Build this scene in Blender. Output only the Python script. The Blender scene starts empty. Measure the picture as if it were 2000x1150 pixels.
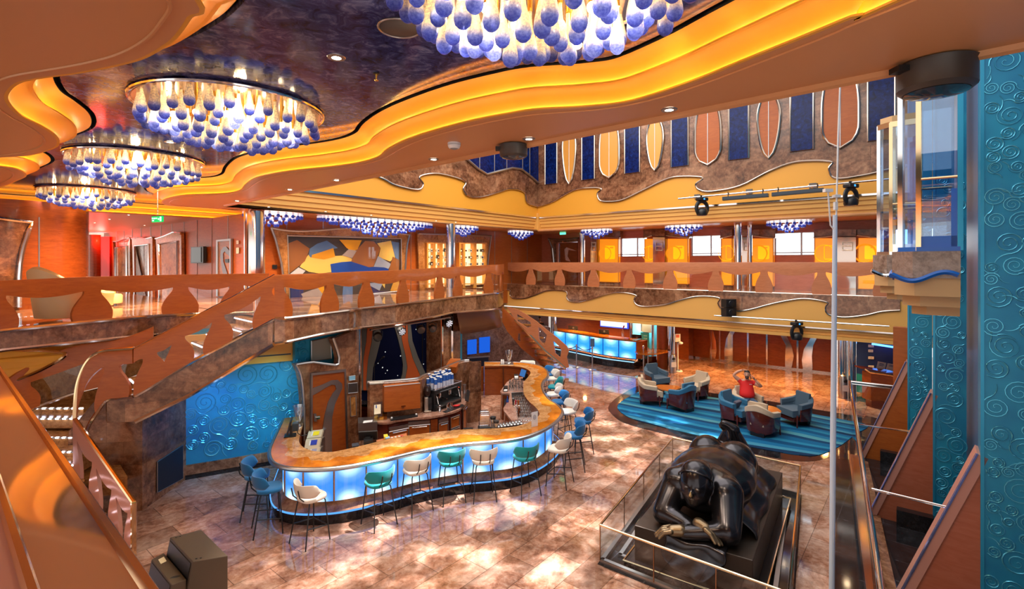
import bpy, bmesh, math, random
from mathutils import Vector as V, Matrix
from mathutils.geometry import tessellate_polygon
R = random.Random(11)
PI = math.pi
E, HZ, CX, FO = 4.5, 513.0, 1000.0, 990.0
SC = bpy.context.scene
COL = SC.collection
# ---- survey helpers: the room was measured from the camera position -----------------------------
def F(px, py, z=0.0):
    d = (E - z) * FO / (py - HZ)
    return V(((px - CX) / FO * d, d, z))
def U(px, py, d):
    return V(((px - CX) / FO * d, d, E - (py - HZ) / FO * d))
DA = V((-1.212, 1, 0)).normalized()      # along the long (window) side
DB = V((0.823, 1, 0)).normalized()       # along the mural side
CA, KB = 28.9, 17.69
def yA(px, c=CA): return c / ((px - CX) / FO + 1.212)
def yB(px, k=KB): return k / (0.823 - (px - CX) / FO)
def onA(px, py, c=CA): return U(px, py, yA(px, c))
def onB(px, py, k=KB): return U(px, py, yB(px, k))
NA = V((-1, -1.212, 0)).normalized()     # window side faces the void
NB = V((1, -0.823, 0)).normalized()      # mural side faces the void
UP = V((0, 0, 1))

def crom(pts, n=6, closed=False):
    pts = [V(p) for p in pts]; out = []; N = len(pts)
    rng = range(N if closed else N - 1)
    for i in rng:
        if closed: a, b, c, d = pts[i-1], pts[i], pts[(i+1) % N], pts[(i+2) % N]
        else: a, b, c, d = pts[max(i-1, 0)], pts[i], pts[i+1], pts[min(i+2, N-1)]
        for k in range(n):
            t = k / n
            out.append(0.5*((2*b) + (c-a)*t + (2*a-5*b+4*c-d)*t*t + (3*b-a-3*c+d)*t**3))
    if not closed: out.append(pts[-1])
    return out
def lerp(a, b, t): return a + (b - a) * t
def interp(tab, x):
    if x <= tab[0][0]: return tab[0][1]
    for (x0, y0), (x1, y1) in zip(tab, tab[1:]):
        if x <= x1: return y0 + (y1 - y0) * (x - x0) / (x1 - x0)
    return tab[-1][1]
def rotz(a): return Matrix.Rotation(a, 4, 'Z')
def T(x, y=0, z=0):
    return Matrix.Translation(V((x, y, z)) if not isinstance(x, V) else x)
def offset2d(pts, d):
    """offset a closed XY polygon towards its inside by d"""
    n = len(pts); area = sum(pts[i].x*pts[(i+1) % n].y - pts[(i+1) % n].x*pts[i].y for i in range(n))
    s = 1 if area > 0 else -1; out = []
    for i in range(n):
        a = (pts[i] - pts[i-1]); b = (pts[(i+1) % n] - pts[i])
        na = V((-a.y, a.x, 0)).normalized(); nb = V((-b.y, b.x, 0)).normalized()
        m = (na + nb)
        m = m.normalized() if m.length > 1e-4 else na
        k = 1 / max(0.6, m.dot(na)) if na.length else 1
        out.append(pts[i] + m * d * s * k)
    return out

class MB:
    def __init__(s): s.v = []; s.f = []; s.m = []; s.uv = {}
    def add(s, vs, fs, m=0, M=None):
        o = len(s.v)
        s.v += [tuple(M @ V(p)) if M is not None else tuple(p) for p in vs]
        for f in fs: s.f.append([o + i for i in f]); s.m.append(m)
        return s
    def box(s, x0, x1, y0, y1, z0, z1, M=None, m=0):
        vs = [(x, y, z) for z in (z0, z1) for y in (y0, y1) for x in (x0, x1)]
        return s.add(vs, [(0,2,3,1), (4,5,7,6), (0,1,5,4), (2,6,7,3), (0,4,6,2), (1,3,7,5)], m, M)
    def tube(s, pts, r, n=8, closed=False, m=0, M=None, flat=None):
        pts = [V(p) for p in pts]; N = len(pts)
        rs = r if isinstance(r, (list, tuple)) else [r] * N
        t0 = (pts[1] - pts[0]).normalized()
        ref = UP if abs(t0.z) < .9 else V((1, 0, 0))
        nrm = t0.cross(ref).normalized(); vs = []
        for i in range(N):
            if closed: t = pts[(i+1) % N] - pts[i-1]
            else: t = pts[min(i+1, N-1)] - pts[max(i-1, 0)]
            if t.length < 1e-9: t = t0
            t = t.normalized()
            nrm = nrm - t * nrm.dot(t)
            nrm = nrm.normalized() if nrm.length > 1e-6 else t.cross(UP).normalized()
            b = t.cross(nrm)
            for k in range(n):
                a = 2*PI*k/n
                vs.append(pts[i] + nrm*math.cos(a)*rs[i] + b*math.sin(a)*rs[i]*(flat or 1))
        fs = []
        for i in range(N if closed else N-1):
            j = (i+1) % N
            for k in range(n):
                l = (k+1) % n
                fs.append((i*n+k, i*n+l, j*n+l, j*n+k))
        if not closed:
            fs.append(tuple(range(n-1, -1, -1))); fs.append(tuple((N-1)*n+k for k in range(n)))
        return s.add(vs, fs, m, M)
    def lathe(s, prof, n=16, M=None, m=0, capb=True, capt=True):
        vs = []
        for r, z in prof:
            for k in range(n):
                a = 2*PI*k/n; vs.append((r*math.cos(a), r*math.sin(a), z))
        fs = []
        for i in range(len(prof)-1):
            for k in range(n):
                l = (k+1) % n
                fs.append((i*n+k, i*n+l, (i+1)*n+l, (i+1)*n+k))
        if capb: fs.append(tuple(range(n-1, -1, -1)))
        if capt: fs.append(tuple((len(prof)-1)*n+k for k in range(n)))
        return s.add(vs, fs, m, M)
    def cyl(s, c, r, h, n=16, m=0, M=None):
        return s.lathe([(r, 0), (r, h)], n, (M or Matrix()) @ T(V(c)), m)
    def ell(s, c, r, n=16, M=None, m=0, rot=None):
        if not isinstance(r, (list, tuple)): r = (r, r, r)
        h = max(6, n // 2); vs = []; 
        Q = (M or Matrix()) @ T(V(c)) @ (rot or Matrix())
        for i in range(1, h):
            p = PI*i/h
            for k in range(n):
                a = 2*PI*k/n
                vs.append((r[0]*math.sin(p)*math.cos(a), r[1]*math.sin(p)*math.sin(a), -r[2]*math.cos(p)))
        vs += [(0, 0, -r[2]), (0, 0, r[2])]; B = len(vs)-2; fs = []
        for i in range(h-2):
            for k in range(n):
                l = (k+1) % n; fs.append((i*n+k, i*n+l, (i+1)*n+l, (i+1)*n+k))
        for k in range(n):
            l = (k+1) % n; fs.append((B, l, k)); fs.append((B+1, (h-2)*n+k, (h-2)*n+l))
        return s.add(vs, fs, m, Q)
    def cap(s, a, b, ra, rb=None, n=14, m=0, M=None):
        """tapered limb with round ends"""
        rb = ra if rb is None else rb; a, b = V(a), V(b); d = b - a
        pts = []; rs = []
        u = d.normalized()
        for k in range(5):
            t = PI/2*k/5; pts.append(a - u*ra*math.cos(t)); rs.append(max(ra*math.sin(t), .001))
        for k in range(5): pts.append(lerp(a, b, k/4)); rs.append(lerp(ra, rb, k/4))
        for k in range(4, -1, -1):
            t = PI/2*k/5; pts.append(b + u*rb*math.cos(t)); rs.append(max(rb*math.sin(t), .001))
        return s.tube(pts, rs, n, m=m, M=M)
    def fill(s, loops, m=0, flip=False):
        """planar polygon (first loop) with holes"""
        o = [V(p) for l in loops for p in l]
        tr = tessellate_polygon([[V(p) for p in l] for l in loops])
        return s.add(o, [t if flip else t[::-1] for t in tr], m)
    def prism(s, poly, off, m=0, M=None, holes=(), mside=None):
        """planar outline given thickness by the vector off"""
        loops = [[V(p) for p in l] for l in (poly, *holes)]; off = V(off)
        flat = [p for l in loops for p in l]; n = len(flat)
        tr = tessellate_polygon(loops)
        s.add(flat + [p + off for p in flat], [tuple(t) for t in tr] + [tuple(i+n for i in t[::-1]) for t in tr], m, M)
        b = 0
        for l in loops:
            k = len(l); vs = l + [p + off for p in l]
            s.add(vs, [(i, (i+1) % k, (i+1) % k + k, i + k) for i in range(k)], m if mside is None else mside, M)
        return s
    def grid(s, rows, m=0, M=None, closed=False):
        c = len(rows[0]); vs = [p for r in rows for p in r]; fs = []
        for i in range(len(rows)-1):
            for k in range(c if closed else c-1):
                l = (k+1) % c
                fs.append((i*c+k, i*c+l, (i+1)*c+l, (i+1)*c+k))
        return s.add(vs, fs, m, M)
    def quad(s, a, b, c, d, m=0, uv=False):
        s.add([a, b, c, d], [(0, 1, 2, 3)], m)
        if uv: s.uv[len(s.f)-1] = [(0, 0), (1, 0), (1, 1), (0, 1)]
        return s
    def mesh(s, name, mats, smooth=True, ang=35):
        me = bpy.data.meshes.new(name)
        me.from_pydata([tuple(p) for p in s.v], [], s.f)
        for x in (mats if isinstance(mats, (list, tuple)) else [mats]): me.materials.append(x)
        me.polygons.foreach_set('material_index', s.m)
        if s.uv:
            l = me.uv_layers.new(name='UVMap')
            for fi, uvs in s.uv.items():
                for li, q in zip(me.polygons[fi].loop_indices, uvs): l.data[li].uv = q
        bm = bmesh.new(); bm.from_mesh(me)
        bmesh.ops.recalc_face_normals(bm, faces=bm.faces)
        bm.to_mesh(me); bm.free()
        if smooth:
            me.polygons.foreach_set('use_smooth', [True]*len(me.polygons))
            me.set_sharp_from_angle(angle=math.radians(ang))
        me.update()
        return me
    def build(s, name, mats, parent=None, smooth=True, ang=35, bevel=0, bseg=2):
        o = bpy.data.objects.new(name, s.mesh(name, mats, smooth, ang)); COL.objects.link(o)
        if parent is not None:
            o.parent = parent
            o.matrix_parent_inverse = WM(parent).inverted()
        if bevel:
            b = o.modifiers.new('bevel', 'BEVEL'); b.width = bevel; b.segments = bseg; b.limit_method = 'ANGLE'; b.angle_limit = math.radians(40)
        return o
def WM(o):
    M = Matrix.Translation(o.location) @ o.rotation_euler.to_matrix().to_4x4()
    if o.parent is not None: M = WM(o.parent) @ o.matrix_parent_inverse @ M
    return M
def tag(o, label=None, cat=None, group=None, kind=None):
    if label: o['label'] = label
    if cat: o['category'] = cat
    if group: o['group'] = group
    if kind: o['kind'] = kind
    return o
def thing(name, label, cat, loc=(0, 0, 0), rz=0, group=None):
    o = bpy.data.objects.new(name, None); COL.objects.link(o); o.empty_display_size = .1
    o.location = V(loc); o.rotation_euler = (0, 0, rz)
    return tag(o, label, cat, group)
def struct(o, label=None): o['kind'] = 'structure'; return tag(o, label) if label else o
def dup(root, loc=None, rz=None, label=None, group=None):
    r = root.copy(); COL.objects.link(r)
    if loc is not None: r.location = V(loc)
    if rz is not None: r.rotation_euler = (0, 0, rz)
    if label: r['label'] = label
    if group: r['group'] = group
    for ch in list(root.children):
        c = ch.copy(); COL.objects.link(c); c.parent = r
        for g in list(ch.children):
            d = g.copy(); COL.objects.link(d); d.parent = c
    return r
# ---- materials ----------------------------------------------------------------------------------
def nt(m): return m.node_tree.nodes, m.node_tree.links
def srgb(h):
    h = h.lstrip('#'); c = [int(h[i:i+2], 16)/255 for i in (0, 2, 4)]
    return tuple((x/12.92 if x <= .04045 else ((x+.055)/1.055)**2.4) for x in c) + (1,)
def col(c): return srgb(c) if isinstance(c, str) else (tuple(c) + (1,))[:4]
def mat(name, c=(.8,.8,.8), rough=.5, metal=0., spec=.5, emit=None, es=0., coat=0.):
    m = bpy.data.materials.new(name); m.use_nodes = True
    b = m.node_tree.nodes['Principled BSDF']
    b.inputs['Base Color'].default_value = col(c); b.inputs['Roughness'].default_value = rough
    b.inputs['Metallic'].default_value = metal; b.inputs['Specular IOR Level'].default_value = spec
    b.inputs['Coat Weight'].default_value = coat
    b.inputs['Coat Roughness'].default_value = .06
    if emit: b.inputs['Emission Color'].default_value = col(emit); b.inputs['Emission Strength'].default_value = es
    return m
def N(m, t, **kw):
    n = m.node_tree.nodes.new(t)
    for k, v in kw.items():
        if hasattr(n, k): setattr(n, k, v)
        else: n.inputs[k.replace('_', ' ')].default_value = v
    return n
def L(m, a, b): m.node_tree.links.new(a, b)
def ramp(m, stops, fac, interp='LINEAR'):
    r = m.node_tree.nodes.new('ShaderNodeValToRGB'); e = r.color_ramp.elements; r.color_ramp.interpolation = interp
    while len(e) < len(stops): e.new(.5)
    for x, (p, c) in zip(e, stops): x.position = p; x.color = col(c)
    L(m, fac, r.inputs[0]); return r.outputs[0]
def coords(m, rot=0, sc=(1, 1, 1), which='Object'):
    t = N(m, 'ShaderNodeTexCoord'); q = N(m, 'ShaderNodeMapping')
    q.inputs['Rotation'].default_value = (0, 0, rot) if not isinstance(rot, tuple) else rot
    q.inputs['Scale'].default_value = sc
    L(m, t.outputs[which], q.inputs[0]); return q.outputs[0]
def mix(m, f, a, b, mode='MIX'):
    n = m.node_tree.nodes.new('ShaderNodeMix'); n.data_type = 'RGBA'; n.blend_type = mode
    for i, x in ((0, f), (6, a), (7, b)):
        if hasattr(x, 'is_output'): L(m, x, n.inputs[i])
        elif i == 0: n.inputs[0].default_value = x
        else: n.inputs[i].default_value = col(x)
    return n.outputs[2]
def base(m): return m.node_tree.nodes['Principled BSDF'].inputs['Base Color']
def bump(m, h, strength=.3, dist=.02):
    b = N(m, 'ShaderNodeBump'); b.inputs['Strength'].default_value = strength; b.inputs['Distance'].default_value = dist
    L(m, h, b.inputs['Height']); L(m, b.outputs[0], m.node_tree.nodes['Principled BSDF'].inputs['Normal'])
def noise(m, vec, scale, detail=4, rough=.6, dist=0.):
    n = N(m, 'ShaderNodeTexNoise'); n.inputs['Scale'].default_value = scale; n.inputs['Detail'].default_value = detail
    n.inputs['Roughness'].default_value = rough; n.inputs['Distortion'].default_value = dist
    L(m, vec, n.inputs['Vector']); return n.outputs['Fac']
def stone(name, dark, mid, light, scale=1.6, rough=.15, tile=None, rot=0, spec=.5, mortar=.004, grout=.5, plane='xy', vary=.35):
    m = mat(name, mid, rough, spec=spec)
    v = coords(m, rot)
    a = noise(m, v, scale, 8, .68, .9); c = ramp(m, [(.36, dark), (.49, mid), (.64, light)], a)
    b2 = noise(m, v, scale*7, 6, .7, .4); c = mix(m, .45, c, ramp(m, [(.35, dark), (.5, mid), (.68, light)], b2))
    if tile:
        bt = N(m, 'ShaderNodeTexBrick'); bt.offset = .5
        bt.inputs['Scale'].default_value = 1; bt.inputs['Brick Width'].default_value = tile[0]; bt.inputs['Row Height'].default_value = tile[1]
        bt.inputs['Mortar Size'].default_value = mortar; bt.inputs['Color1'].default_value = (1, 1, 1, 1)
        bt.inputs['Color2'].default_value = (1-vary,)*3 + (1,); bt.inputs['Mortar'].default_value = (grout, grout, grout, 1)
        if plane == 'xy': L(m, v, bt.inputs['Vector'])
        else:
            s = N(m, 'ShaderNodeSeparateXYZ'); L(m, v, s.inputs[0]); k = N(m, 'ShaderNodeCombineXYZ')
            ad = N(m, 'ShaderNodeMath', operation='ADD'); L(m, s.outputs[0], ad.inputs[0])
            if plane == 'wall':
                mu = N(m, 'ShaderNodeMath', operation='MULTIPLY'); L(m, s.outputs[1], mu.inputs[0]); mu.inputs[1].default_value = .8; L(m, mu.outputs[0], ad.inputs[1])
            L(m, ad.outputs[0], k.inputs[0]); L(m, s.outputs[2], k.inputs[1]); L(m, k.outputs[0], bt.inputs['Vector'])
        c = mix(m, 1., c, bt.outputs['Color'], 'MULTIPLY')
    L(m, c, base(m)); return m
def wood(name, a, b, rough=.25, scale=(1, 1, 6), coat=.08, rot=0):
    m = mat(name, a, rough, coat=coat, spec=.32); v = coords(m, rot, scale)
    n = noise(m, v, 3.0, 5, .6, 1.2); L(m, ramp(m, [(.3, a), (.7, b)], n), base(m)); return m
def glass(name, tint=(.9, .96, 1), gloss=.10, rough=.0):
    """thin pane: see-through with a faint mirror reflection"""
    m = bpy.data.materials.new(name); m.use_nodes = True; n, l = nt(m); n.clear()
    o = n.new('ShaderNodeOutputMaterial'); t = n.new('ShaderNodeBsdfTransparent'); t.inputs[0].default_value = col(tint)
    g = n.new('ShaderNodeBsdfGlossy'); g.inputs['Roughness'].default_value = rough; g.inputs[0].default_value = (1, 1, 1, 1)
    lw = n.new('ShaderNodeLayerWeight'); lw.inputs[0].default_value = .5
    pw = n.new('ShaderNodeMath'); pw.operation = 'POWER'; pw.inputs[1].default_value = 4; l.new(lw.outputs['Facing'], pw.inputs[0])
    mp = n.new('ShaderNodeMapRange'); mp.inputs[3].default_value = gloss; mp.inputs[4].default_value = .65
    l.new(pw.outputs[0], mp.inputs[0])
    x = n.new('ShaderNodeMixShader'); l.new(mp.outputs[0], x.inputs[0]); l.new(t.outputs[0], x.inputs[1]); l.new(g.outputs[0], x.inputs[2])
    l.new(x.outputs[0], o.inputs[0]); return m
def emis(name, c, s):
    m = bpy.data.materials.new(name); m.use_nodes = True; n, l = nt(m); n.clear()
    o = n.new('ShaderNodeOutputMaterial'); e = n.new('ShaderNodeEmission'); e.inputs[0].default_value = col(c); e.inputs[1].default_value = s
    l.new(e.outputs[0], o.inputs[0]); return m
ANG = math.atan2(DB.y, DB.x)
M_floor = stone('floor_marble', (.14,.055,.03), (.43,.21,.135), (.74,.52,.41), 1.3, .05, (1.0, .5), -ANG, mortar=.006, grout=.35, vary=.45)
M_granite = stone('black_granite', (.006,.006,.007), (.012,.012,.014), (.035,.035,.04), 6, .07, (.62, .62), -ANG, mortar=.008, grout=2.5, vary=.2)
M_black_stone = stone('black_stone', (.004,.004,.005), (.010,.010,.012), (.03,.03,.035), 8, .12)
M_marble = stone('brown_marble', (.05,.018,.008), (.27,.105,.048), (.58,.30,.16), 1.3, .16, (.62, .42), 0, mortar=.003, grout=.5, plane='wall', vary=.42)
M_marble_orange = stone('amber_marble', (.12,.045,.012), (.42,.17,.045), (.62,.32,.12), 2.0, .16)
M_marble_grey = stone('grey_marble', (.10,.06,.045), (.28,.18,.13), (.45,.33,.27), 2.2, .2)
M_wood = wood('cherry_wood', (.46,.115,.018), (.36,.078,.011), .36)
M_wood_dark = wood('dark_cherry', (.27,.062,.014), (.18,.04,.010), .22)
M_wood_pink = wood('pale_cherry', (.56,.20,.085), (.46,.15,.06), .3)
M_maho = wood('mahogany', (.13,.022,.012), (.07,.012,.008), .15, coat=.6)
M_gold = mat('gold_paint', (.80,.36,.035), .45)
M_gold_lt = mat('pale_gold_paint', (.80,.42,.10), .5)
M_cove = mat('gold_leaf', (.88,.43,.035), .38)
M_soffit = mat('bronze_lacquer', (.68,.315,.13), .35, spec=.3)
M_chrome = mat('chrome', (.82,.80,.80), .10, 1.)
M_chrome_gold = mat('gilded_steel', (.86,.62,.36), .12, 1.)
M_steel = mat('brushed_steel', (.44,.43,.43), .34, 1.)
M_frame = mat('frame_metal', (.50,.42,.36), .16, 1.)
M_bronze_trim = mat('bronze_trim', (.42,.26,.16), .2, 1.)
M_glass = glass('clear_glass', gloss=.045)
M_glass_blue = glass('blue_tint_glass', (.80, .90, 1.0), .10)
M_black = mat('black_metal', (.008,.008,.009), .4)
M_black_plastic = mat('black_plastic', (.013,.013,.015), .35)
M_white = mat('white_paint', (.8,.8,.8), .4)
M_relief = mat('relief_line', (.08,.44,.62), .22, .5)
M_swirl = mat('blue_relief', (.008,.20,.37), .36, .25)
M_swirl_edge = mat('blue_edge', (.02,.30,.50), .3, .4)
M_beige = mat('beige_paint', (.60,.36,.16), .5)
m = M_swirl; b = noise(m, coords(m, 0, (1, 1, 1)), 1.2, 3); L(m, ramp(m, [(.3, (.005,.17,.36)), (.7, (.018,.34,.52))], b), base(m))
M_blueceil = mat('blue_marble_ceiling', (.02,.03,.10), .09, spec=.24)
m = M_blueceil; v = coords(m); a = noise(m, v, 7, 7, .68, 1.0); b = noise(m, v, 1.1, 2)
cc = ramp(m, [(.36, (.006,.009,.045)), (.52, (.035,.055,.22)), (.74, (.26,.30,.56))], a)
L(m, mix(m, ramp(m, [(.35, (0,0,0)), (.7, (.3,.3,.3))], b), cc, (.10,.06,.12)), base(m))
# ================= SETTING =======================================================================
ZS = 5.95          # underside of the upper deck
ZC = 6.25          # blue ceiling
# ---- camera
cam = bpy.data.cameras.new('camera'); co = bpy.data.objects.new('camera', cam); COL.objects.link(co)
co.location = (0, 0, E); co.rotation_euler = (PI/2, 0, 0); cam.sensor_width = 36; cam.lens = 36*FO/2000
cam.shift_y = (HZ - 575)/2000; cam.clip_start = .02; SC.camera = co
# ---- ground floor
m = MB(); m.quad((-20, -3, 0), (20, -3, 0), (20, 44, 0), (-20, 44, 0)); struct(m.build('floor', M_floor, smooth=False))
# black granite walk along the lifts
a, b = F(1628, 900), F(1622, 1150); d = (a - b).normalized(); n = V((d.y, -d.x, 0))
p0, p1 = b - d*4, a + d*.6
m = MB(); m.prism([p0, p0 + n*3.2, p1 + n*3.2 + d*3.2, F(1690, 812), F(1660, 866), p1], (0, 0, .004)); struct(m.build('floor_walkway', M_granite, smooth=False))
# ---- outer shell walls (ground storey, far sides)
def wallquad(name, pts, z0, z1, mt, th=.15, n=None):
    m = MB()
    for a, b in zip(pts, pts[1:]):
        a, b = V(a), V(b); a.z = b.z = 0
        nn = n or V(((b-a).y, -(b-a).x, 0)).normalized()
        m.prism([a + UP*z0, b + UP*z0, b + UP*z1, a + UP*z1], nn*th)
    return struct(m.build(name, mt, smooth=False))
# ---- upper deck underside with the wavy opening
edge = [F(2000, 86, ZS), F(1300, 226, ZS), F(650, 358, ZS)]
dE = (edge[0] - edge[2]).normalized()
A0 = edge[0] + dE*4
C0 = onA(1050, 426); C0.z = ZS
# corner where the near edge meets the mural side
def isect(p, d, q, e):
    den = d.x*e.y - d.y*e.x; w = q - p; t = (w.x*e.y - w.y*e.x)/den; return p + d*t
P0 = isect(edge[2], -dE, C0, DB); P0.z = ZS
FARR = C0 - DA*17; FARR.z = ZS
Sr = [(1756,3.6),(1665,36.5),(1592,66),(1446,124),(1350,162),(1234,199),(1143,210),(1052,215),(997,223),(924,237),(851,256),(796,274),(760,292),(741,307),(705,318),(650,326),(590,332),(545,338),(504,347),(482,360),(470,372),(438,378),(365,381),(332,387),(318,395),(335,402),(400,406),(480,412)]
Sl = [(540,436),(477,430),(240,416),(0,403),(-200,388),(-160,368),(-60,370),(0,364),(27,354),(48,343),(30,330),(-20,322),(-30,311),(0,307),(55,303),(100,290),(111,279),(102,263),(73,245),(36,226),(12,202),(9,183),(30,162),(73,152),(146,142),(219,128),(274,113),(321,86),(342,67),(365,33),(380,0)]
Sp = [F(x, y, ZS) for x, y in Sr + Sl] + [V((-1.6,1.7,ZS)), V((-1.2,.2,ZS)), V((-.8,-1.6,ZS)), V((1.2,-2,ZS)), V((2.6,-1,ZS)), V((2.9,.6,ZS))]
S0 = crom(Sp, 5, True)
S1 = offset2d(S0, .16); S2 = offset2d(S0, .32); S3 = offset2d(S0, .37)
outer = [A0, P0, C0, FARR, FARR + V((6, 9, 0)), V((6, 40, ZS)), V((-24, 40, ZS)), V((-24, -5, ZS)), V((A0.x, -5, ZS))]
m = MB(); m.fill([outer, S0])
m.tube([A0 - UP*.0, P0, C0, FARR], .05, 8)                       # rounded edge
struct(m.build('ceiling', M_soffit, smooth=True))
# lit cove: two scooped gold steps round the opening
def scoop(lo, hi, z0, z1, n=6):
    rows = []
    for k in range(n+1):
        t = k/n*PI/2
        u, w = 1 - math.cos(t), math.sin(t)     # rise first, then run inwards
        rows.append([V((p.x + (q.x-p.x)*u, p.y + (q.y-p.y)*u, z0 + (z1-z0)*w)) for p, q in zip(lo, hi)])
    return rows
def ledge(lo, hi, z0, h=.03):  # small upstand hiding the lamp strip
    return [[V((p.x, p.y, z0)) for p in lo], [V((p.x, p.y, z0 + h)) for p in lo]]
m = MB()
L1 = offset2d(S0, -.06); 
m.grid(scoop(S0, S1, ZS, ZS+.145), closed=True)
m.grid(scoop(S1, S2, ZS+.145, ZS+.29), closed=True)
struct(m.build('ceiling_cove', M_cove, ang=60))
m = MB(); S2a = [V((p.x, p.y, ZS+.29)) for p in S2]; S3a = [V((p.x, p.y, ZC)) for p in S3]
S2b = [V((p.x, p.y, ZC+.08)) for p in S2]
m.grid([S2a, S2b], closed=True)
struct(m.build('ceiling_gap', M_black, ang=60))
m = MB(); m.fill([[V((p.x, p.y, ZC)) for p in S3]]); 
m.grid([[V((p.x, p.y, ZC)) for p in S3], [V((p.x, p.y, ZC+.05)) for p in S3]], closed=True)
struct(m.build('ceiling_blue', M_blueceil, smooth=False))
m = MB(); q = [V((-20,-5,ZC+.3)), V((8,-5,ZC+.3)), A0+UP*.65, P0+UP*.65, C0 + UP*.65, V((6,40,ZC+.3)), V((-24,40,ZC+.3)), V((-24,-5,ZC+.3))]
for p in q: p.z = ZC + .35
m.fill([q]); m.grid([[A0, P0], [A0+UP*.65, P0+UP*.65]])
struct(m.build('ceiling_slab', M_black, smooth=False))
# raised moulding line on the soffit (thin lip)
S_lip = offset2d(S0, -.10)
for _ in range(14): S_lip = [(S_lip[i-1] + S_lip[i]*2 + S_lip[(i+1) % len(S_lip)])/4 for i in range(len(S_lip))]
m = MB(); m.tube([p - UP*.002 for p in S_lip], .012, 6, True); struct(m.build('trim_1', M_soffit))
# ---- void facades above the soffit ------------------------------------------------------------
ZT = 11.5
stripz = 6.53
def step_mould(m, p, q, nrm, z0, z1, n=4, out=.35, mt=0):
    """stepped cornice between z0 and z1, growing towards the void at the top"""
    for k in range(n):
        za, zb = lerp(z0, z1, k/n), lerp(z0, z1, (k+1)/n)
        o = out*(k)/n
        a, b = V((p.x, p.y, za)) , V((q.x, q.y, za))
        m.prism([a - nrm*.3, b - nrm*.3, b + nrm*(o-out), a + nrm*(o-out)], UP*(zb-za), mt)
pA0, pA1 = C0.copy(), FARR.copy(); pB0, pB1 = P0.copy(), C0.copy()
m = MB(); step_mould(m, pA0, pA1, NA, ZS-.0, stripz, 4, .16); struct(m.build('trim_2', M_gold_lt, smooth=False))
m = MB(); step_mould(m, pB0, pB1, NB, ZS-.0, stripz, 4, .16); struct(m.build('trim_3', M_gold_lt, smooth=False))
def vpl(p, q, z0, z1): return [V((p.x,p.y,z0)), V((q.x,q.y,z0)), V((q.x,q.y,z1)), V((p.x,p.y,z1))]
m = MB(); m.prism(vpl(pA0, pA1, stripz, ZT), -NA*.2); struct(m.build('wall_upper_window_side', M_gold, smooth=False))
m = MB(); m.prism(vpl(pB0, pB1, stripz, ZT), -NB*.2); struct(m.build('wall_upper_mural_side', M_gold, smooth=False))
m = MB()
for p, q, nn in ((pA0, pA1, NA), (pB0, pB1, NB)):
    m.prism(vpl(p, q, stripz-.03, stripz+.03), nn*.02)
struct(m.build('trim_4', M_chrome, smooth=False))
cq_ = C0 - (NA + NB)*.22; m = MB(); m.box(-.30,.30,-.30,.30,ZS+.01,stripz+.2,T(V((cq_.x,cq_.y,0))) @ rotz(ANG)); struct(m.build('trim_80', M_gold_lt, smooth=False))
# brown marble with the wavy lower edge
def marble_wave(name, pts, top, nrm, border=.03, th=.05, mt=None, tz=None):
    w = crom(pts, 5)
    q = [p + nrm*.004 for p in w] + [V(p) + nrm*.004 for p in top]
    m = MB(); m.prism(q, nrm*th)
    o = struct(m.build(name, mt or M_marble, smooth=False))
    m = MB(); m.tube([p + nrm*th for p in w], border, 6)
    struct(m.build('trim_' + name.split('_', 1)[1], M_frame))
wA = [(1050,404.5),(1081,394),(1121,372),(1157.5,367),(1176,369.5),(1168,378),(1172,390.6),(1187,394),(1216,390.6),(1256,372),(1300,351),(1329,345),(1373,347),(1360,359.6),(1366,370.6),(1391,374),(1446,363),(1504,334),(1548,318),(1592,314),(1625,317),(1619.5,328.6),(1625,345),(1647,348.7),(1702,339.5),(1731,332),(1775,325),(1810,318)]
w = [onA(x, y) for x, y in wA]
e = w[-1] - DA*6
marble_wave('wall_marble_window_side', w + [e], [V((e.x,e.y,ZT)), V((w[0].x,w[0].y,ZT))], NA)
wB = [(560,300),(640,320),(736,345),(770.5,361.5),(814,370.6),(825,359.6),(818,345),(854.5,339.5),(905.6,354),(902.7,369),(913,383),(938.5,385),(971,376),(997,369),(1022,376),(1028,396),(1048,404)]
w = [onB(x, y) for x, y in wB]
marble_wave('wall_marble_mural_side', w, [V((w[-1].x,w[-1].y,ZT)), V((w[0].x,w[0].y,ZT))], NB)
# ---- deck four: window side --------------------------------------------------------------------
ZD = 3.5
cPA = 33.2
a0 = onA(975, 553); a1 = a0 - DA*18
p0 = V((a0.x, a0.y, 0)); p1 = V((a1.x, a1.y, 0))
# corner further back
K_B2 = 19.97
X_ = 33.2
q = (33.2*.823 - 1.212*K_B2)/(K_B2 + X_)          # direction of the corner as seen from the camera
corn = V((q*X_/(q+1.212), X_/(q+1.212), 0))
# deck slab, window side
m = MB(); back = corn + DA*1.0
m.prism([p0 + DA*3, p1, p1 - NA*6, p0 - NA*6 + DA*3], (0,0,-.12)); o = m.build('floor_deck_window_side', M_floor, smooth=False); o.location.z = ZD - .001; struct(o)
sz = 2.45
m = MB(); m.prism(vpl(p0, p1, sz, ZD-.0), -NA*.2); struct(m.build('wall_fascia_window_side', M_gold_lt, smooth=False))
m = MB(); step_mould(m, p0, p1, NA, 2.12, sz, 3, .14); struct(m.build('trim_5', M_gold_lt, smooth=False))
m = MB(); m.prism(vpl(p0, p1, sz-.02, sz+.02), NA*.02); struct(m.build('trim_6', M_chrome, smooth=False))
m = MB(); m.prism([V((p.x,p.y,2.12)) for p in (p0 + DA*6, p1, p1 - NA*9, p0 - NA*9 + DA*6)], (0,0,.1)); struct(m.build('ceiling_lower_window_side', M_gold_lt, smooth=False))
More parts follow.
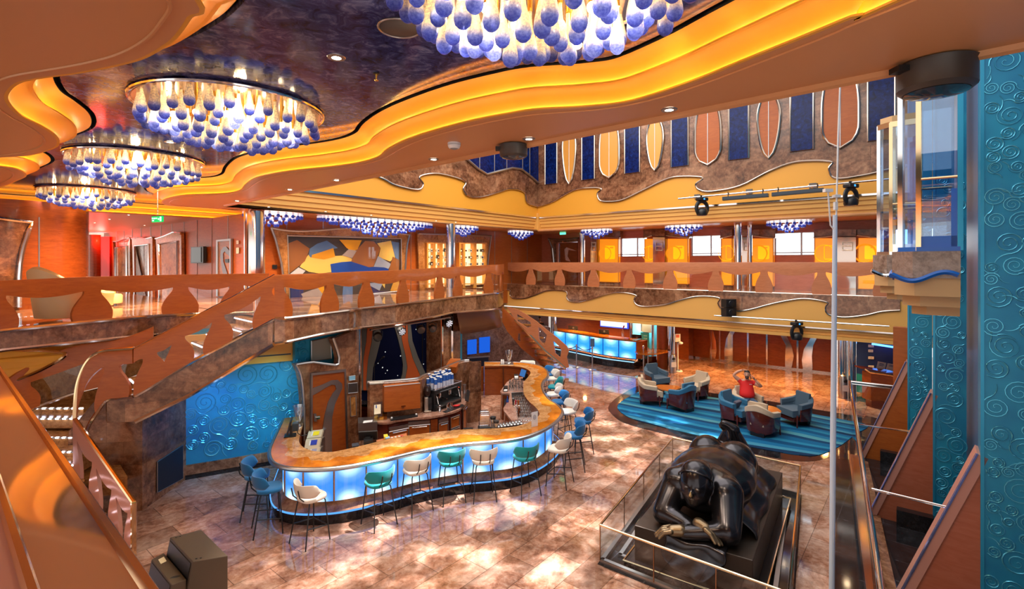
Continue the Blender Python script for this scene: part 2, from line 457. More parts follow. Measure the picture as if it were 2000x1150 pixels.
wL = [(979.6,565.7),(996.5,566.5),(997,575.6),(1004,582),(1025,582),(1046,575.6),(1067,568),(1088,566.5),(1106,569),(1108.7,574),(1108,582),(1116.5,588.7),(1135,588.7),(1161,582),(1187,574),(1208,571),(1229,572.5),(1244,577),(1240,582),(1240,590),(1249.5,597),(1270,598),(1302,594),(1328,586),(1354,579.5),(1377,578),(1400,580),(1407,583.5),(1403,591),(1407,600),(1417,605.6),(1443.5,607),(1469.5,603),(1509,592.6),(1548,585),(1574,583),(1600,586),(1617,591),(1613,598),(1614,609.5),(1626,616),(1652,619),(1691,615),(1722.5,608),(1758,605.6)]
w = [onA(x, y) for x, y in wL]
marble_wave('wall_fascia_marble', w, [V((w[-1].x,w[-1].y,ZD)), V((w[0].x,w[0].y,ZD))], NA, .022, .04)
# ---- deck four: mural side ----------------------------------------------------------------------
# edge of the landing as (px, depth, y of the floor edge, y of the rail top, y of the fascia foot)
LP = [(536, 9.8, 622, 539, 671), (562, 9.9, 621, 538, 667), (625, 10.64, 613.5, 536, 653), (685, 11.5, 606, 533, 643), (700, 11.88, 603, 532, 640), (773, 13.04, 595, 529.5, 632), (844, 14.65, 586, 525, 619), (883, 15.7, 581, 523, 610), (895, 16.1, 579.5, 522, 609), (950, 17.5, 574, 519, 605.6), (972, 18.1, 572, 518, 603), (980, 18.8, 570, 518, 600), (983, 19.8, 567.5, 517, 596)]
def tab(i): return [(r[0], r[i]) for r in LP]
def Lp(px, which):
    d = interp(tab(1), px); return U(px, interp(tab({'base':2,'top':3,'foot':4}[which]), px), d)
pxs = [536 + (983-536)*i/60 for i in range(61)]
basel = [Lp(x, 'base') for x in pxs]; footl = [Lp(x, 'foot') for x in pxs]
# second stretch, left of the stairwell
LP2 = [(-260, 6.25, 684, 564, 726), (-120, 7.1, 664, 558, 705), (0, 8.04, 646, 551, 684), (149, 9.14, 630, 544, 668), (276, 10.1, 618.6, 540, 655), (378, 10.7, 613, 538, 648), (440, 10.95, 611, 537, 645), (525, 11.2, 609.5, 536, 643)]
def Lp2(px, which):
    i = {'base':2,'top':3,'foot':4}[which]; return U(px, interp([(r[0], r[i]) for r in LP2], px), interp([(r[0], r[1]) for r in LP2], px))
pxs2 = [-260 + 785*i/50 for i in range(51)]
base2 = [Lp2(x, 'base') for x in pxs2]; foot2 = [Lp2(x, 'foot') for x in pxs2]
def fascia(name, top, foot, out):
    m = MB(); m.grid([[p + out*.0 for p in top], foot]); m.grid([[p - out*.12 for p in top], [p - out*.12 for p in foot]])
    return struct(m.build(name, M_marble, ang=30))
fascia('wall_fascia_landing', basel, footl, NB); fascia('wall_fascia_stairwell', base2, foot2, NB)
m = MB()
for ln in (basel, footl, base2, foot2):
    m.tube([p + NB*.015 for p in ln], .034, 6)
struct(m.build('trim_7', M_frame))
# walking surface and its underside
m = MB()
def deckstrip(line, depth, dz, k=0):
    d = V((-DB.y, DB.x, 0))
    m.grid([[p + UP*dz for p in line], [p + d*depth + UP*dz for p in line]])
deckstrip(basel, 7.5, -.002); deckstrip(base2, 12, -.002)
struct(m.build('floor_deck_mural_side', M_floor, smooth=False))
m = MB(); deckstrip(footl, 4.5, .03); deckstrip(foot2, 7, .03); struct(m.build('ceiling_lower_mural_side', M_gold_lt, smooth=False))
# walls of deck four
b_l = V(((480-CX)/FO*yB(480, K_B2), yB(480, K_B2), 0))
m = MB(); m.prism(vpl(b_l, corn, 2.6, ZS), V((-DB.y, DB.x, 0))*.2); struct(m.build('wall_mural_side', M_wood, smooth=False))
c_l = b_l + DA*16
m = MB(); m.prism(vpl(b_l, c_l, 2.4, ZS), V((DA.y, -DA.x, 0))*.2); struct(m.build('wall_lift_lobby', M_wood, smooth=False))
# panel seams on those walls
m = MB()
for i in range(1, 12):
    p = b_l + DB*(corn - b_l).length*i/12; m.box(-.008, .008, -.012, 0, 2.6, ZS, T(p) @ rotz(ANG - 0))
for i in range(1, 12):
    p = b_l + DA*i*1.25; m.box(-.008, .008, -.012, .012, 2.4, ZS, T(p))
struct(m.build('trim_8', M_steel, smooth=False))
# ================= BALUSTRADES AND STAIRS ========================================================
class Path:
    """rail path from surveyed rows (px, depth, y of the foot, y of the rail top)"""
    def __init__(s, rows, n=160):
        s.px = [rows[0][0] + (rows[-1][0]-rows[0][0])*i/n for i in range(n+1)]
        rr = sorted(rows); g = lambda k: [(r[0], r[k]) for r in rr]
        s.b = [U(x, interp(g(2), x), interp(g(1), x)) for x in s.px]
        s.t = [U(x, interp(g(3), x), interp(g(1), x)) for x in s.px]
        s._len()
    def _len(s):
        s.s = [0]
        for a, b in zip(s.b, s.b[1:]): s.s.append(s.s[-1] + V((b.x-a.x, b.y-a.y, 0)).length)
    @classmethod
    def pts(cls, b, h):
        o = cls.__new__(cls); o.b = [V(p) for p in b]; o.t = [p + UP*h for p in o.b]; o.px = list(range(len(b))); o._len(); return o
    def smooth(s, k=3):
        for _ in range(k):
            for L_ in (s.b, s.t):
                q = [L_[0]] + [(L_[i-1] + L_[i]*2 + L_[i+1])/4 for i in range(1, len(L_)-1)] + [L_[-1]]
                L_[:] = q
        s._len(); return s
    def at(s, x):
        x = max(0, min(s.s[-1], x)); i = 0
        lo, hi = 0, len(s.s)-1
        while hi - lo > 1:
            mid = (lo+hi)//2
            if s.s[mid] <= x: lo = mid
            else: hi = mid
        k = (x - s.s[lo])/max(1e-9, s.s[hi]-s.s[lo])
        d = (s.b[hi]-s.b[lo]); d.z = 0; d = d.normalized()
        return lerp(s.b[lo], s.b[hi], k), lerp(s.t[lo], s.t[hi], k), V((d.y, -d.x, 0))
    def s_of(s, px):
        i = min(range(len(s.px)), key=lambda i: abs(s.px[i]-px)); return s.s[i]
def balustrade(root, P, cen, W=.25, wd=None, band=.23, sag=.11, th=.06, glass_on=True, trim=None, ends=True, lean=0, panes=None, pitch_trim=.03):
    """wooden top band with a wavy foot, vase-shaped panels, glass between, chrome foot rail"""
    wd = wd or M_wood; trim = trim or M_frame
    L_ = P.s[-1]; n = max(20, int(L_/.1)); cen = sorted(cen)
    stops = ([-.8] if cen and cen[0] > .5 else []) + cen + ([L_+.8] if cen and cen[-1] < L_-.5 else [])
    def sagat(x):
        for a, b in zip(stops, stops[1:]):
            if a <= x <= b:
                f = (x-a)/(b-a); return math.sin(PI*f)**1.3 if f < .5 else math.sin(PI*f)**.9
        return 0
    rows = []
    for i in range(n+1):
        x = L_*i/n; b, t, nn = P.at(x); h = (t-b).length
        zl = t - UP*h*(band + sag*sagat(x))
        rows.append([t + nn*th/2, t + nn*th/2*.7 + UP*.025, t - nn*th/2*.7 + UP*.025, t - nn*th/2, zl - nn*th/2, zl + nn*th/2])
    m = MB(); m.grid(rows, closed=True)
    for r in (rows[0], rows[-1]): m.add(r, [tuple(range(6))])
    m.build('top_band', wd, root, ang=40)
    hw = [(0, .92), (.12, .99), (.28, 1.0), (.45, .9), (.62, .7), (.78, .47), (.9, .38), (.96, .45), (1.0, .75)]
    for c in cen:
        rows = []
        for k in range(15):
            t_ = k/14; w = W*interp(hw, t_); r = []
            for sd in (1, -1):
                for q in range(7):
                    x = c + (-w + 2*w*q/6)*sd
                    b, t, nn = P.at(x)
                    xx = max(0, min(L_, x))
                    h = (t-b).length*(1-band+.02)
                    r.append(b + UP*(h*t_) + nn*th/2*.86*sd)
            rows.append(r)
        m = MB(); m.grid(rows, closed=True); m.build('baluster', wd, root, ang=50)
    if glass_on:
        lim = [0] + cen + [L_]
        for a, b in zip(lim, lim[1:]):
            if b - a < .3: continue
            r0 = []; r1 = []
            k = max(2, int((b-a)/.25))
            for i in range(k+1):
                p, t, nn = P.at(a + (b-a)*i/k); r0.append(p); r1.append(p + (t-p)*.72)
            MB().grid([r0, r1]).build('glass_panel', M_glass, root, ang=30)
    m = MB(); m.tube([P.at(L_*i/n)[0] + UP*.0 for i in range(n+1)], pitch_trim, 6); m.build('foot_rail', trim, root)
# --- long side towards the windows
r = thing('balustrade', 'long straight cherry wood balustrade with vase panels in front of the orange window wall', 'balustrade', onA(1350, 560))
rows = [(x, yA(x), HZ + (E-ZD)*FO/yA(x), HZ + .5) for x in (962, 1100, 1300, 1500, 1700, 1900)]
P = Path(rows, 200)
balustrade(r, P, [P.s_of(x) for x in (983,1037,1095.6,1159.5,1229,1308,1396.5,1491.7,1602.6,1726,1870)], .27, M_wood_pink, band=.26, sag=.15)
# --- landing on the mural side
r = thing('balustrade', 'curved cherry wood balustrade of the landing in front of the geometric mural', 'balustrade', Lp(760, 'base'))
PL = Path([(a[0], a[1], a[2], a[3]) for a in LP], 200).smooth(6)
balustrade(r, PL, [PL.s_of(x) for x in (543,644,714,786,857,893,953,979)], .27, M_wood, band=.24, sag=.12)
r = thing('balustrade', 'cherry wood balustrade of the stairwell with the cream armchair behind it', 'balustrade', Lp2(200, 'base'))
P2 = Path([(a[0], a[1], a[2], a[3]) for a in LP2], 200).smooth(6)
balustrade(r, P2, [P2.s_of(x) for x in (-150,-8,180,351,462)], .33, M_wood, band=.25, sag=.13)
# --- left stair: outer side
UPF = [(261,8.6,774,684),(287,8.7,759,670),(374,9.05,706.5,624),(474,9.5,654,572),(536,9.8,622,539)]
st = thing('staircase', 'marble and cherry wood stair with lit treads beside the blue relief wall', 'stairs', F(262, 1092))
PU = Path(UPF, 120)
balustrade(st, PU, [PU.s_of(x) for x in (292,348,425,520)], .24, M_wood, band=.26, sag=.10)
TURN = [(261,8.6,774,684),(235,8.6,777,686),(209,8.6,781,688),(191,8.6,803,693),(174,8.58,830,706),(160,8.55,868,730),(150,8.52,905,765),(146,8.5,935,821)]
def turnpts(k): return crom([U(r_[0], r_[k], r_[1]) for r_ in TURN], 5)
PT = Path.pts(turnpts(2), 1); PT.t = turnpts(3)
balustrade(st, PT, [.35], .30, M_wood, band=.28, sag=.02, glass_on=False)
M_pinkgloss = mat('pink_gloss', (.70,.33,.24), .22, .35)
LOF = [(146,8.5,930,821),(261,7.75,1092,985)]
PO = Path(LOF, 60)
balustrade(st, PO, [.06, PO.s[-1]*.37, PO.s[-1]*.70, PO.s[-1]-.06], .16, M_pinkgloss, band=.20, sag=.12, glass_on=False, trim=M_chrome_gold, pitch_trim=.03)
# gilded cap following the whole outer rail
cap = [t + UP*.03 for t in PO.t[::-1]] + [t + UP*.03 for t in PT.t[::-1]]
m = MB(); m.tube(cap, .035, 8); 
e0 = cap[0]; m.tube([e0, e0 - UP*.4, PO.b[-1]], .04, 8)
m.build('rail_cap', M_chrome_gold, st)
m = MB(); m.tube([t + UP*.03 for t in PU.t], .012, 6); m.build('rail_edge', M_chrome, st)
# marble string under the upper flight
sb = [(209,8.6,826),(261,8.6,824),(276,8.66,817),(374,9.05,769.6),(500,9.63,693.5),(536,9.8,672)]
top = [U(x, interp([(r_[0], r_[2]) for r_ in UPF], x) if x > 261 else 779, interp([(q[0], q[1]) for q in sb], x)) for x in range(209, 537, 6)]
foot = [U(x, interp([(q[0], q[2]) for q in sb], x), interp([(q[0], q[1]) for q in sb], x)) for x in range(209, 537, 6)]
nn = V((.70, -.71, 0))
m = MB(); m.grid([[p - nn*.02 for p in top], [p - nn*.02 for p in foot]]); m.grid([[p - nn*.15 for p in top], [p - nn*.15 for p in foot]])
m.build('string', M_marble, st, ang=20)
m = MB(); m.tube([p - nn*.0 for p in foot[9:]], .04, 6); m.tube([p for p in top[9:]], .035, 6); m.build('string_trim', M_chrome, st)
# treads
inn = V((-.71, .70, 0))
M_led = emis('step_light', (.75, .8, 1), 6)
def ledstrip(root, a, b, k, off, w=.011, h=.009):
    m = MB(); rows = []; n = k*2
    for i in range(n+1):
        c = lerp(a, b, i/n); rows.append([c - off*w - UP*h, c + off*w - UP*h, c + off*w + UP*h, c - off*w + UP*h])
    for i in range(n):
        vs = rows[i] + rows[i+1]; m.add(vs, [(q, (q+1) % 4, (q+1) % 4 + 4, q + 4) for q in range(4)], i % 2)
    # weld the segments into one strip
    me = m.mesh('step_light', [M_steel, M_led], smooth=False)
    bm = bmesh.new(); bm.from_mesh(me); bmesh.ops.remove_doubles(bm, verts=bm.verts, dist=1e-5); bm.to_mesh(me); bm.free()
    o = bpy.data.objects.new('tread_light', me); COL.objects.link(o); o.parent = root; o.matrix_parent_inverse = WM(root).inverted(); return o
def flight(a, b, side, width, n):
    run = (b - a); rx = V((run.x, run.y, 0)); dx = rx / n; dz = run.z / n; un = rx.normalized()
    for i in range(n):
        p = a + dx*i + UP*(dz*i)
        q = [p, p + side*width, p + side*width + dx*1.15, p + dx*1.15]
        m = MB(); m.prism([V((k.x,k.y,p.z-.12)) for k in q], UP*(dz+.12-.03))
        m.prism([k + UP*(dz-.03) - un*.03 for k in q], UP*.03, 0)
        t = m.build('tread', M_marble_orange if i % 2 else M_marble_orange, st, smooth=False)
        ledstrip(t, p + side*.06 - un*.035 + UP*(dz-.035), p + side*(width-.06) - un*.035 + UP*(dz-.035), int(width/.09), un)
lo0, lo1 = F(262, 1092), V((-7.3, 8.5, .92))
side_lo = V((-(lo1-lo0).normalized().y*-1*-1, (lo1-lo0).normalized().x, 0)); dlo = V(((lo1-lo0).x, (lo1-lo0).y, 0)).normalized()
side_lo = V((-dlo.y, dlo.x, 0)); 
if side_lo.x > 0: side_lo = -side_lo
flight(lo0 + dlo*.15, lo1, side_lo, 1.3, 7)
up0 = U(250, 800, 8.62) + inn*.06; up1 = U(536, 626, 9.8) + inn*.06; up1.z -= .0
flight(up0, up1, inn, 1.35, 9)
# half landing
for i, (y_, d_, xl) in enumerate(((905,8.5,20),(880,8.78,10),(852,9.06,0),(815,9.36,-10),(795,9.66,-10))):
    a, b = U(xl, y_, d_), U(147 + i*4, y_, d_); q_ = V((-.15, 1, 0)).normalized()
    m = MB(); m.prism([a - UP*.2, b - UP*.2, b, a], q_*.6); t = m.build('tread', M_marble_orange, st, smooth=False); m = MB(); ledstrip(t, a - UP*.02 - q_*.015, b - UP*.02 - q_*.015, 12, q_, .014, .011)
c = [lo1, U(209, 800, 8.6), up0, up0 + inn*1.35, lo1 + side_lo*1.3 + V((-.4, .9, 0)), lo1 + side_lo*1.3]
m = MB(); m.prism([V((p.x, p.y, .55)) for p in c], UP*.3); m.build('half_landing', M_marble_orange, st, smooth=False)
# inner side rail
PI2 = Path.pts([p + inn*1.45 for p in PU.b], .95); PI2.t = [p + inn*1.45 for p in PU.t]
r = thing('balustrade', 'inner cherry wood stair balustrade behind the lit treads', 'balustrade', PI2.b[0])
q0 = [U(8, 830, 8.6), U(60, 800, 9.0), U(140, 770, 9.4), U(235, 745, 9.75), U(300, 720, 10.0)]; q1 = [U(8, 748, 8.6), U(60, 714, 9.0), U(140, 679, 9.4), U(235, 664, 9.75), U(300, 640, 10.0)]
PI3 = Path.pts(crom(q0, 8), 1); PI3.t = crom(q1, 8)
balustrade(r, PI3, [.3, 1.35, 2.4], .24, M_wood, band=.34, sag=.10)
# --- right stair (far end of the landing, down to the reception floor)
def stringer(root, name, pts, d0, d1, x0, x1, th, mt, trim=True):
    q = [U(x, y, lerp(d0, d1, (x-x0)/(x1-x0))) for x, y in pts]
    m = MB(); m.prism(q, V((.3, .95, 0))*th); return m.build(name, mt, root, smooth=False)
st2 = thing('staircase', 'narrow cherry wood stair with blue lit treads coming down beside the reception counter', 'stairs', F(1085, 722))
def cutpanel(outline, holes, d0, d1, x0, x1, th, mt, name, root):
    f = lambda l: [U(x, y, lerp(d0, d1, (x-x0)/(x1-x0))) for x, y in l]
    m = MB(); m.prism(f(outline), V((.3, .95, 0))*th, holes=[f(h) for h in holes]); return m.build(name, mt, root, smooth=False)
o_ = [(981,600),(1005,623),(1040,655),(1073,690),(1068,700),(1071,716),(1061,717),(1049,705),(1018,680),(990,646),(981,628)]
cutpanel(o_, [[(1012,650),(1016,652),(1016,668),(1011,664)],[(1044,683),(1048,682),(1049,697),(1044,693)]], 20.3, 21.9, 981, 1071, .06, M_wood, 'side_panel', st2)
o_ = [(990,599),(1010,604),(1026,613),(1047,627),(1065,642),(1088,659),(1107,676),(1111.5,684),(1107,697),(1111,717),(1104,719),(1085,702),(1065,686),(1005,623)]
cutpanel(o_, [[(1010,613),(1036,629),(1038,637),(1030,640),(1010,627)],[(1051,639),(1055,640),(1068,654),(1066,665),(1063,674),(1053,663)],[(1080,665),(1092,676),(1097,684),(1094,698),(1085,690)]], 20.0, 20.7, 990, 1111, .06, M_wood_pink, 'side_panel', st2)
m = MB(); m.tube([U(x, y, 20.3+.0) for x, y in ((1005,623),(1065,686),(1085,702),(1104,719))], .05, 6); m.build('string_trim', M_chrome_gold, st2)
N2 = 12
for i in range(N2-3):
    f = i/(N2-1)
    a = U(lerp(1068, 985, f), lerp(722, 600, f), lerp(21.9, 20.6, f)); b = U(lerp(1106, 1012, f), lerp(722, 612, f), lerp(20.9, 20.6, f))
    z = .26*(i+.6); a.z = b.z = z
    d = V((-.62, -.1, 0)).normalized()*.32
    m = MB(); m.prism([a, b, b + d, a + d], UP*-.06); t = m.build('tread', M_marble_orange, st2, smooth=False)
    ledstrip(t, lerp(a, b, .03) + d*-.03 - UP*.03, lerp(a, b, .97) + d*-.03 - UP*.03, 9, d.normalized(), .02, .014)
# ================= GROUND STOREY WALLS ===========================================================
K_G = 13.59
BK = V((-DB.y, DB.x, 0))                                   # away from the void, mural side
def spirals(m, to3, w, h, nrm, seed, rmin=.10, rmax=.24, rad=.012, dens=1.0):
    """raised scrolls and flowing lines on a w x h face; to3(u, v) gives the point on the face"""
    q = random.Random(seed); cs = []
    for _ in range(int(900*dens)):
        r = q.uniform(rmin, rmax); u, v = q.uniform(r*.9, w - r*.9), q.uniform(r, h - r)
        if all((u-a)**2 + (v-b)**2 > (r+c)**2*.92 for a, b, c in cs): cs.append((u, v, r))
    for u, v, r in cs:
        sg = 1 if q.random() < .8 else -1; a0 = q.uniform(0, 6.28); pts = []
        for k in range(34):
            t = k/33; a = a0 + sg*t*4.6*PI; rr = r*(1-t)**.8 + .006
            pts.append(to3(u + rr*math.cos(a), v + rr*math.sin(a)) + nrm*.004)
        m.tube(pts, [rad*(1-.5*k/33) for k in range(34)], 5, m=1)
        # tail sweeping away
        a = a0; p = [(u + r*math.cos(a), v + r*math.sin(a))]
        tx, ty = sg*math.sin(a), -sg*math.cos(a)
        for k in range(1, 7):
            x, y = p[-1]; x += tx*r*.28; y += ty*r*.28; an = .22*sg; tx, ty = tx*math.cos(an)-ty*math.sin(an), tx*math.sin(an)+ty*math.cos(an)
            if not (.02 < x < w-.02 and .02 < y < h-.02): break
            p.append((x, y))
        if len(p) > 2: m.tube([to3(*k) + nrm*.004 for k in p], [rad*.9*(1-i/len(p))+.002 for i in range(len(p))], 5, m=1)
    return cs
# blue relief wall
w0, w1 = V((-6.82, 10.5, 0)), V((-4.35, 11.86, 0)); dw = (w1-w0).normalized(); nw = V((dw.y, -dw.x, 0))
m = MB(); m.prism([w0 + UP*.3, w1 + UP*.3, w1 + UP*3.1, w0 + UP*3.1], -nw*.15)
spirals(m, lambda u, v: w0 + dw*u + UP*(.3+v), (w1-w0).length, 2.15, nw, 4, .085, .22, .016, 2.2)
struct(m.build('wall_blue_relief', [M_swirl, M_relief]))
m = MB(); m.prism([w0 + UP*.10, w1 + UP*.10, w1 + UP*.3, w0 + UP*.3], nw*.05); struct(m.build('baseboard_blue_relief', M_marble, smooth=False))
m = MB(); m.prism([w0, w1, w1 + UP*.10, w0 + UP*.10], nw*.03); struct(m.build('baseboard_black', M_black_stone, smooth=False))
m = MB(); m.prism([w0 + UP*2.30, w1 - dw*.22 + UP*2.30, w1 - dw*.22 + UP*2.62, w0 + UP*2.62], nw*.12)
m.prism([w0 + UP*2.62, w1 - dw*.3 + UP*2.62, w1 - dw*.3 + UP*3.0, w0 + UP*3.0], nw*.16); struct(m.build('trim_9', M_gold, smooth=False))
m = MB(); p = w0 + dw*.9 + UP*2.44; m.prism([p, p + dw*1.15, p + dw*1.15 + UP*.03, p + UP*.03], nw*.13); struct(m.build('trim_10', M_black, smooth=False))
# marble block under the stair
b0, b1 = F(278, 997), F(372, 930); b2 = V((-8.6, 8.95, 0))
m = MB(); m.prism(vpl(b0, b1, 0, 2.2), V((-1, -.05, 0))*.2); struct(m.build('wall_stair_return', M_marble, smooth=False))
def zst(px): return 0
m = MB(); m.prism([b0, V((b0.x, b0.y, 2.1)), V((-7.0, 9.16, 2.05)), V((-7.5, 9.09, 2.0)), V((-7.9, 9.04, 1.5)), V((-8.0, 9.03, 0))], V((0, .12, 0))); struct(m.build('wall_stair_front', M_marble, smooth=False))
v0 = lambda x, y: b0 + (b1-b0)*((x-278)/94) + UP*0
def onR(px, py):   # point on the return wall
    d = b1 - b0; q = (px-CX)/FO; t = (q*b0.y - b0.x)/(d.x - q*d.y); p = b0 + d*t; return U(px, py, p.y)
vt = thing('speaker_grille', 'dark square grille set into the marble under the stair', 'grille', onR(330, 960))
q = [onR(305, 902), onR(355, 869), onR(355, 934), onR(305, 961)]
MB().prism(q, V((.03, 0, 0))).build('screen', mat('navy_mesh', (.008,.010,.022), .6), vt, smooth=False)
m = MB(); m.tube([p + V((.02,0,0)) for p in q], .012, 6, True); m.build('frame', M_steel, vt)
# wall with the service door
def onG(px, py, k=K_G): return onB(px, py, k)
poly = [(578,712),(595,709),(611,707),(634,710),(655,712.5),(660.5,712),(662,700),(659,686),(650,662),(663,657),(705,640),(705,905),(594,905),(594,806),(592,772),(590,749),(586,728)]
m = MB(); m.prism([onG(x, y) for x, y in poly], BK*.2); struct(m.build('wall_service', M_marble, smooth=False))
m = MB(); m.tube(crom([onG(x, y) + NB*.01 for x, y in [(594,860),(594,806),(592,772),(590,749),(586,728),(578,712)]], 4), .025, 6)
m.tube([onG(x, y) + NB*.01 for x, y in [(578,712),(595,709),(611,707),(634,710),(655,712.5)]], .025, 6); m.tube([onG(x, y) + NB*.01 for x, y in [(655,712.5),(661,710),(662,698),(659,686),(650,660)]], .03, 6); struct(m.build('trim_11', M_steel))
k2 = K_G + .45
m = MB(); q = [onG(576, 645, k2), onG(672, 640, k2), onG(672, 716, k2), onG(576, 716, k2)]; m.prism(q, BK*.1)
o_ = q[3]; l_ = (q[2]-q[3]); l_.z = 0
m.tube([onG(640, 660, k2), onG(652, 668, k2), onG(656, 690, k2)], .012, 5)
for cx_, cy_, rr in ((587, 672, .13), (592, 690, .12), (584, 705, .07), (655, 690, .10), (600, 703, .07), (652, 672, .08), (582, 684, .06)):
    c_ = onG(cx_, cy_, k2); ld = DB
    m.tube([c_ + NB*.01 + ld*rr*(1-k/22)*math.cos(k*.6) + UP*rr*(1-k/22)*math.sin(k*.6) for k in range(22)], .009, 5)
struct(m.build('wall_blue_recess', M_swirl_edge))
g = thing('wall_vent', 'grey framed ventilation panel on the blue relief above the service door', 'vent', onG(628, 700, k2))
q = [onG(x, y, k2 - .06) for x, y in ((608,666),(645,658),(647,700),(608,705))]
MB().prism(q, BK*.03).build('panel', mat('vent_grey', (.28,.28,.24), .5), g, smooth=False)
m = MB(); m.tube([p + NB*.01 for p in q], .015, 6, True); m.build('frame', M_steel, g)
# the door itself
kd = K_G - .04
d = struct(MB().prism([onG(x, y, kd) for x, y in ((610,732),(674,725),(678,905),(608,905))], BK*.05).build('door_1', wood('door_cherry', (.36,.082,.014), (.27,.055,.010), .25), smooth=False))
m = MB(); m.prism([onG(x, y, kd-.03) for x, y in ((607,905),(608,729),(676,721),(681,905),(677.5,905),(673,726),(611,733),(610.5,905))], BK*.08); m.build('door_frame', M_steel, d, smooth=False)
sw = [(611,758),(630,751),(648,742.5),(660,742),(668,749),(669,758),(662,772),(654,790),(649,815),(648,850),(649,905),(627,905),(629,850),(634,812),(641,785),(650,768),(657,760),(655,752),(648,751),(636,757),(622,766),(611,772)]
q = crom([onG(x, y, kd-.03) for x, y in sw], 2, True)
MB().prism([onG(x, y, kd-.02) for x, y in sw], BK*.04).build('swirl_inlay', M_steel, d, smooth=False)
m = MB(); p = onG(616, 818, kd-.05); m.prism([onG(x, y, kd-.045) for x, y in ((613,808),(618,808),(619,823),(614,823))], BK*.03); m.tube([onG(616, 815, kd-.06), onG(625, 814, kd-.1)], .012, 8); m.build('door_handle', M_steel, d)
MB().prism([onG(x, y, kd-.06) for x, y in ((619,813),(625,812),(625,818),(619,819))], BK*.02).build('key_plate', mat('key_green', (.01,.10,.06), .4), d, smooth=False)
def wallpanel(name, label, cat, pts, k, mt, frame=None, th=.03, fr=.012):
    g = thing(name, label, cat, onG(*pts[3], k))
    q = [onG(x, y, k) for x, y in pts]; MB().prism(q, BK*th).build('face', mt, g, smooth=False)
    m = MB(); m.tube(q, fr, 6, True); m.build('frame', frame or M_steel, g); return g
wallpanel('notice', 'small pale blue notice on the marble beside the service door', 'notice', [(682,735),(694,733),(694,741.5),(682,743)], kd, mat('notice_blue', (.25,.55,.75), .4), fr=.006)
wallpanel('wall_panel', 'brushed steel access plate on the marble beside the service door', 'panel', [(680,749),(698,747),(699,766),(680,768)], kd, M_steel, fr=.006)
wallpanel('wall_niche', 'tall narrow framed niche in the marble below the steel plate', 'niche', [(684,775),(695,773),(696,811),(685,813)], kd, M_marble_orange)
# stage: marble posts and the star backdrop
K_S = 17.3
def onS(px, py, k=K_S): return onB(px, py, k)
M_star = mat('star_cloth', (.002,.004,.026), .9, spec=.1)
m = M_star; v_ = N(m, 'ShaderNodeTexVoronoi'); v_.inputs['Scale'].default_value = 4.5; L(m, coords(m), v_.inputs['Vector'])
e_ = ramp(m, [(.0, (1,1,1)), (.085, (1,1,1)), (.09, (0,0,0))], v_.outputs['Distance'], 'CONSTANT')
L(m, e_, m.node_tree.nodes['Principled BSDF'].inputs['Emission Color']); m.node_tree.nodes['Principled BSDF'].inputs['Emission Strength'].default_value = .55
M_grey_felt = mat('grey_felt', (.13,.125,.115), .9); M_rust = mat('rust_felt', (.50,.09,.015), .8)
bd = thing('stage_backdrop', 'dark starry stage backdrop with grey and orange wavy stripes', 'backdrop', onS(790, 760))
q = [onS(x, y) for x, y in ((640,612),(864,583),(864,790),(640,790))]
MB().prism(q, BK*.05).build('star_cloth', M_star, bd, smooth=False)
def cr(pts): return [(700 + x/3.8333, 600 + y/3.8333) for x, y in pts]
SH = [('grey_stripe', [(-10,130),(62,130),(55,250),(35,390),(38,560),(40,620),(-10,620)], M_grey_felt, 0),
 ('orange_stripe', [(62,130),(105,130),(92,260),(66,390),(52,560),(56,620),(32,620),(33,390),(55,250)], M_rust, 1),
 ('grey_stripe', [(105,130),(160,130),(158,250),(125,380),(103,450),(95,560),(100,620),(56,620),(52,560),(66,390),(92,260)], M_grey_felt, 2),
 ('grey_stripe', [(262,125),(318,125),(320,240),(350,370),(362,450),(330,620),(290,620),(325,500),(330,430),(314,320),(288,220)], M_grey_felt, 0),
 ('orange_stripe', [(318,125),(362,125),(366,250),(400,380),(440,470),(470,540),(500,620),(330,620),(362,450),(350,370),(320,240)], M_rust, 1),
 ('grey_stripe', [(362,125),(385,125),(398,250),(440,370),(490,480),(520,560),(540,620),(500,620),(470,540),(440,470),(400,380),(366,250)], M_grey_felt, 2)]
for nm, pts, mt, k in SH:
    MB().prism([onS(x, y) for x, y in cr(pts)], NB*(.03 + .01*k)).build(nm, mt, bd, smooth=False)
m = MB(); p = onS(824, 592); e_ = onS(824, 770); m.prism([p, p + DB*.03, e_ + DB*.03, e_], NB*.02); m.build('seam', M_black, bd, smooth=False)
struct(MB().prism([onS(700,790,K_G), onS(700,790,K_S), onS(905,790,K_S), onS(905,790,K_G)], (0,0,.1)).build('floor_stage', M_black_stone, smooth=False)).location.z = 0
def post(name, x0, x1, y0, y1, k, mt, depth=.5):
    zc = lambda p: V((p.x, p.y, min(p.z, 3.05)))
    return struct(MB().prism([zc(onB(x0,y0,k)), zc(onB(x1,y0,k)), onB(x1,y1,k), onB(x0,y1,k)], BK*depth).build(name, mt, smooth=False))
post('wall_stage_left', 701, 706, 560, 900, K_G-.02, M_marble, 3.4)
post('wall_stage_right', 866, 883, 560, 800, 16.2, M_marble, .9)
post('wall_stage_outer', 885, 899, 560, 800, 16.6, M_marble, 1.2)
post('trim_12', 863, 866, 560, 790, 16.1, M_chrome, .05); post('trim_13', 881.5, 885, 560, 790, 16.1, M_chrome, .05); post('trim_14', 701, 704, 630, 900, K_G-.06, M_chrome, .05)
post('wall_blue_strip', 899, 902.5, 560, 800, 16.7, M_swirl_edge, .3)
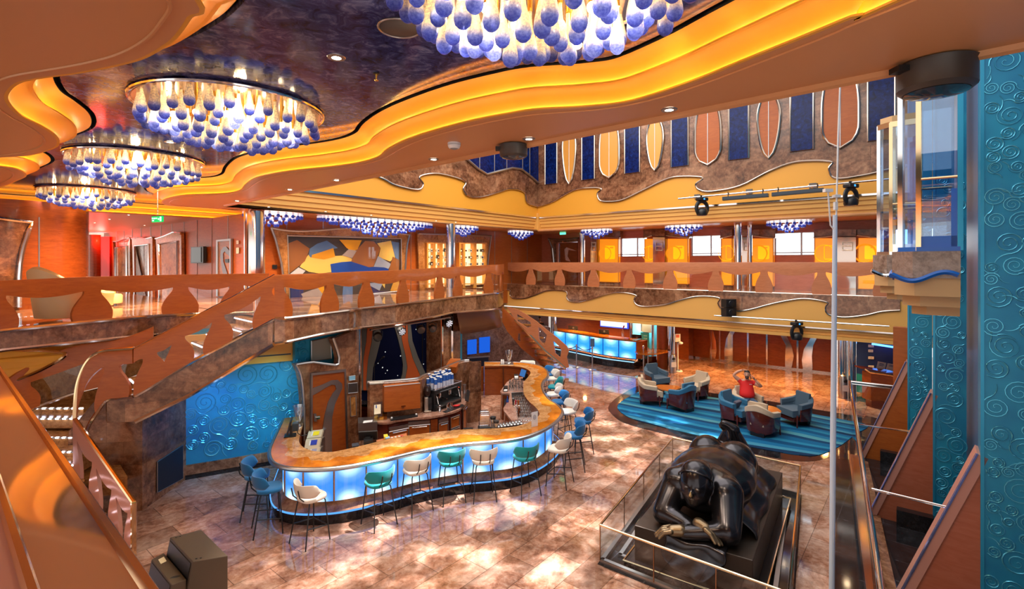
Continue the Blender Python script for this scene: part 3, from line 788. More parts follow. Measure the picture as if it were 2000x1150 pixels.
# far marble wall beyond the bar with its dark hatch
M_polish = stone('polished_marble', (.05,.025,.02), (.15,.075,.06), (.30,.18,.15), 2, .08)
fw = lambda x, y: U(x, y, 21.5 + (x-900)*.008)
struct(MB().prism([fw(890,572), fw(972,572), fw(979,608), fw(1075,640), fw(1075,760), fw(890,760)], V((0,.2,0))).build('wall_far_marble', M_polish, smooth=False))
h = thing('wall_hatch', 'dark navy hatch in the polished marble beyond the bar flap', 'hatch', fw(938,718))
MB().prism([fw(917,700) - V((0,.03,0)), fw(954,697) - V((0,.03,0)), fw(954,730) - V((0,.03,0)), fw(917,732) - V((0,.03,0))], V((0,.02,0))).build('face', mat('navy_hatch', (.008,.012,.035), .4), h, smooth=False)
MB().prism([fw(913,697) - V((0,.02,0)), fw(957,694) - V((0,.02,0)), fw(957,697) - V((0,.02,0)), fw(913,700) - V((0,.02,0))], V((0,.02,0))).build('frame', M_steel, h, smooth=False)
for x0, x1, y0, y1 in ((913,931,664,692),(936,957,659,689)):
    p = thing('painted_reflection', 'painted blue reflection on the polished marble wall, %s' % ('nearer the stage posts' if x0 < 930 else 'nearer the right stair'), 'panel', fw(x0, y1))
    MB().prism([fw(x0,y0) - V((0,.05,0)), fw(x1,y0-2) - V((0,.05,0)), fw(x1,y1-2) - V((0,.05,0)), fw(x0,y1) - V((0,.05,0))], V((0,.04,0))).build('face', emis('dim_blue', (.01,.09,.55), .9), p, smooth=False)  # emissive patch painting the reception counter's blue reflection onto the marble
# curved brown underside below the landing's end
m = MB(); r0 = []; r1 = []; r2 = []
for i in range(13):
    x = 902 + 80*i/12; f = Lp(x, 'foot') + BK*.25; yb = 652 - 14*((x-902)/80)**1.6
    r0.append(f); r2.append(U(x - 2, yb, f.y + .9)); r1.append(lerp(r0[-1], r2[-1], .5) + V((.05, -.25, -.1)))
m.grid(crom([V((0,0,0))]*1, 1) and [r0, r1, r2, [p + V((0,1.5,.2)) for p in r2]]); struct(m.build('ceiling_landing_drum', mat('umber_lacquer', (.17,.065,.018), .35), ang=80))
# ---- under the window side: wood wall with vase-shaped mirrors, reception niche, blue nook -------
cW = 37.8
pw = [onA(940, 600, cW), onA(1262, 600, cW)]; 
struct(MB().prism(vpl(pw[0], pw[1], 0, 2.5), -NA*.2).build('wall_reception', M_wood_dark, smooth=False))
pw = [onA(1284, 600, cW-1.2), onA(1345, 600, cW-1.2)]
struct(MB().prism(vpl(pw[0], pw[1], 0, 2.5), -NA*.6).build('wall_reception_end', M_wood_dark, smooth=False))
pw = [onA(1340, 600, cW), onA(1625, 600, cW)]
struct(MB().prism(vpl(pw[0], pw[1], 0, 2.5), -NA*.2).build('wall_lounge', M_wood_dark, smooth=False))
m = MB(); m.prism(vpl(pw[0], pw[1], 0, .07), NA*.04); struct(m.build('baseboard_lounge', M_chrome, smooth=False))
def onW(x, y, o=.03): return onA(x, y, cW) + NA*o
def c7(pts): return [(1380 + x/3.8333, 580 + y/3.8333) for x, y in pts]
mir = [('mirrored strip on the wood wall, left one of the pair nearest the sanitiser stand', [(15,235),(45,235),(72,330),(78,400),(62,490),(30,480),(30,380),(25,290)]),
 ('mirrored strip on the wood wall, right one of the pair nearest the sanitiser stand', [(225,240),(190,300),(190,420),(200,500),(140,490),(135,400),(150,310),(180,250)]),
 ('mirrored strip on the wood wall, left one of the pair behind the hanging black lamp', [(555,285),(600,285),(640,370),(655,440),(640,520),(630,545),(590,538),(590,440),(595,360)]),
 ('mirrored strip on the wood wall, right one of the pair behind the hanging black lamp', [(830,300),(800,360),(790,440),(795,530),(790,560),(725,553),(715,470),(730,390),(780,305)])]
for lb, pts in mir:
    tag(MB().prism([onW(x, y) for x, y in c7(pts)], NA*.02).build('wall_mirror', M_chrome, smooth=False), lb, 'mirror')
m = MB()
for x in (1408, 1463, 1500, 1560, 1390, 1432): 
    a, b = onW(x, 620), onW(x, 712 + (x-1400)*.13); m.prism([a, a + DA*.07, b + DA*.07, b], NA*.03)
struct(m.build('trim_15', M_chrome, smooth=False))
# columns under the deck edge
def column(x, y, r, z0, z1, mt=M_chrome, d=None, label=None):
    p = F(x, y, z0) if d is None else V(((x-CX)/FO*d, d, z0)); p.z = 0
    return struct(MB().cyl((p.x, p.y, z0), r, z1-z0, 28).build('column_1', mt))
column(1311, 722, .17, 0, 2.3); column(1296, 718, .28, 0, 2.3, M_wood); column(1646, 772, .14, 0, 2.3); column(1665, 778, .12, 0, 2.3); column(1079, 694, .20, 0, 2.3, d=25.2)
column(497, 0, .26, 2.6, ZS, d=13.7); column(880, 0, .18, 3.2, ZS, d=18.9); column(1137.5, 0, .12, ZD, ZS, d=yA(1137.5, CA+1.6)); column(1441.5, 0, .13, ZD, ZS, d=yA(1441.5, CA+1.2)); column(1464.5, 0, .09, ZD, ZS, d=yA(1464.5, CA+2.6))
# blue nook on the right
cN = 33.4
pn = [onA(1668, 600, cN), onA(1790, 600, cN)]
M_nook = mat('nook_blue', (.01,.05,.20), .35); mm = M_nook; s_ = N(mm, 'ShaderNodeSeparateXYZ'); L(mm, coords(mm), s_.inputs[0]); L(mm, ramp(mm, [(.0, (.01,.20,.30)), (.62, (.01,.20,.30)), (.66, (.006,.025,.15)), (1, (.006,.02,.12))], s_.outputs[2]), base(mm))
s_.outputs[2]
struct(MB().prism(vpl(pn[0], pn[1], 0, 2.5), -NA*.1).build('wall_blue_nook', M_nook, smooth=False))

struct(MB().prism([V((-15,12.6,0)), V((-6.9,11.4,0)), V((-6.9,11.4,3.3)), V((-15,12.6,3.3))], V((0,.2,0))).build('wall_stair_back', M_marble_orange, smooth=False))
struct(MB().prism([V((-15,12.6,0)), V((-15,4,0)), V((-15,4,6.2)), V((-15,12.6,6.2))], V((-.2,0,0))).build('wall_far_left', M_wood, smooth=False))
# gold oval soffit under the stairwell edge
m = MB(); q = [U(-60,690,8.4), U(60,684,9.0), U(118,688,9.3), U(128,694,9.3), U(100,712,9.2), U(50,735,8.9), U(-60,770,8.3)]; m.prism(crom(q, 4, True), V((0,.3,.02))); struct(m.build('trim_70', M_gold, smooth=False))
m = MB(); m.tube([p + V((0,-.01,0)) for p in crom(q, 4, True)], .03, 6, True); struct(m.build('trim_71', M_chrome_gold))
# ================= DECK FOUR: SHOPS, MURAL, LOBBY, WINDOW WALL ===================================
def onM(x, y, o=.02): return onB(x, y, K_B2) - BK*o
def c5(pts): return [(450 + x/3.834, 380 + y/3.834) for x, y in pts]
def ext(p, q, off): return MB().prism(p, off)
# marble surround of the mural
outl = [(525.6,445),(545,448.5),(562,450.4),(580,451.3),(596,451),(615,450),(633,448.6),(652,447),(672,446),(700,446.5),(730,450),(760,455),(795.6,458),(791,478),(789,497),(787,530),(786,600),(556,606),(551,560),(548,534),(545,512),(540,492),(534,468)]
inner = [(557.5,460),(779,466),(780,580),(562,592)]
m = MB(); m.prism([onM(*p, .05) for p in outl], -BK*.08, holes=[[onM(*p, .05) for p in inner]]); struct(m.build('trim_16', M_marble_orange, smooth=False))
m = MB(); m.tube([onM(*p, .13) for p in outl[:13]], .04, 6); m.tube([onM(*p, .13) for p in (outl[12:17])], .04, 6); m.tube([onM(*p, .13) for p in (outl[17:] + outl[:1])], .04, 6); m.tube([onM(*p, .13) for p in inner], .03, 6, True); struct(m.build('trim_17', M_steel))
mu = thing('mural', 'large abstract mural of angular brown, yellow and blue shapes behind the landing', 'painting', onM(668, 590))
q = [(556,458),(782,464),(782,585),(560,596)]
MB().prism([onM(*p, .05) for p in q], -BK*.02).build('ground_panel', mat('mural_umber', (.07,.05,.04), .5), mu, smooth=False)
Cm = dict(brown=(.33,.12,.03), brown2=(.40,.15,.05), slate=(.12,.22,.42), gold=(.88,.38,.01), pale=(.95,.62,.14), royal=(.004,.07,.40), mauve=(.46,.36,.32), mist=(.42,.48,.58), navy=(.03,.04,.16), ice=(.62,.65,.70), ochre=(.75,.36,.05))
SHP = [('brown',[(412,370),(490,340),(585,405),(548,500),(430,590),(412,590)]),('slate',[(578,455),(585,405),(640,368),(712,345),(795,400),(700,418),(590,470)]),
('gold',[(598,470),(600,452),(700,420),(760,400),(774,465),(690,485)]),('gold',[(805,338),(972,342),(940,410),(900,428),(858,398)]),('mauve',[(825,455),(872,410),(935,420),(900,475)]),
('brown2',[(888,510),(930,420),(1000,348),(1062,350),(1115,400),(1060,540),(1000,545)]),('pale',[(1088,365),(1192,345),(1222,470),(1185,500),(1130,480),(1100,462),(1115,402)]),('slate',[(1195,350),(1252,360),(1250,490),(1222,470)]),
('mist',[(1062,540),(1095,460),(1192,520),(1172,555),(1140,545)]),('brown',[(1205,465),(1252,490),(1250,570),(1172,570)]),
('pale',[(510,540),(545,490),(575,450),(640,472),(700,482),(770,460),(850,455),(900,480),(895,510),(745,525),(752,580),(660,590),(580,578)]),('ice',[(440,592),(500,545),(552,570),(520,605),(440,610)]),
('royal',[(738,520),(820,505),(890,500),(960,522),(1030,545),(1100,535),(1145,515),(1178,570),(1180,600),(752,620)]),
('navy',[(438,690),(540,690),(528,780),(442,796)]),('mauve',[(518,742),(600,712),(645,700),(692,760),(545,790)]),('gold',[(640,690),(692,680),(692,730),(668,745)]),('slate',[(835,680),(905,680),(905,750),(828,765)]),('navy',[(975,725),(1010,655),(1052,690),(1100,722),(1192,722),(1180,735),(980,745)]),
('mist',[(1000,665),(1132,655),(1105,718)]),('ochre',[(1185,720),(1205,665),(1252,630),(1252,725)]),('pale',[(1125,670),(1150,650),(1145,700)]),('ochre',[(560,610),(700,600),(640,690),(600,705)]),('brown',[(780,650),(905,640),(880,690),(835,680)])]
names = list(Cm); mats_ = [mat('mural_' + k, Cm[k], .45) for k in names]
for i, (c, pts) in enumerate(SHP):
    MB().prism([onM(*p, .07 + .004*(i % 5)) for p in c5(pts)], -BK*.012).build('colour_field', mats_[names.index(c)], mu, smooth=False)
MB().prism([onM(*p, .14) for p in q], -BK*.006).build('glazing', glass('mural_glazing', (1,1,1), .02), mu, smooth=False)
m = MB(); a, b = onM(552, 588, .1), onM(782, 566, .1); m.prism([a, b, b - UP*1.2, a - UP*1.2], -BK*.4); m.tube([a - BK*.4, b - BK*.4], .025, 6, m=1); struct(m.build('trim_18', [M_marble_orange, M_steel], smooth=False))
# shop front with lit showcases
m = MB(); fr = [(812,456),(955,461),(953,476),(950,498),(948,520),(946,560),(816,570)]
m.prism([onM(*p, .06) for p in fr], -BK*.06, holes=[[onM(*p, .06) for p in ((826,474),(944,476),(943,555),(826,562))]])
m.tube([onM(*p, .13) for p in fr[:2]], .04, 6, m=1); m.tube([onM(*p, .13) for p in fr[1:6]], .04, 6, m=1); struct(m.build('trim_19', [M_marble_orange, M_steel], smooth=False))
M_showlit = mat('lit_showcase', (.95,.72,.40), .5, emit=(1,.74,.38), es=.9)
M_amber_frame = mat('amber_frame', (.75,.33,.06), .3)
def case(x0, x1, lb):
    g = thing('display_case', lb, 'showcase', onM((x0+x1)/2, 560))
    MB().prism([onM(x0,475,.01), onM(x1,475,.01), onM(x1,562,.01), onM(x0,562,.01)], -BK*.02).build('back', M_showlit, g, smooth=False)
    m = MB()
    for x in (x0, x1): m.prism([onM(x-1.3,474,.03), onM(x+1.3,474,.03), onM(x+1.3,562,.03), onM(x-1.3,562,.03)], -BK*.2)
    for y in (474, 553): m.prism([onM(x0,y,.03), onM(x1,y,.03), onM(x1,y+2.2,.03), onM(x0,y+2.2,.03)], -BK*.2)
    m.build('frame', M_amber_frame, g, smooth=False)
    for y in (492, 505, 518): MB().prism([onM(x0,y,.03), onM(x1,y,.03), onM(x1,y+.7,.03), onM(x0,y+.7,.03)], -BK*.16).build('shelf', M_glass_blue, g, smooth=False)
    return g
cs = [(828,841,'narrow lit showcase left of the chrome column beside the mural'),(842,854,'second lit showcase from the mural'),(856,868,'lit showcase just left of the middle chrome column'),(891,899,'slim lit showcase just right of the middle chrome column'),(900,919,'wide lit showcase, second right of the middle chrome column'),(922,942,'wide lit showcase, rightmost in the shop front')]
M_boxw = mat('carton_white', (.75,.70,.62), .5); M_boxk = mat('gadget_black', (.02,.02,.02), .3)
where = ['nearest the mural','second from the mural','left of the chrome column','right of the chrome column','second right of the column','rightmost']
for ci, (x0, x1, lb) in enumerate(cs):
    case(x0, x1, lb)
    n = 1 if x1-x0 < 10 else 2
    for ri, y in enumerate((491.8, 504.8, 517.8)):
        for k in range(n):
            xx = lerp(x0, x1, (k+.5)/n); p = onM(xx, y, .12); w = (x1-x0)/n*.30*p.y/FO
            g = MB().box(-w, w, -.05, .05, 0, R.uniform(.09, .16), T(p) @ rotz(ANG)).box(-w*.7, w*.7, -.053, -.05, .02, .08, T(p) @ rotz(ANG), 1).build('boxed_gadget', [M_boxw, M_boxk] if (ci+ri+k) % 3 else [M_boxk, M_boxw], smooth=False)
            tag(g, 'boxed gadget on the %s shelf of the lit showcase %s' % (('upper','middle','lower')[ri], where[ci]), 'box', 'gadgets in the shop showcases')
def sidepanel(name, label, cat, pts, o, mt, th=.02, frame=None):
    g = thing(name, label, cat, onM(*pts[-1], o)); MB().prism([onM(*p, o) for p in pts], -BK*th).build('face', mt, g, smooth=False)
    if frame: m = MB(); m.tube([onM(*p, o+th) for p in pts], .015, 6, True); m.build('frame', frame, g)
    return g
sidepanel('wall_socket_plate', 'small black square plate on the wood left of the mural', 'plate', [(531,517),(540,517),(540,525),(531,525)], .02, M_black_plastic)
# --- lift lobby wall
def onC(px, py, o=.02):
    q = (px-CX)/FO; Y = (b_l.x - DA.x/DA.y*b_l.y)/(q - DA.x/DA.y); p = U(px, py, Y); return p + V((DA.y, -DA.x, 0))*-o
def c4(pts): return [(x/3.834, 380 + y/3.834) for x, y in pts]
def cbox(pts, o, th, mt, name, parent=None): 
    return MB().prism([onC(*p, o) for p in pts], V((DA.y, -DA.x, 0))*-th).build(name, mt, parent, smooth=False)
tv = thing('television', 'black flat television on the wood wall left of the chrome columns', 'television', onC(397, 514))
cbox(c4([(1468,392),(1562,388),(1562,512),(1468,514)]), .06, .10, M_black_plastic, 'body', tv); cbox(c4([(1475,398),(1548,395),(1548,505),(1475,508)]), .165, .01, mat('screen_dark', (.01,.015,.014), .08), 'screen', tv)
dd = struct(cbox(c4([(1648,345),(1735,340),(1735,760),(1648,760)]), .02, .03, wood('door_amber', (.45,.16,.05), (.36,.11,.03)), 'door_2'))
cbox(c4([(1638,760),(1638,340),(1748,330),(1748,760),(1738,760),(1738,346),(1650,352),(1650,760)]), .02, .06, M_steel, 'door_frame', dd)
cbox(c4([(1668,470),(1672,420),(1690,392),(1712,390),(1735,420),(1735,465),(1715,440),(1700,425),(1688,440),(1690,500),(1730,620),(1732,700),(1700,650),(1680,560)]), .05, .02, M_maho, 'swirl_inlay', dd)
cbox(c4([(1708,482),(1734,482),(1734,508),(1708,508)]), .06, .03, M_black_plastic, 'door_handle', dd)
nb = thing('wall_notice', 'two small cream notices on the wood wall right of the amber door', 'notice', onC(466, 494)); cbox(c4([(1780,345),(1795,343),(1795,370),(1780,371)]), .03, .01, M_white, 'upper_plate', nb); cbox(c4([(1778,398),(1798,396),(1798,440),(1778,442)]), .03, .01, M_white, 'lower_plate', nb)
M_liftdoor = stone('lift_door_metal', (.10,.07,.05), (.30,.22,.17), (.55,.42,.34), 3, .2); M_red = mat('red_panel', (.75,.03,.02), .4)
LIFT = [('set of lift doors nearest the television', [(1195,330),(1260,310),(1330,280),(1385,285),(1388,300),(1392,900),(1225,900)], [(1222,370),(1365,350),(1368,900),(1232,900)]),
        ('middle of the three lift doors in the red lobby', [(1015,330),(1070,318),(1120,330),(1170,318),(1172,900),(1030,900)], [(1040,385),(1145,372),(1150,900),(1045,900)]),
        ('lift doors farthest into the red lobby', [(872,355),(920,350),(960,335),(1000,322),(1002,900),(890,900)], [(896,395),(978,385),(982,900),(900,900)])]
for lb, a, b in LIFT:
    g = thing('lift_entrance', lb, 'lift', onC(*c4([b[2]])[0]))
    MB().prism([onC(*p, .03) for p in c4(a)], V((DA.y, -DA.x, 0))*-.1, holes=[[onC(*p, .03) for p in c4(b)]]).build('surround', M_marble_orange, g, smooth=False)
    xm = (b[0][0]+b[1][0])/2
    for h in ([b[0], (xm-2, (b[0][1]+b[1][1])/2), (xm-2, 900), b[3]], [(xm+2, (b[0][1]+b[1][1])/2), b[1], b[2], (xm+2, 900)]): cbox(c4(h), .04, .02, M_liftdoor, 'lift_door', g)
    m = MB(); m.tube([onC(*p, .14) for p in c4([b[3], b[0], b[1], b[2]])], .05, 6); m.build('frame', M_chrome, g)
    m = MB(); m.tube([onC(*p, .14) for p in c4(a[:-2])], .03, 6); m.build('top_trim', M_chrome, g)
# red end wall with doorway
ew = lambda x, y: U(x, y, 25 - (x-130)*.012)
struct(MB().prism([ew(100,462), ew(214,462), ew(214,600), ew(100,600)], V((0,.2,0)), holes=[[ew(136,485), ew(181,485), ew(181,599), ew(136,599)]]).build('wall_red_lobby', mat('red_wall', (.62,.03,.015), .4), smooth=False))
struct(MB().prism([ew(130,480) + V((0,1.5,0)), ew(190,480) + V((0,1.5,0)), ew(190,600) + V((0,1.5,0)), ew(130,600) + V((0,1.5,0))], V((0,.1,0))).build('wall_lift_cab', mat('pale_cab', (.30,.45,.80), .3), smooth=False))
m = MB(); m.prism([ew(134,482) - V((0,.1,0)), ew(188,479) - V((0,.1,0)), ew(188,486) - V((0,.1,0)), ew(134,486) - V((0,.1,0))], V((0,.1,0))); m.prism([ew(181,486) - V((0,.1,0)), ew(189,486) - V((0,.1,0)), ew(189,600) - V((0,.1,0)), ew(181,600) - V((0,.1,0))], V((0,.1,0))); m.prism([ew(148,486), ew(152,486), ew(152,600), ew(148,600)], V((0,.1,0)), 1); struct(m.build('trim_20', [M_wood_dark, M_chrome], smooth=False))
m = MB(); m.prism([ew(134,486) + V((0,.6,0)), ew(148,486) + V((0,.6,0)), ew(148,600) + V((0,.6,0)), ew(134,600) + V((0,.6,0))], V((0,.1,0))); struct(m.build('wall_dark_reveal', M_maho, smooth=False))
struct(MB().cyl(V((ew(203,600).x, 23.6, 2.6)), .22, 3.2, 16).build('column_1', M_wood_dark))
# curved wood wall at the far left with its framed dark marble
cc_ = V(((8-CX)/FO*12.6, 12.6, 0)); rr_ = 1.62
m = MB(); rows = []
for z in (2.6, ZS): rows.append([cc_ + V((rr_*math.cos(a), rr_*math.sin(a), z)) for a in [2*PI*k/64 for k in range(64)]])
m.grid(rows, closed=True); struct(m.build('wall_curved', M_wood_dark))
def onCyl(px, py, o=.02):
    q = (px-CX)/FO; r = rr_ + o; A_ = q*q+1; B_ = -2*(cc_.x*q + cc_.y); C_ = cc_.x**2 + cc_.y**2 - r*r
    D_ = B_*B_-4*A_*C_
    Y = (-B_ - math.sqrt(max(0, D_)))/(2*A_); return U(px, py, Y)
m = MB(); m.tube([onCyl(76.5, y, .003) for y in (424, 560)], .014, 6); struct(m.build('trim_21', M_steel))
dp = thing('wall_cabinet', 'dark marble panel with curved chrome edge on the curved wood wall', 'panel', onCyl(10, 640))
rows = []
edge_ = [(62,434),(57,448),(53,462),(47,480),(43,497),(40,515),(38,540),(38,600)]
for x, y in edge_: rows.append([onCyl(lerp(-160, x, k/8), lerp(y-5 if y < 440 else y, y, k/8), .04) for k in range(9)])
MB().grid(rows).build('slab', M_marble, dp)
m = MB(); m.tube([onCyl(x, y, .06) for x, y in [(-160,424),(-40,424),(0,426),(30,430)] + edge_], .05, 8); m.build('edge', M_chrome, dp)
# cream armchair behind the stairwell balustrade
M_cream = mat('cream_leather', (.66,.48,.25), .45)
def tub(name, label, loc, rz, mt, group=None, cat='armchair'):
    g = thing(name, label, cat, loc, rz, group)
    rows = []
    for k in range(25):
        a = lerp(-.15*PI, 1.15*PI, k/24); h = .52 + .34*max(0, math.sin(max(0, min(PI, a))))**1.5
        cx, sy = math.cos(a), math.sin(a)
        prof = [(.40, .06), (.43, .3), (.47, h*.8), (.49, h), (.44, h+.035), (.39, h), (.36, .45), (.35, .40)]
        rows.append([V((r*cx, r*sy, z)) for r, z in prof])
    m = MB(); m.grid(rows); 
    for r in (rows[0], rows[-1]): m.add(r, [tuple(range(8))])
    m.build('shell', mt, g, ang=60).matrix_parent_inverse = Matrix()
    m = MB(); m.lathe([(.30,.10),(.37,.12),(.37,.40),(.33,.45),(.2,.465),(0.001,.47)], 24, T(0, -.04, 0)); m.build('seat', mt, g, ang=60).matrix_parent_inverse = Matrix()
    return g
p = U(130, 640, 9.75); p.z = 3.42 - .02
co_ = tub('armchair', 'cream leather tub armchair behind the stairwell balustrade', p, 2.9, M_cream)
co_.scale = (1.15,)*3
p = U(208, 600, 12.8); p.z = 3.42 - .02
tub('armchair', 'cream armchair mostly hidden behind the second vase panel of the stairwell', p, 2.2, M_cream).scale = (.8,.8,.68)
# --- window wall ----------------------------------------------------------------------------------
cW2 = 33.2
def onF(x, y, o=0.): return onA(x, y, cW2) + NA*o
WIN = [(1120,1132),(1212,1263),(1350,1411),(1513,1592),(1745,1830)]
zlo, zhi = 4.78, 5.62
M_orange = mat('orange_panel', (.95,.30,.015), .3, emit=(1,.33,.01), es=.42)
def seg(m, x0, x1, z0, z1, o, th, mt=0):
    a, b = onF(x0, 500), onF(x1, 500)
    m.prism([V((a.x,a.y,z0)), V((b.x,b.y,z0)), V((b.x,b.y,z1)), V((a.x,a.y,z1))], -NA*th, mt) if not o else m.prism([V((a.x,a.y,z0)) + NA*o, V((b.x,b.y,z0)) + NA*o, V((b.x,b.y,z1)) + NA*o, V((a.x,a.y,z1)) + NA*o], -NA*th, mt)
m = MB(); seg(m, 1058, 2000, 3.4, zlo, 0, .2); seg(m, 1058, 2000, zhi, ZS, 0, .2)
xs = [1058] + [x for w in WIN[1:] for x in w] + [2000]
for a, b in zip(xs[::2], xs[1::2]): seg(m, a, b, zlo, zhi, 0, .2)
struct(m.build('wall_windows', M_maho_wall := wood('sill_cherry', (.50,.15,.08), (.42,.11,.05), .3), smooth=False))
for i, (a, b) in enumerate(WIN[1:]):
    m = MB(); 
    p, q = onF(a, 500, -.12), onF(b, 500, -.12); mid = lerp(p, q, .62 if i != 2 else .66)
    for u in (p, mid, q): m.box(-.03, .03, -.03, .03, zlo, zhi, T(V((u.x,u.y,0))) @ rotz(math.atan2(DA.y, DA.x)))
    for z in (zlo, zlo + .1, zhi): m.tube([V((p.x,p.y,z)), V((q.x,q.y,z))], .025, 6)
    w_ = struct(m.build('window_%d' % (i+1), mat('window_frame', (.55,.62,.70), .4), smooth=False))
    MB().quad(V((p.x,p.y,zlo)), V((q.x,q.y,zlo)), V((q.x,q.y,zhi)), V((p.x,p.y,zhi))).build('window_pane', M_glass, w_, smooth=False)
pA_, pB_ = onF(1000, 500, -2.2), onF(2100, 500, -2.2)
struct(MB().prism(vpl(pA_, pB_, 4.72, 8), -NA*.1).build('sky_backdrop', emis('daylight_haze', (.93,.97,1), 3.2), smooth=False))
struct(MB().prism(vpl(pA_, pB_, 3.0, 4.72), -NA*.1).build('exterior_rail', mat('outside_grey', (.10,.13,.16), .5), smooth=False))
# marble header arches and mirrored posts
def header(name, x0, x1, up, tilt):
    y0, y1 = (449, 464); a = [(x0,y0),(x1,y0-1),(x1, y1-4 if tilt > 0 else y1+1),((x0+x1)/2, y1-1),(x0, y1+1 if tilt > 0 else y1-4)]
    m = MB(); m.prism([onF(*p, .30) for p in a], -NA*.3); m.tube([onF(*p, .31) for p in a[2:]], .03, 6, m=1); struct(m.build(name, [M_marble, M_steel], smooth=False))
n_ = 22
ORG = [(1174,1213,1),(1262,1281,0),(1306,1348,1),(1411,1434,0),(1470,1514,1),(1592,1636,0),(1676,1722,1)]
for x0, x1, solid in ORG:
    header('trim_%d' % n_, x0, x1+ (4 if solid else 0), 0, 1 if not solid else -1); n_ += 1
    g = thing('backlit_panel', 'glowing orange panel with %s camera symbol, %s' % ('a yellow' if solid else 'an outlined', {1174:'right of the chrome posts near the corner',1262:'just right of the first window',1306:'just left of the second window',1411:'just right of the second window',1470:'just left of the third window',1592:'just right of the third window',1676:'rightmost along the window wall'}[x0]), 'panel', onF((x0+x1)/2, 575), group='orange camera panels')
    y0 = 467 - (x0-1174)*.004
    a = [onF(x0+1, y0, .20), onF(x1-1, y0, .20)]; 
    m = MB(); m.prism([a[0], a[1], V((a[1].x,a[1].y,3.62)), V((a[0].x,a[0].y,3.62))], -NA*.18); m.build('face', M_orange, g, smooth=False)
    m = MB(); m.tube([a[0]+NA*.01, a[1]+NA*.01, V((a[1].x,a[1].y,3.6))+NA*.01, V((a[0].x,a[0].y,3.6))+NA*.01], .02, 6, True); m.build('frame', M_amber_frame, g)
    m = MB(); m.prism([V((a[0].x,a[0].y,3.5)), V((a[1].x,a[1].y,3.5)), V((a[1].x,a[1].y,3.6)), V((a[0].x,a[0].y,3.6))], -NA*.16); m.build('plinth', M_marble, g, smooth=False)
    # camera sign: body, ring, viewfinder
    M_y = mat('camera_yellow', (1,.50,.01), .4, emit=(1,.48,.0), es=.6)
    xa, xb = (lerp(x0, x1, .30), lerp(x0, x1, .80)) if solid else (lerp(x0, x1, .45), x1-1.5)
    ya, yb = 480, 506
    rc = [onF(x, y, .205) for x, y in ((xa+1.5,ya),(xb-1.5,ya),(xb,ya+2),(xb,yb-2),(xb-1.5,yb),(xa+1.5,yb),(xa,yb-2),(xa,ya+2))]
    m = MB()
    if solid: m.prism(rc, NA*.008)
    else: m.tube(rc, .012, 5, True)
    m.build('camera_symbol', M_y, g, smooth=False)
    m = MB(); c_ = onF(xa + (1 if solid else .5), 495, .225); ru = .30
    m.tube([c_ + DA*ru*math.cos(k*PI/12)*-1 + UP*ru*math.sin(k*PI/12) for k in range(24)], .045 if solid else .014, 5, True, flat=.5); m.build('camera_lens', M_orange if solid else M_y, g)
    if solid: m = MB(); m.prism([onF(lerp(xa,xb,.5), ya+2.5, .215), onF(lerp(xa,xb,.85), ya+2.5, .215), onF(lerp(xa,xb,.85), ya+5, .215), onF(lerp(xa,xb,.5), ya+5, .215)], NA*.006); m.build('viewfinder', M_orange, g, smooth=False)
for x0, x1 in ((1160,1174),(1281,1306),(1453,1470),(1637,1675)):
    m = MB(); m.prism([onF(x0,449,.42), onF(x1,449,.42), onF(x1,462,.42), onF(x0,462,.42)], -NA*.42); struct(m.build('trim_%d' % n_, M_marble, smooth=False)); n_ += 1
    g = thing('mirror_post', 'mirrored post with a small rack between orange panels, %s' % {1160:'nearest the room corner',1281:'left of the second window',1453:'behind the pair of chrome columns',1637:'right of the third window'}[x0], 'post', onF((x0+x1)/2, 570), group='mirrored posts of the window wall')
    a, b = onF(x0+1, 464, .36), onF(x1-1, 464, .36)
    MB().prism([a, b, V((b.x,b.y,ZD)), V((a.x,a.y,ZD))], -NA*.3).build('mirror', mat('post_mirror', (.60,.50,.45), .08, 1.), g, smooth=False)
    m = MB()
    for y in (474, 481, 489): m.tube([onF(lerp(x0,x1,.3), y, .40), onF(lerp(x0,x1,.8), y, .40)], .02, 5)
    for f in (.3, .8): m.tube([onF(lerp(x0,x1,f), 473, .40), onF(lerp(x0,x1,f), 490, .40)], .014, 5)
    m.build('rack', M_white, g)
    for k in range(0): pass
# corner doorway by the chrome column
m = MB(); m.prism([onF(1075,467,.06), onF(1131,463,.06), onF(1131,470,.06), onF(1086,476,.06), onF(1087,560,.06), onF(1084,560,.06)], -NA*.06)
m.tube([onF(1073,466,.09), onF(1100,469,.09), onF(1130,465,.09)], .04, 6, m=1); m.tube([onF(1073,466,.09), onF(1081,485,.09), onF(1084,515,.09)], .04, 6, m=1); struct(m.build('trim_40', [M_marble, M_steel], smooth=False))
d3 = struct(MB().prism([onF(1096,476,.05), onF(1129,475,.05), onF(1129,570,.05), onF(1096,570,.05)], -NA*.04).build('door_3', M_wood_dark, smooth=False))
m = MB(); m.prism([onF(1104,487,.055), onF(1108,483,.055), onF(1117,486,.055), onF(1128,490,.055), onF(1112,488,.055), onF(1110,500,.055), onF(1116,511,.055), onF(1106,508,.055)], NA*.02); m.build('swirl_inlay', M_chrome, d3, smooth=False)
m = MB(); m.tube([onF(1093,570,.07), onF(1093,474,.07), onF(1131,473,.07)], .06, 6); m.build('door_frame', M_chrome, d3)
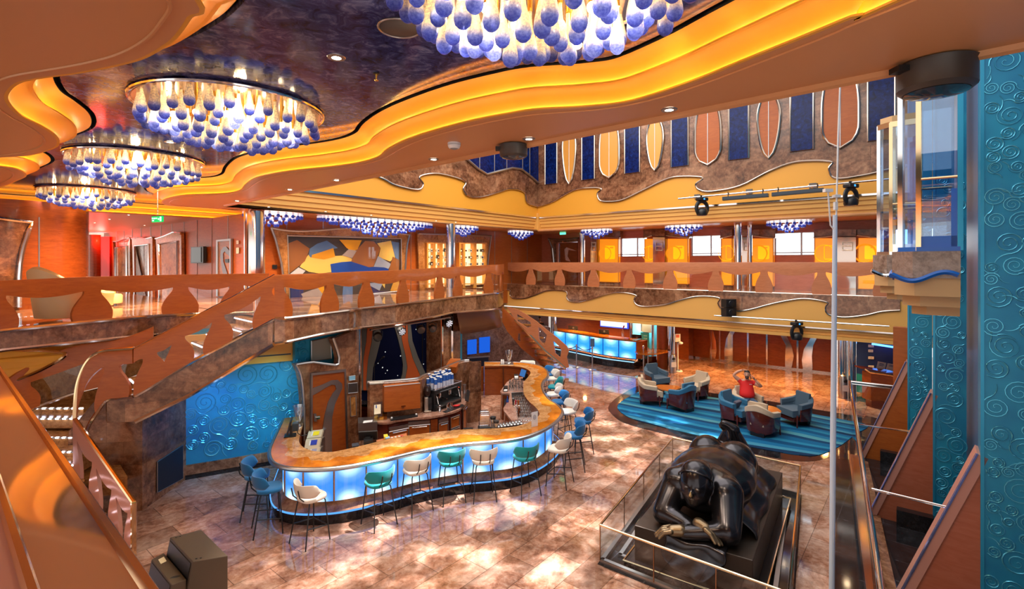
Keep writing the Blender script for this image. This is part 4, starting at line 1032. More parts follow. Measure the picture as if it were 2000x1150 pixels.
# exit signs
M_green = mat('exit_green', (.0,.35,.08), .4, emit=(0,.55,.12), es=.8); M_ltxt = emis('sign_white', (.85,1,.9), 1.3)
def text(s_, size, M, mt, parent, name='lettering', al='CENTER', ext_=.002):
    c = bpy.data.curves.new(name, 'FONT'); c.body = s_; c.size = size; c.align_x = al; c.align_y = 'CENTER'; c.extrude = ext_
    c.resolution_u = 3; c.materials.append(mt); t_ = bpy.data.objects.new('tmp_text', c); COL.objects.link(t_)
    me = bpy.data.meshes.new_from_object(t_); bpy.data.objects.remove(t_); bpy.data.curves.remove(c)
    o = bpy.data.objects.new(name, me); COL.objects.link(o); o.parent = parent
    if parent is not None: o.matrix_parent_inverse = WM(parent).inverted()
    o.matrix_basis = M; return o
def frame_at(p, right, up): 
    r = V(right).normalized(); u = V(up).normalized(); n = r.cross(u)
    return Matrix(((r.x,u.x,n.x,p.x),(r.y,u.y,n.y,p.y),(r.z,u.z,n.z,p.z),(0,0,0,1)))
sp = U(308, 428, 10.6); ex = thing('exit_sign', 'green illuminated emergency exit sign hanging in the lift lobby', 'sign', sp)
Mx = T(sp) @ rotz(-.45)
m = MB(); m.box(-.175, .175, -.02, .02, -.06, .06, Mx); m.build('box', M_green, ex, smooth=False)
m = MB(); m.box(-.18, .18, -.025, .025, .06, .075, Mx); m.tube([Mx @ V((0,0,.07)), Mx @ V((0,0,.6))], .008, 6); m.build('hanger', M_steel, ex)
r_ = Mx.to_3x3() @ V((1,0,0)); n_f = Mx.to_3x3() @ V((0,-1,0))
text('Emergency', .042, frame_at(sp + n_f*.022 - r_*.075 + UP*.022, r_, UP), M_ltxt, ex); text('Exit', .042, frame_at(sp + n_f*.022 - r_*.125 - UP*.025, r_, UP), M_ltxt, ex)
m = MB(); m.prism([sp + n_f*.022 + r_*a + UP*b for a, b in ((.045,0),(.07,.022),(.07,.008),(.10,.008),(.10,-.008),(.07,-.008),(.07,-.022))], n_f*.003)
m.prism([sp + n_f*.022 + r_*a + UP*b for a, b in ((.115,-.045),(.165,-.045),(.165,.045),(.115,.045))], n_f*.003); m.build('arrow', M_ltxt, ex, smooth=False)
sp = onF(1117, 457.5, .8); ex = thing('exit_sign', 'small green illuminated sign above the corner door', 'sign', sp)
m = MB(); m.box(-.16, .16, -.02, .02, -.045, .045, T(sp) @ rotz(math.atan2(DA.y, DA.x) + PI)); m.build('box', emis('sign_lit', (.1,1,.45), 1.6), ex, smooth=False)
m = MB(); m.tube([sp + UP*.04, V((sp.x, sp.y, ZS))], .01, 6); m.build('hanger', M_steel, ex)
# --- panels on the upper facade of the window side
M_pane = mat('blue_mosaic', (.005,.02,.16), .2, spec=.2); mm = M_pane; vv = coords(mm); L(mm, ramp(mm, [(.35, (.0005,.003,.030)), (.6, (.002,.015,.13)), (.8, (.02,.07,.30))], noise(mm, vv, 9, 5, .7, .6)), base(mm))
def onU(x, y, o=.06): return onA(x, y) + NA*o
BW = [((1066,281),(1090,278),(1090,358),(1067,361)),((1138.5,266.5),(1163,263),(1163,350),(1138.5,351.6)),((1222,250),(1251,246),(1251,336.6),(1222,339.5)),((1312.6,232),(1345.5,226),(1345.5,323),(1312.6,328)),((1424,210),(1463.6,205),(1463.6,310),(1425,313)),((1545,186),(1590,178),(1590,292),(1545,297)),((1696,157),(1753,146),(1749,270),(1696,277.5))]
wn = ['smallest, nearest the inner corner','second from the inner corner','third from the inner corner','fourth from the inner corner','third from the lifts','second from the lifts','largest, nearest the glass lifts']
for (a, b, c, d), lb in zip(BW, wn):
    g = thing('upper_blue_panel', 'tall dark blue panel high in the marble, ' + lb, 'panel', onU(*d), group='blue panels of the upper wall')
    q = [onU(*d), onU(*c)]; t = q[0].z + 1.75 * 1
    zt = min(onU(*a).z, onU(*b).z); zb = (q[0].z + q[1].z)/2
    q = [V((q[0].x,q[0].y,zb)), V((q[1].x,q[1].y,zb)), V((q[1].x,q[1].y,zt)), V((q[0].x,q[0].y,zt))]
    MB().prism(q, NA*.03).build('face', M_pane, g, smooth=False)
    m = MB(); m.tube([p + NA*.03 for p in q], .03, 6, True); m.build('frame', M_frame, g)
SF = [(1114,360,14,250,1),(1192,348,19,246,0),(1281,334,17.5,236,1),(1384,323,25,214,0),(1502.6,310,24,190,1),(1642,290,36,150,0)]
sl = ['pointed amber leaf panel nearest the inner corner','rounded amber board panel second from the inner corner','pointed amber leaf panel third from the inner corner','rounded wood board panel behind the near moving light','pointed wood leaf panel between two blue panels nearest the lifts','rounded wood board panel nearest the glass lifts']
for (cx, yb, hw_, yt, pt), lb in zip(SF, sl):
    g = thing('board_panel', lb, 'panel', onU(cx, yb), group='board shaped panels of the upper wall')
    pc = onU(cx, yb); zt = onU(cx, yt).z; H = zt - pc.z; w = (onU(cx+hw_, yb) - onU(cx-hw_, yb)); w.z = 0; W2 = w.length/2; e_ = w.normalized()
    lf = []; rt = []
    for k in range(13):
        t = k/12
        ww = math.sin(PI*(.0 + .5*t**.62)) if pt else math.sin(PI/2*min(1, t/.30))**.5 if t < .3 else 1
        if t > .55: ww *= 1 - .25*((t-.55)/.45)**2 if not pt else 1 - ((t-.55)/.45)**2.2*.55
        if pt: ww = ww**.9
        lf.append(pc - e_*W2*ww + UP*H*t); rt.append(pc + e_*W2*ww + UP*H*t)
    ol = lf + rt[::-1]
    if (ol[0]-ol[-1]).length < 1e-4: ol = ol[:-1]
    MB().prism(ol, NA*.04).build('face', M_wood if cx > 1350 else M_amber_frame, g, smooth=False)
    m = MB(); m.tube([p + NA*.04 for p in ol], .04, 6, True); m.build('rim', M_frame, g)
    m = MB(); m.tube([pc + NA*.05 + UP*H*.02, pc + NA*.05 + UP*H*.99], .012, 5); m.build('centre_line', M_white, g)
# dark glazed bay on the mural side
g = thing('dark_glazing', 'dark blue glazed bay with steel bars high on the mural side', 'glazing', onB(985, 332))
poly = [(880,285),(909,312),(930,330),(947.6,341),(970,335),(997,328.6),(1015,331),(1035,346),(1050,360),(1056,330),(1054,262),(880,262)]
MB().prism([onB(*p) + NB*.08 for p in poly], NB*.02).build('pane', M_pane, g, smooth=False)
m = MB(); m.tube([onB(*p) + NB*.1 for p in poly[:9]], .05, 6)
for x, yt, yb in ((933,262,332),(962,262,337),(986,262,330),(1017,262,332),(1031,262,342)): m.tube([onB(x,yt) + NB*.1, onB(x,yb) + NB*.1], .02, 5)
m.build('bars', M_steel, g)
# ================= BAR ===========================================================================
BZ = 1.0
PAIRS = [((556,812),(598,808)),((541,845),(590,835)),((529,872),(584,856)),((527,888),(586,866)),((535,902),(594,874)),((560,911),(610,880)),((600,914),(628,882)),((650,912),(650,882)),((700,905),(676,877)),((760,893),(715,868)),((830,877),(770,854.5)),((900,866),(830,846)),((960,861),(890,839.5)),((1010,855),(945,837)),((1050,843),(996,834)),((1082,825),(1030,826)),((1097,808),(1052,812)),((1097,799),(1052,803)),((1087,789),(1045,794)),((1073,780),(1033,783.5)),((1063,768),(1024,771)),((1058,754),(1022,757)),((1061,743.5),(1024,745)),((1069,735),(1033,734)),((1070,728),(1036,727)),((1066,721),(1031,721.7)),((1054,714),(1017,716.5)),((1033,709.6),(990,714)),((1003,707),(970,714.4)),((946,706.6),(946,714.8))]
O_ = crom([F(*a, BZ) for a, b in PAIRS], 8); I_ = crom([F(*b, BZ) for a, b in PAIRS], 8)
NB_ = len(O_)
s_ = [0]
for a, b in zip(O_, O_[1:]): s_.append(s_[-1] + (b-a).length)
nrm_ = []
for i in range(NB_):
    t = (O_[min(i+1, NB_-1)] - O_[max(i-1, 0)]).normalized(); n = V((-t.y, t.x, 0)); nrm_.append(n if n.dot(I_[i]-O_[i]) > 0 else -n)
for _ in range(4): nrm_ = [nrm_[0]] + [(nrm_[i-1]+nrm_[i]*2+nrm_[i+1]).normalized() for i in range(1, NB_-1)] + [nrm_[-1]]
bar = thing('bar_counter', 'long curving bar with amber top and glowing blue front panels', 'bar', F(690, 1010))
mid = [lerp(I_[i], O_[i], .50 + .10*math.sin(s_[i]*7.0) + .05*math.sin(s_[i]*16+1)) for i in range(NB_)]
M_amber = stone('amber_top', (.24,.06,.006), (.44,.125,.010), (.58,.21,.022), 1.2, .08, spec=.3)
M_amber2 = stone('veined_top', (.16,.07,.025), (.46,.22,.075), (.66,.40,.19), 3.2, .07)
m = MB(); m.grid([I_, mid], 1); m.grid([mid, O_], 0)
lo = -UP*.05
m.grid([[p + lo for p in I_], I_], 2); m.grid([[p + lo for p in I_], [p + lo for p in O_]], 2)
m.quad(I_[-1], O_[-1], O_[-1] + lo, I_[-1] + lo, 2); m.quad(I_[0], O_[0], O_[0] + lo, I_[0] + lo, 2)
m.build('counter_top', [M_amber, M_amber2, M_wood_dark], bar, ang=30)
m = MB(); m.tube([p - UP*.03 for p in O_], .042, 10); m.build('edge_rail', M_steel, bar)
def offp(d, z): return [V((O_[i].x, O_[i].y, z)) + nrm_[i]*d for i in range(NB_)]
# rear carcass seen by the bartender
m = MB(); C1 = [V((p.x, p.y, .0)) for p in I_]; C2 = [V((p.x, p.y, .95)) for p in I_]
m.grid([[lerp(a, V((o.x,o.y,a.z)), .06) for a, o in zip(C1, O_)], [lerp(a, V((o.x,o.y,a.z)), .06) for a, o in zip(C2, O_)]])
m.build('rear_panel', M_wood_dark, bar, ang=30)
# luminous front
def idx_px(x, lo_=0, hi_=NB_):
    return min(range(lo_, hi_), key=lambda i: abs(CX + FO*(O_[i].x + nrm_[i].x*.22)/(O_[i].y + nrm_[i].y*.22) - x))
near = [i for i in range(NB_) if O_[i].y < 12.2]
hi = max(near); cuts = [idx_px(x, 16, hi) for x in (557, 593.5, 651, 713.5, 776, 840, 901, 962, 1021, 1065)]
k0 = cuts[0]; k = k0
pre = []
while k > 0:
    j = k
    while j > 0 and s_[k] - s_[j] < .5: j -= 1
    if s_[k]-s_[j] < .3: break
    pre.insert(0, j); k = j
if pre and pre[0] != 0: pre.insert(0, 0)
post_ = []; k = cuts[-1]
while k < NB_-1:
    j = k
    while j < NB_-1 and s_[j] - s_[k] < .55: j += 1
    post_.append(j); k = j
cuts = pre + cuts + post_
M_panel = bpy.data.materials.new('blue_lit_panel'); M_panel.use_nodes = True; mm = M_panel; n_m, l_m = nt(mm); n_m.clear()
def lit_panel(mm, deep, bright, strength):
    n_m, l_m = nt(mm); out = n_m.new('ShaderNodeOutputMaterial'); em = n_m.new('ShaderNodeEmission')
    def blob(cx, cy, sx, sy):
        t = n_m.new('ShaderNodeTexCoord'); q = n_m.new('ShaderNodeMapping'); q.vector_type = 'POINT'
        q.inputs['Location'].default_value = (-cx/sx, -cy/sy, 0); q.inputs['Scale'].default_value = (1/sx, 1/sy, 1)
        g = n_m.new('ShaderNodeTexGradient'); g.gradient_type = 'SPHERICAL'; l_m.new(t.outputs['UV'], q.inputs[0]); l_m.new(q.outputs[0], g.inputs[0]); return g.outputs['Fac']
    a = n_m.new('ShaderNodeMath'); a.operation = 'MAXIMUM'; l_m.new(blob(.5, 1.0, .62, .55), a.inputs[0]); l_m.new(blob(.45, .0, .55, .42), a.inputs[1])
    c = ramp(mm, [(0, deep), (.28, lerpc(deep, bright, .18)), (.62, bright), (1, (1, 1, 1))], a.outputs[0])
    l_m.new(c, em.inputs[0]); em.inputs[1].default_value = strength; g = n_m.new('ShaderNodeBsdfGlossy'); g.inputs['Roughness'].default_value = .1
    x = n_m.new('ShaderNodeMixShader'); x.inputs[0].default_value = .06; l_m.new(em.outputs[0], x.inputs[1]); l_m.new(g.outputs[0], x.inputs[2]); l_m.new(x.outputs[0], out.inputs[0])
def lerpc(a, b, t): return tuple(x + (y-x)*t for x, y in zip(a, b))
lit_panel(M_panel, (.035, .20, .62), (.42, .72, .97), 1.15)
P0_, P1_ = offp(.22, .32), offp(.22, .92)
for a, b in zip(cuts, cuts[1:]):
    m = MB(); L_ = max(1e-6, s_[b]-s_[a])
    for i in range(a, b):
        m.add([P0_[i], P0_[i+1], P1_[i+1], P1_[i]], [(0, 1, 2, 3)])
        u0, u1 = (s_[i]-s_[a])/L_, (s_[i+1]-s_[a])/L_; m.uv[len(m.f)-1] = [(u0,0),(u1,0),(u1,1),(u0,1)]
    me = m.mesh('lit_panel', [M_panel]); bm = bmesh.new(); bm.from_mesh(me); bmesh.ops.remove_doubles(bm, verts=bm.verts, dist=1e-5); bm.to_mesh(me); bm.free()
    o = bpy.data.objects.new('lit_panel', me); COL.objects.link(o); o.parent = bar; o.matrix_parent_inverse = WM(bar).inverted()
for c in cuts:
    p = P0_[c]; q = P1_[c]; m = MB(); m.tube([p - nrm_[c]*.008, q - nrm_[c]*.008], .016, 6); m.build('mullion', M_bronze_trim, bar)
m = MB(); m.grid([offp(.23, .92), offp(.23, .95), offp(.03, .955)]); m.build('top_fascia', M_wood_dark, bar)
m = MB(); m.grid([offp(.22, .32), offp(.18, .29), offp(.05, .215), offp(.02, .215), offp(.02, .19)]); m.build('foot_ledge', M_marble, bar, ang=40)
m = MB(); m.tube(offp(.015, .20), .016, 6); m.build('ledge_light', emis('ledge_blue', (.10,.36,1), .9), bar)
m = MB(); m.grid([offp(.05, .19), offp(.05, 0)]); m.build('kick_plate', M_black_stone, bar)
# far end panel and flap
e0, e1 = I_[-1], O_[-1]
m = MB(); q = [F(946,714.8,.95), F(990,713.5,.95)]; q = [V((p.x,p.y,0)) for p in q]
for (a, b, z0, z1, mt, o) in ((.02, .98, .12, .93, M_wood_dark, 0), (.0, 1., .0, .12, M_marble, .05)):
    p0_, p1_ = lerp(q[0], q[1], a), lerp(q[0], q[1], b); MB().prism([p0_ + UP*z0, p1_ + UP*z0, p1_ + UP*z1, p0_ + UP*z1], V((.1,-1,0)).normalized()*(.04+o)).build('end_panel' if not o else 'end_plinth', mt, bar, smooth=False)
p0_, p1_ = q[1], V((I_[-14].x, I_[-14].y, 0)); MB().prism([p0_, p1_, p1_ + UP*.94, p0_ + UP*.94], V((.1,-1,0)).normalized()*.03).build('rear_plate', M_steel, bar, smooth=False)
fl = thing('bar_flap', 'cherry wood flap door closing the gap at the far end of the bar', 'door', F(935, 778))
a, b = U(926, 716, 17.0), U(945, 716, 17.3); m = MB(); m.prism([V((a.x,a.y,.12)), V((b.x,b.y,.12)), b, a], V((0,.05,0))); m.build('leaf', M_wood_dark, fl, smooth=False)
m = MB(); m.prism([V((a.x,a.y,0)), V((b.x,b.y,0)), V((b.x,b.y,.12)), V((a.x,a.y,.12))], V((0,-.04,0))); m.build('plinth', M_marble, fl, smooth=False)
# worktop under the counter on the service side
WZ = .76
wt = [F(x, y, WZ) for x, y in ((1030,735),(1002,738),(990,746),(977,764),(980,768),(996,768),(994,780),(983,797),(985,803),(1000,822),(1003,834))]
inn_ = [V((p.x, p.y, WZ)) for p in I_]
i0 = min(range(NB_), key=lambda i: (inn_[i]-wt[-1]).length); i1 = min(range(i0, NB_-20), key=lambda i: abs(CX+FO*I_[i].x/I_[i].y-1036) + abs(HZ+FO*(E-BZ)/I_[i].y-727))
wk = thing('worktop', 'stone bar worktop with sinks below the curved counter, service side', 'worktop', V((wt[3].x, wt[3].y, 0)))
sk = [F(x, y, WZ) for x, y in ((999,767),(1021,766),(1022,775.5),(1000,777))]; sk2 = [F(x, y, WZ) for x, y in ((1000,778.5),(1022,777),(1023,782),(1001,784))]
inset = [lerp(p, V((O_[i].x,O_[i].y,WZ)), .08) for i, p in enumerate(inn_)]
poly_ = wt + inset[i0:i1]
m = MB(); m.prism(poly_, (0,0,-.05), holes=[sk, sk2]); m.build('top', stone('bar_stone', (.20,.09,.06), (.42,.22,.16), (.6,.38,.3), 3, .2), wk, smooth=False)
m = MB()
for s4 in (sk, sk2): m.grid([s4 + s4[:1], [p - UP*.18 for p in s4 + s4[:1]]]); m.fill([[p - UP*.18 for p in s4]]); m.tube([p + UP*.004 for p in s4], .012, 6, True)
m.build('sink', M_steel, wk, smooth=False)
m = MB(); m.grid([[p - UP*.05 + (p - V((1.0,13,WZ)))*-.02 for p in wt], [V((p.x,p.y,0)) for p in wt]]); m.build('front', M_wood_dark, wk, smooth=False)
wk2 = F(982, 797, .5); 
# ---- back bar
FZ = .92
fr_ = [(731,824),(756,825),(775,820.5),(795,817.5),(838,814),(860,810.5),(873,807),(888,803),(899,797.5),(909,787),(915,773),(920,757)]
front = crom([F(x, y, FZ) for x, y in fr_], 3)
wl_ = [(722,750),(750,748.7),(785,746),(820,742.6),(831,737),(860,726),(880,717.5),(899,709.6),(912,706.5),(922,706)]
wall_ = crom([F(x, y, 1.70) for x, y in wl_], 3)
bb = thing('back_bar', 'curved back bar of cherry cabinets and steel fridges under a marble wall', 'back bar', V((front[10].x, front[10].y, 0)))
def xy(l, z): return [V((p.x, p.y, z)) for p in l]
m = MB(); 
k = min(len(front), len(wall_)); R1 = [front[round(i*(len(front)-1)/39)] for i in range(40)]; R2 = [wall_[round(i*(len(wall_)-1)/39)] for i in range(40)]
m.grid([xy(R1, FZ), xy(R2, FZ)]); m.grid([xy(R1, FZ-.045), xy(R1, FZ)]); m.grid([xy(R1, FZ-.045), xy(R2, FZ-.045)]); m.build('worktop', stone('bar_stone_b', (.16,.07,.045), (.36,.18,.12), (.55,.33,.25), 3, .15), bb, ang=30)
ctr = V((-1.6, 14.5, 0))
R1i = [p + (V((ctr.x,ctr.y,0)) - V((p.x,p.y,0))).normalized()*.06 for p in R1]
m = MB(); m.grid([xy(R1i, .0), xy(R1i, FZ-.04)]); m.build('carcass', M_maho, bb, ang=30)
m = MB(); m.grid([xy(R2, 0), xy(R2, 1.70)]); R2o = [p + V((-.5,.8,0)).normalized()*.18 for p in R2]; m.grid([xy(R2, 1.70), xy(R2o, 1.70), xy(R2o, 0)])
w_e = [F(922,706,1.70), F(931,720,1.45), F(930,800,.2), F(915,826,0)]
e1_ = V((R2[-1].x,R2[-1].y,0)); e2_ = F(915,826,0); e3_ = V((R1[-1].x, R1[-1].y, 0))
m.prism([e1_, e2_, e2_ + UP*1.25, e1_ + UP*1.7], V((.25,.12,0))); m.build('marble_wall', M_marble, bb, ang=40)
m = MB(); m.tube(xy(R2o, 1.71), .03, 6); m.tube(xy([R2[0], R2[4]], 1.72), .03, 6); m.build('wall_cap', M_steel, bb)
# cabinet fronts
def frontat(px): 
    i = min(range(39), key=lambda i: abs(CX + FO*R1i[i].x/R1i[i].y - px)); return R1i[i]
def cab(x0, x1, z0, z1, mt, handle=True, frame=True, steel_top=False):
    a, b = frontat(x0), frontat(x1); a, b = V((a.x,a.y,0)), V((b.x,b.y,0)); d = (b-a).normalized(); n = V((d.y, -d.x, 0)); n = n if n.y < 0 else -n
    a = a + n*.012; b = b + n*.012
    o = MB().prism([a + UP*z0 + d*.015, b + UP*z0 - d*.015, b + UP*z1 - d*.015, a + UP*z1 + d*.015], n*.02).build('cabinet_door', mt, bb, smooth=False)
    if frame: m = MB(); m.tube([a + UP*z0 + n*.02, b + UP*z0 + n*.02, b + UP*z1 + n*.02, a + UP*z1 + n*.02], .014, 6, True); m.build('door_frame', M_steel, o)
    if handle: m = MB(); m.tube([lerp(a,b,.15) + UP*(z1-.03) + n*.05, lerp(a,b,.85) + UP*(z1-.03) + n*.05], .014, 6); m.build('handle', M_chrome, o)
    if steel_top: MB().prism([a + UP*(z1+.01), b + UP*(z1+.01), b + UP*(z1+.09), a + UP*(z1+.09)], n*.03).build('control_panel', M_steel, bb, smooth=False)
cab(737, 757, .1, .86, M_maho, False, False); cab(762, 794, .14, .70, M_wood, steel_top=True); cab(803, 836, .30, .74, M_wood, steel_top=True); cab(803, 836, .08, .27, M_wood_dark, False)
cab(840, 852, .08, .84, M_wood_dark, False, False); cab(855, 872, .1, .72, M_wood, steel_top=True); cab(879, 897, .52, .78, M_wood); cab(879, 897, .1, .48, M_wood); cab(902, 907, .1, .85, M_wood); cab(910, 914, .1, .85, M_wood)
def onFz(x, y, z): return F(x, y, z)
def boxon(name, label, cat, pts, z, h, mt, off=None, **kw):
    """a box standing on a surface: four surveyed foot corners"""
    q = [F(x, y, z) for x, y in pts]; o = MB().prism(q, UP*h).build(name, mt, None, smooth=False, **kw); return tag(o, label, cat)
rt = thing('roll_top_box', 'cherry wood shutter box on the back bar in front of the starry stage', 'cabinet', F(785, 806, FZ))
q = [U(750.4,754.8,11.55), U(820.5,747.8,11.9), U(821,796.5,11.9), U(750.4,805,11.55)]
MB().prism(q, V((-.38,.85,0)).normalized()*.25).build('body', M_wood, rt, smooth=False, bevel=.006)
m = MB(); m.tube([q[0], q[1]], .012, 6); m.build('top_trim', M_steel, rt)
m = MB(); c = lerp(lerp(q[2], q[3], .48), lerp(q[0], q[1], .52), .16); m.box(-.05,.05,-.02,0,-.01,.01, T(c) @ rotz(math.atan2((q[1]-q[0]).y,(q[1]-q[0]).x))); m.cyl(c + V((0,-.02,-.04)), .012, .02, 8); m.build('latch', M_chrome, rt)
wb = thing('corner_box', 'small sloping cherry wood box on top of the marble wall behind the coffee machine', 'box', F(885, 735, 1.2))
a = [F(870,726,1.55), F(891,729,1.55), F(900,711,1.55), F(880,710,1.55)]
MB().prism(a, UP*.16).build('body', M_wood, wb, smooth=False, bevel=.01)
# ---- coffee machine
cm = thing('coffee_machine', 'two group black espresso machine loaded with stacked paper cups', 'coffee machine', F(868, 800, FZ))
ux = V((.53, .85, 0)).normalized(); uo = V((ux.y, -ux.x, 0)); c0 = F(851, 763, 1.42); c0.z = FZ
MX = Matrix(((ux.x,-uo.x,0,c0.x),(ux.y,-uo.y,0,c0.y),(0,0,1,c0.z),(0,0,0,1)))     # x along the front, y to the back
def cmb(name, f, mt, **kw): m = MB(); f(m); return m.build(name, mt, cm, **kw)
cmb('body', lambda m: (m.box(.0,1.0,.28,.52,.06,.44,MX), m.box(0,1.0,.0,.5,.0,.08,MX)), M_black_plastic, smooth=False)
cmb('drip_tray', lambda m: m.box(.04,.96,-.04,.30,.08,.12,MX), M_steel, smooth=False)
hd = cmb('cup_tray', lambda m: (m.box(-.02,1.02,0,.54,.40,.50,MX),), M_black, smooth=False, bevel=.015)
cmb('tray_rail', lambda m: m.tube([MX @ V(p) for p in ((-.02,0,.53),(1.02,0,.53),(1.02,.54,.53),(-.02,.54,.53))], .008, 6, True), M_chrome)
cmb('side_panel', lambda m: (m.box(-.03,0,.02,.52,0,.42,MX),), M_black_plastic, smooth=False)
cmb('side_panel', lambda m: (m.box(1.0,1.03,.02,.52,0,.42,MX),), M_steel, smooth=False)
for x in (.28, .68):
    cmb('group_head', lambda m: (m.lathe([(.05,.30),(.05,.40)], 14, MX @ T(x,.13,0)), m.lathe([(.04,.25),(.045,.30)], 14, MX @ T(x,.13,0)), m.tube([MX @ V((x,.13,.27)), MX @ V((x+.02,-.10,.25))], .014, 8)), M_chrome)
for x in (.08, .92): cmb('steam_wand', lambda m: m.tube([MX @ V(p) for p in ((x,.10,.40),(x,.02,.32),(x,-.02,.16))], .008, 6), M_chrome)
cmb('badge', lambda m: [m.box(.12+.045*k,.15+.045*k,-.016,-.012,.435,.465,MX) for k in range(0)] or m.box(.15,.80,-.016,-.012,.435,.45,MX), mat('badge_grey', (.25,.26,.27), .4), smooth=False)
cmb('indicator', lambda m: m.cyl((.88,-.018,.40), .008, .01, 8, M=MX), emis('indicator_red', (1,.05,.02), 4))
M_cupw = mat('paper_white', (.62,.66,.80), .6); M_cupb = mat('paper_blue', (.015,.10,.42), .5); M_lid = mat('cup_rim', (.85,.85,.83), .5)
q_ = random.Random(3); cup0 = None; cnt = 0
for i in range(9):
    for j in range(4):
        if (i > 6 and j == 0) or (i == 8 and j == 1): continue
        h = .30 + q_.uniform(-.05, .03); x = .05 + i*.107 + q_.uniform(-.01,.01); y = .05 + j*.125 + q_.uniform(-.012,.012)
        m = MB(); hb = h*.56
        m.lathe([(.041,0),(.041,hb)], 12, m=0, capt=False); m.lathe([(.043,hb-.01),(.038,h-.03),(.036,h-.012)], 12, m=1, capb=False, capt=False); m.lathe([(.037,h-.012),(.036,h),(.030,h)], 12, m=2, capb=False)
        o = m.build('paper_cup_stack', [M_cupw, M_cupb, M_lid]); o.matrix_basis = MX @ T(x, y, .50)
        tag(o, 'tall stack of blue and white paper cups on the coffee machine', 'cups', 'paper cups on the coffee machine')
m = MB(); m.lathe([(.05,0),(.05,.11),(.04,.13)], 14, MX @ T(.95,.30,.50)); tag(m.build('white_jug', M_white), 'short white jug at the end of the cups on the coffee machine', 'jug')
gr = thing('coffee_grinder', 'coffee grinder with dark bean hopper left of the espresso machine', 'grinder', F(838, 806, FZ))
p = F(835, 803, FZ); MG = T(p) @ rotz(.2)
MB().box(-.09,.09,-.12,.12,0,.05,MG).box(-.08,.02,-.10,.10,.05,.36,MG).build('body', mat('grinder_silver', (.55,.50,.44), .3, .9), gr, smooth=False, bevel=.02)
MB().lathe([(.06,.36),(.085,.42),(.085,.58),(.06,.62)], 16, MG @ T(0,0,0)).build('hopper', mat('smoked_hopper', (.03,.018,.018), .1), gr)
MB().lathe([(.05,.06),(.05,.20)], 14, MG @ T(.06,-.06,0)).box(.0,.10,-.08,.08,.20,.34,MG).build('dispenser', M_black_plastic, gr)
def lathe_thing(name, label, cat, p, prof, mt, n=14, group=None):
    return tag(MB().lathe(prof, n, T(p)).build(name, mt), label, cat, group)
jug = [(.045,0),(.05,.03),(.042,.09),(.045,.12),(.043,.12),(.04,.09)]
lathe_thing('milk_jug', 'small steel milk jug on the black mat, left one', 'jug', F(874, 799, FZ), jug, M_chrome); lathe_thing('milk_jug', 'small steel milk jug on the black mat, right one', 'jug', F(880.5, 796.5, FZ), jug, M_chrome)
lathe_thing('shaker', 'slim steel shaker beside the coffee grinder', 'shaker', F(859, 804, FZ), [(.035,0),(.03,.08),(.018,.10),(.022,.15),(.012,.16)], M_chrome)
boxon('bar_mat', 'black rubber mat under the steel milk jugs', 'mat', ((864,804),(871,806.5),(908,793),(903,789)), FZ, .006, M_black)
m = MB(); p = F(890, 794, FZ+.01); m.ell(p + V((0,0,.02)), (.07,.04,.03), 10); m.ell(p + V((.06,.04,.02)), (.06,.03,.025), 10, rot=rotz(.8)); tag(m.build('red_cloth', mat('red_cloth', (.65,.02,.02), .8)), 'crumpled red cloth on the black bar mat', 'cloth')
cn = lathe_thing('canister', 'tall steel canister at the right end of the back bar', 'canister', F(907, 777, FZ), [(.05,0),(.05,.12),(.053,.13),(.05,.14),(.045,.30),(.05,.31),(.05,.36)], M_steel)
boxon('rubber_tray', 'black rubber tray at the right end of the back bar', 'tray', ((908,782),(915,785),(918,764),(912,762)), FZ, .02, M_black)
# menu stand, cups and tray at the left end of the back bar
mn = thing('certificate_stand', 'clear stand with a cream certificate on the back bar', 'stand', F(740, 816, FZ))
q = [U(729.5,814,11.45), U(746.5,812,11.5), U(747,784,11.65), U(729,786,11.6)]; MB().prism(q, V((0,.01,0))).build('acrylic', glass('acrylic', (.9,.95,1), .15), mn, smooth=False)
q = [U(731,809,11.46), U(744,807,11.51), U(744,789,11.6), U(731,790.5,11.57)]; MB().prism([p - V((0,.012,0)) for p in q], V((0,.005,0))).build('certificate', mat('cream_paper', (.85,.76,.55), .7), mn, smooth=False)
MB().prism([U(734,797,11.5), U(736,797,11.5), U(736,791,11.53), U(734,791,11.53)], V((0,-.004,0))).build('seal', M_cupb, mn, smooth=False)
M_brass = mat('brass', (.80,.50,.10), .2, 1.)
for x, y, lb in ((735,821,'gold caddy below the certificate, left of three'),(745,820,'gold caddy below the certificate, middle of three'),(752,819.5,'dark gold caddy beside the roll top box')):
    boxon('gold_caddy', lb, 'caddy', ((x-4,y),(x+4,y-.5),(x+4,y-4.5),(x-4,y-4)), FZ, .13, M_brass if x < 750 else mat('dark_brass', (.30,.12,.03), .25, 1.))
tr = thing('tray', 'long black tray with two pale knobs in front of the roll top box', 'tray', F(788, 817, FZ))
q = [F(763,822.5,FZ), F(816,814,FZ), F(816,808.5,FZ), F(762,817,FZ)]; MB().prism(q, UP*.02).build('base', M_black_plastic, tr, smooth=False)
for x, y in ((765, 816), (813, 809)): MB().ell(F(x, y, FZ+.04), .025, 10).build('knob', M_white, tr)
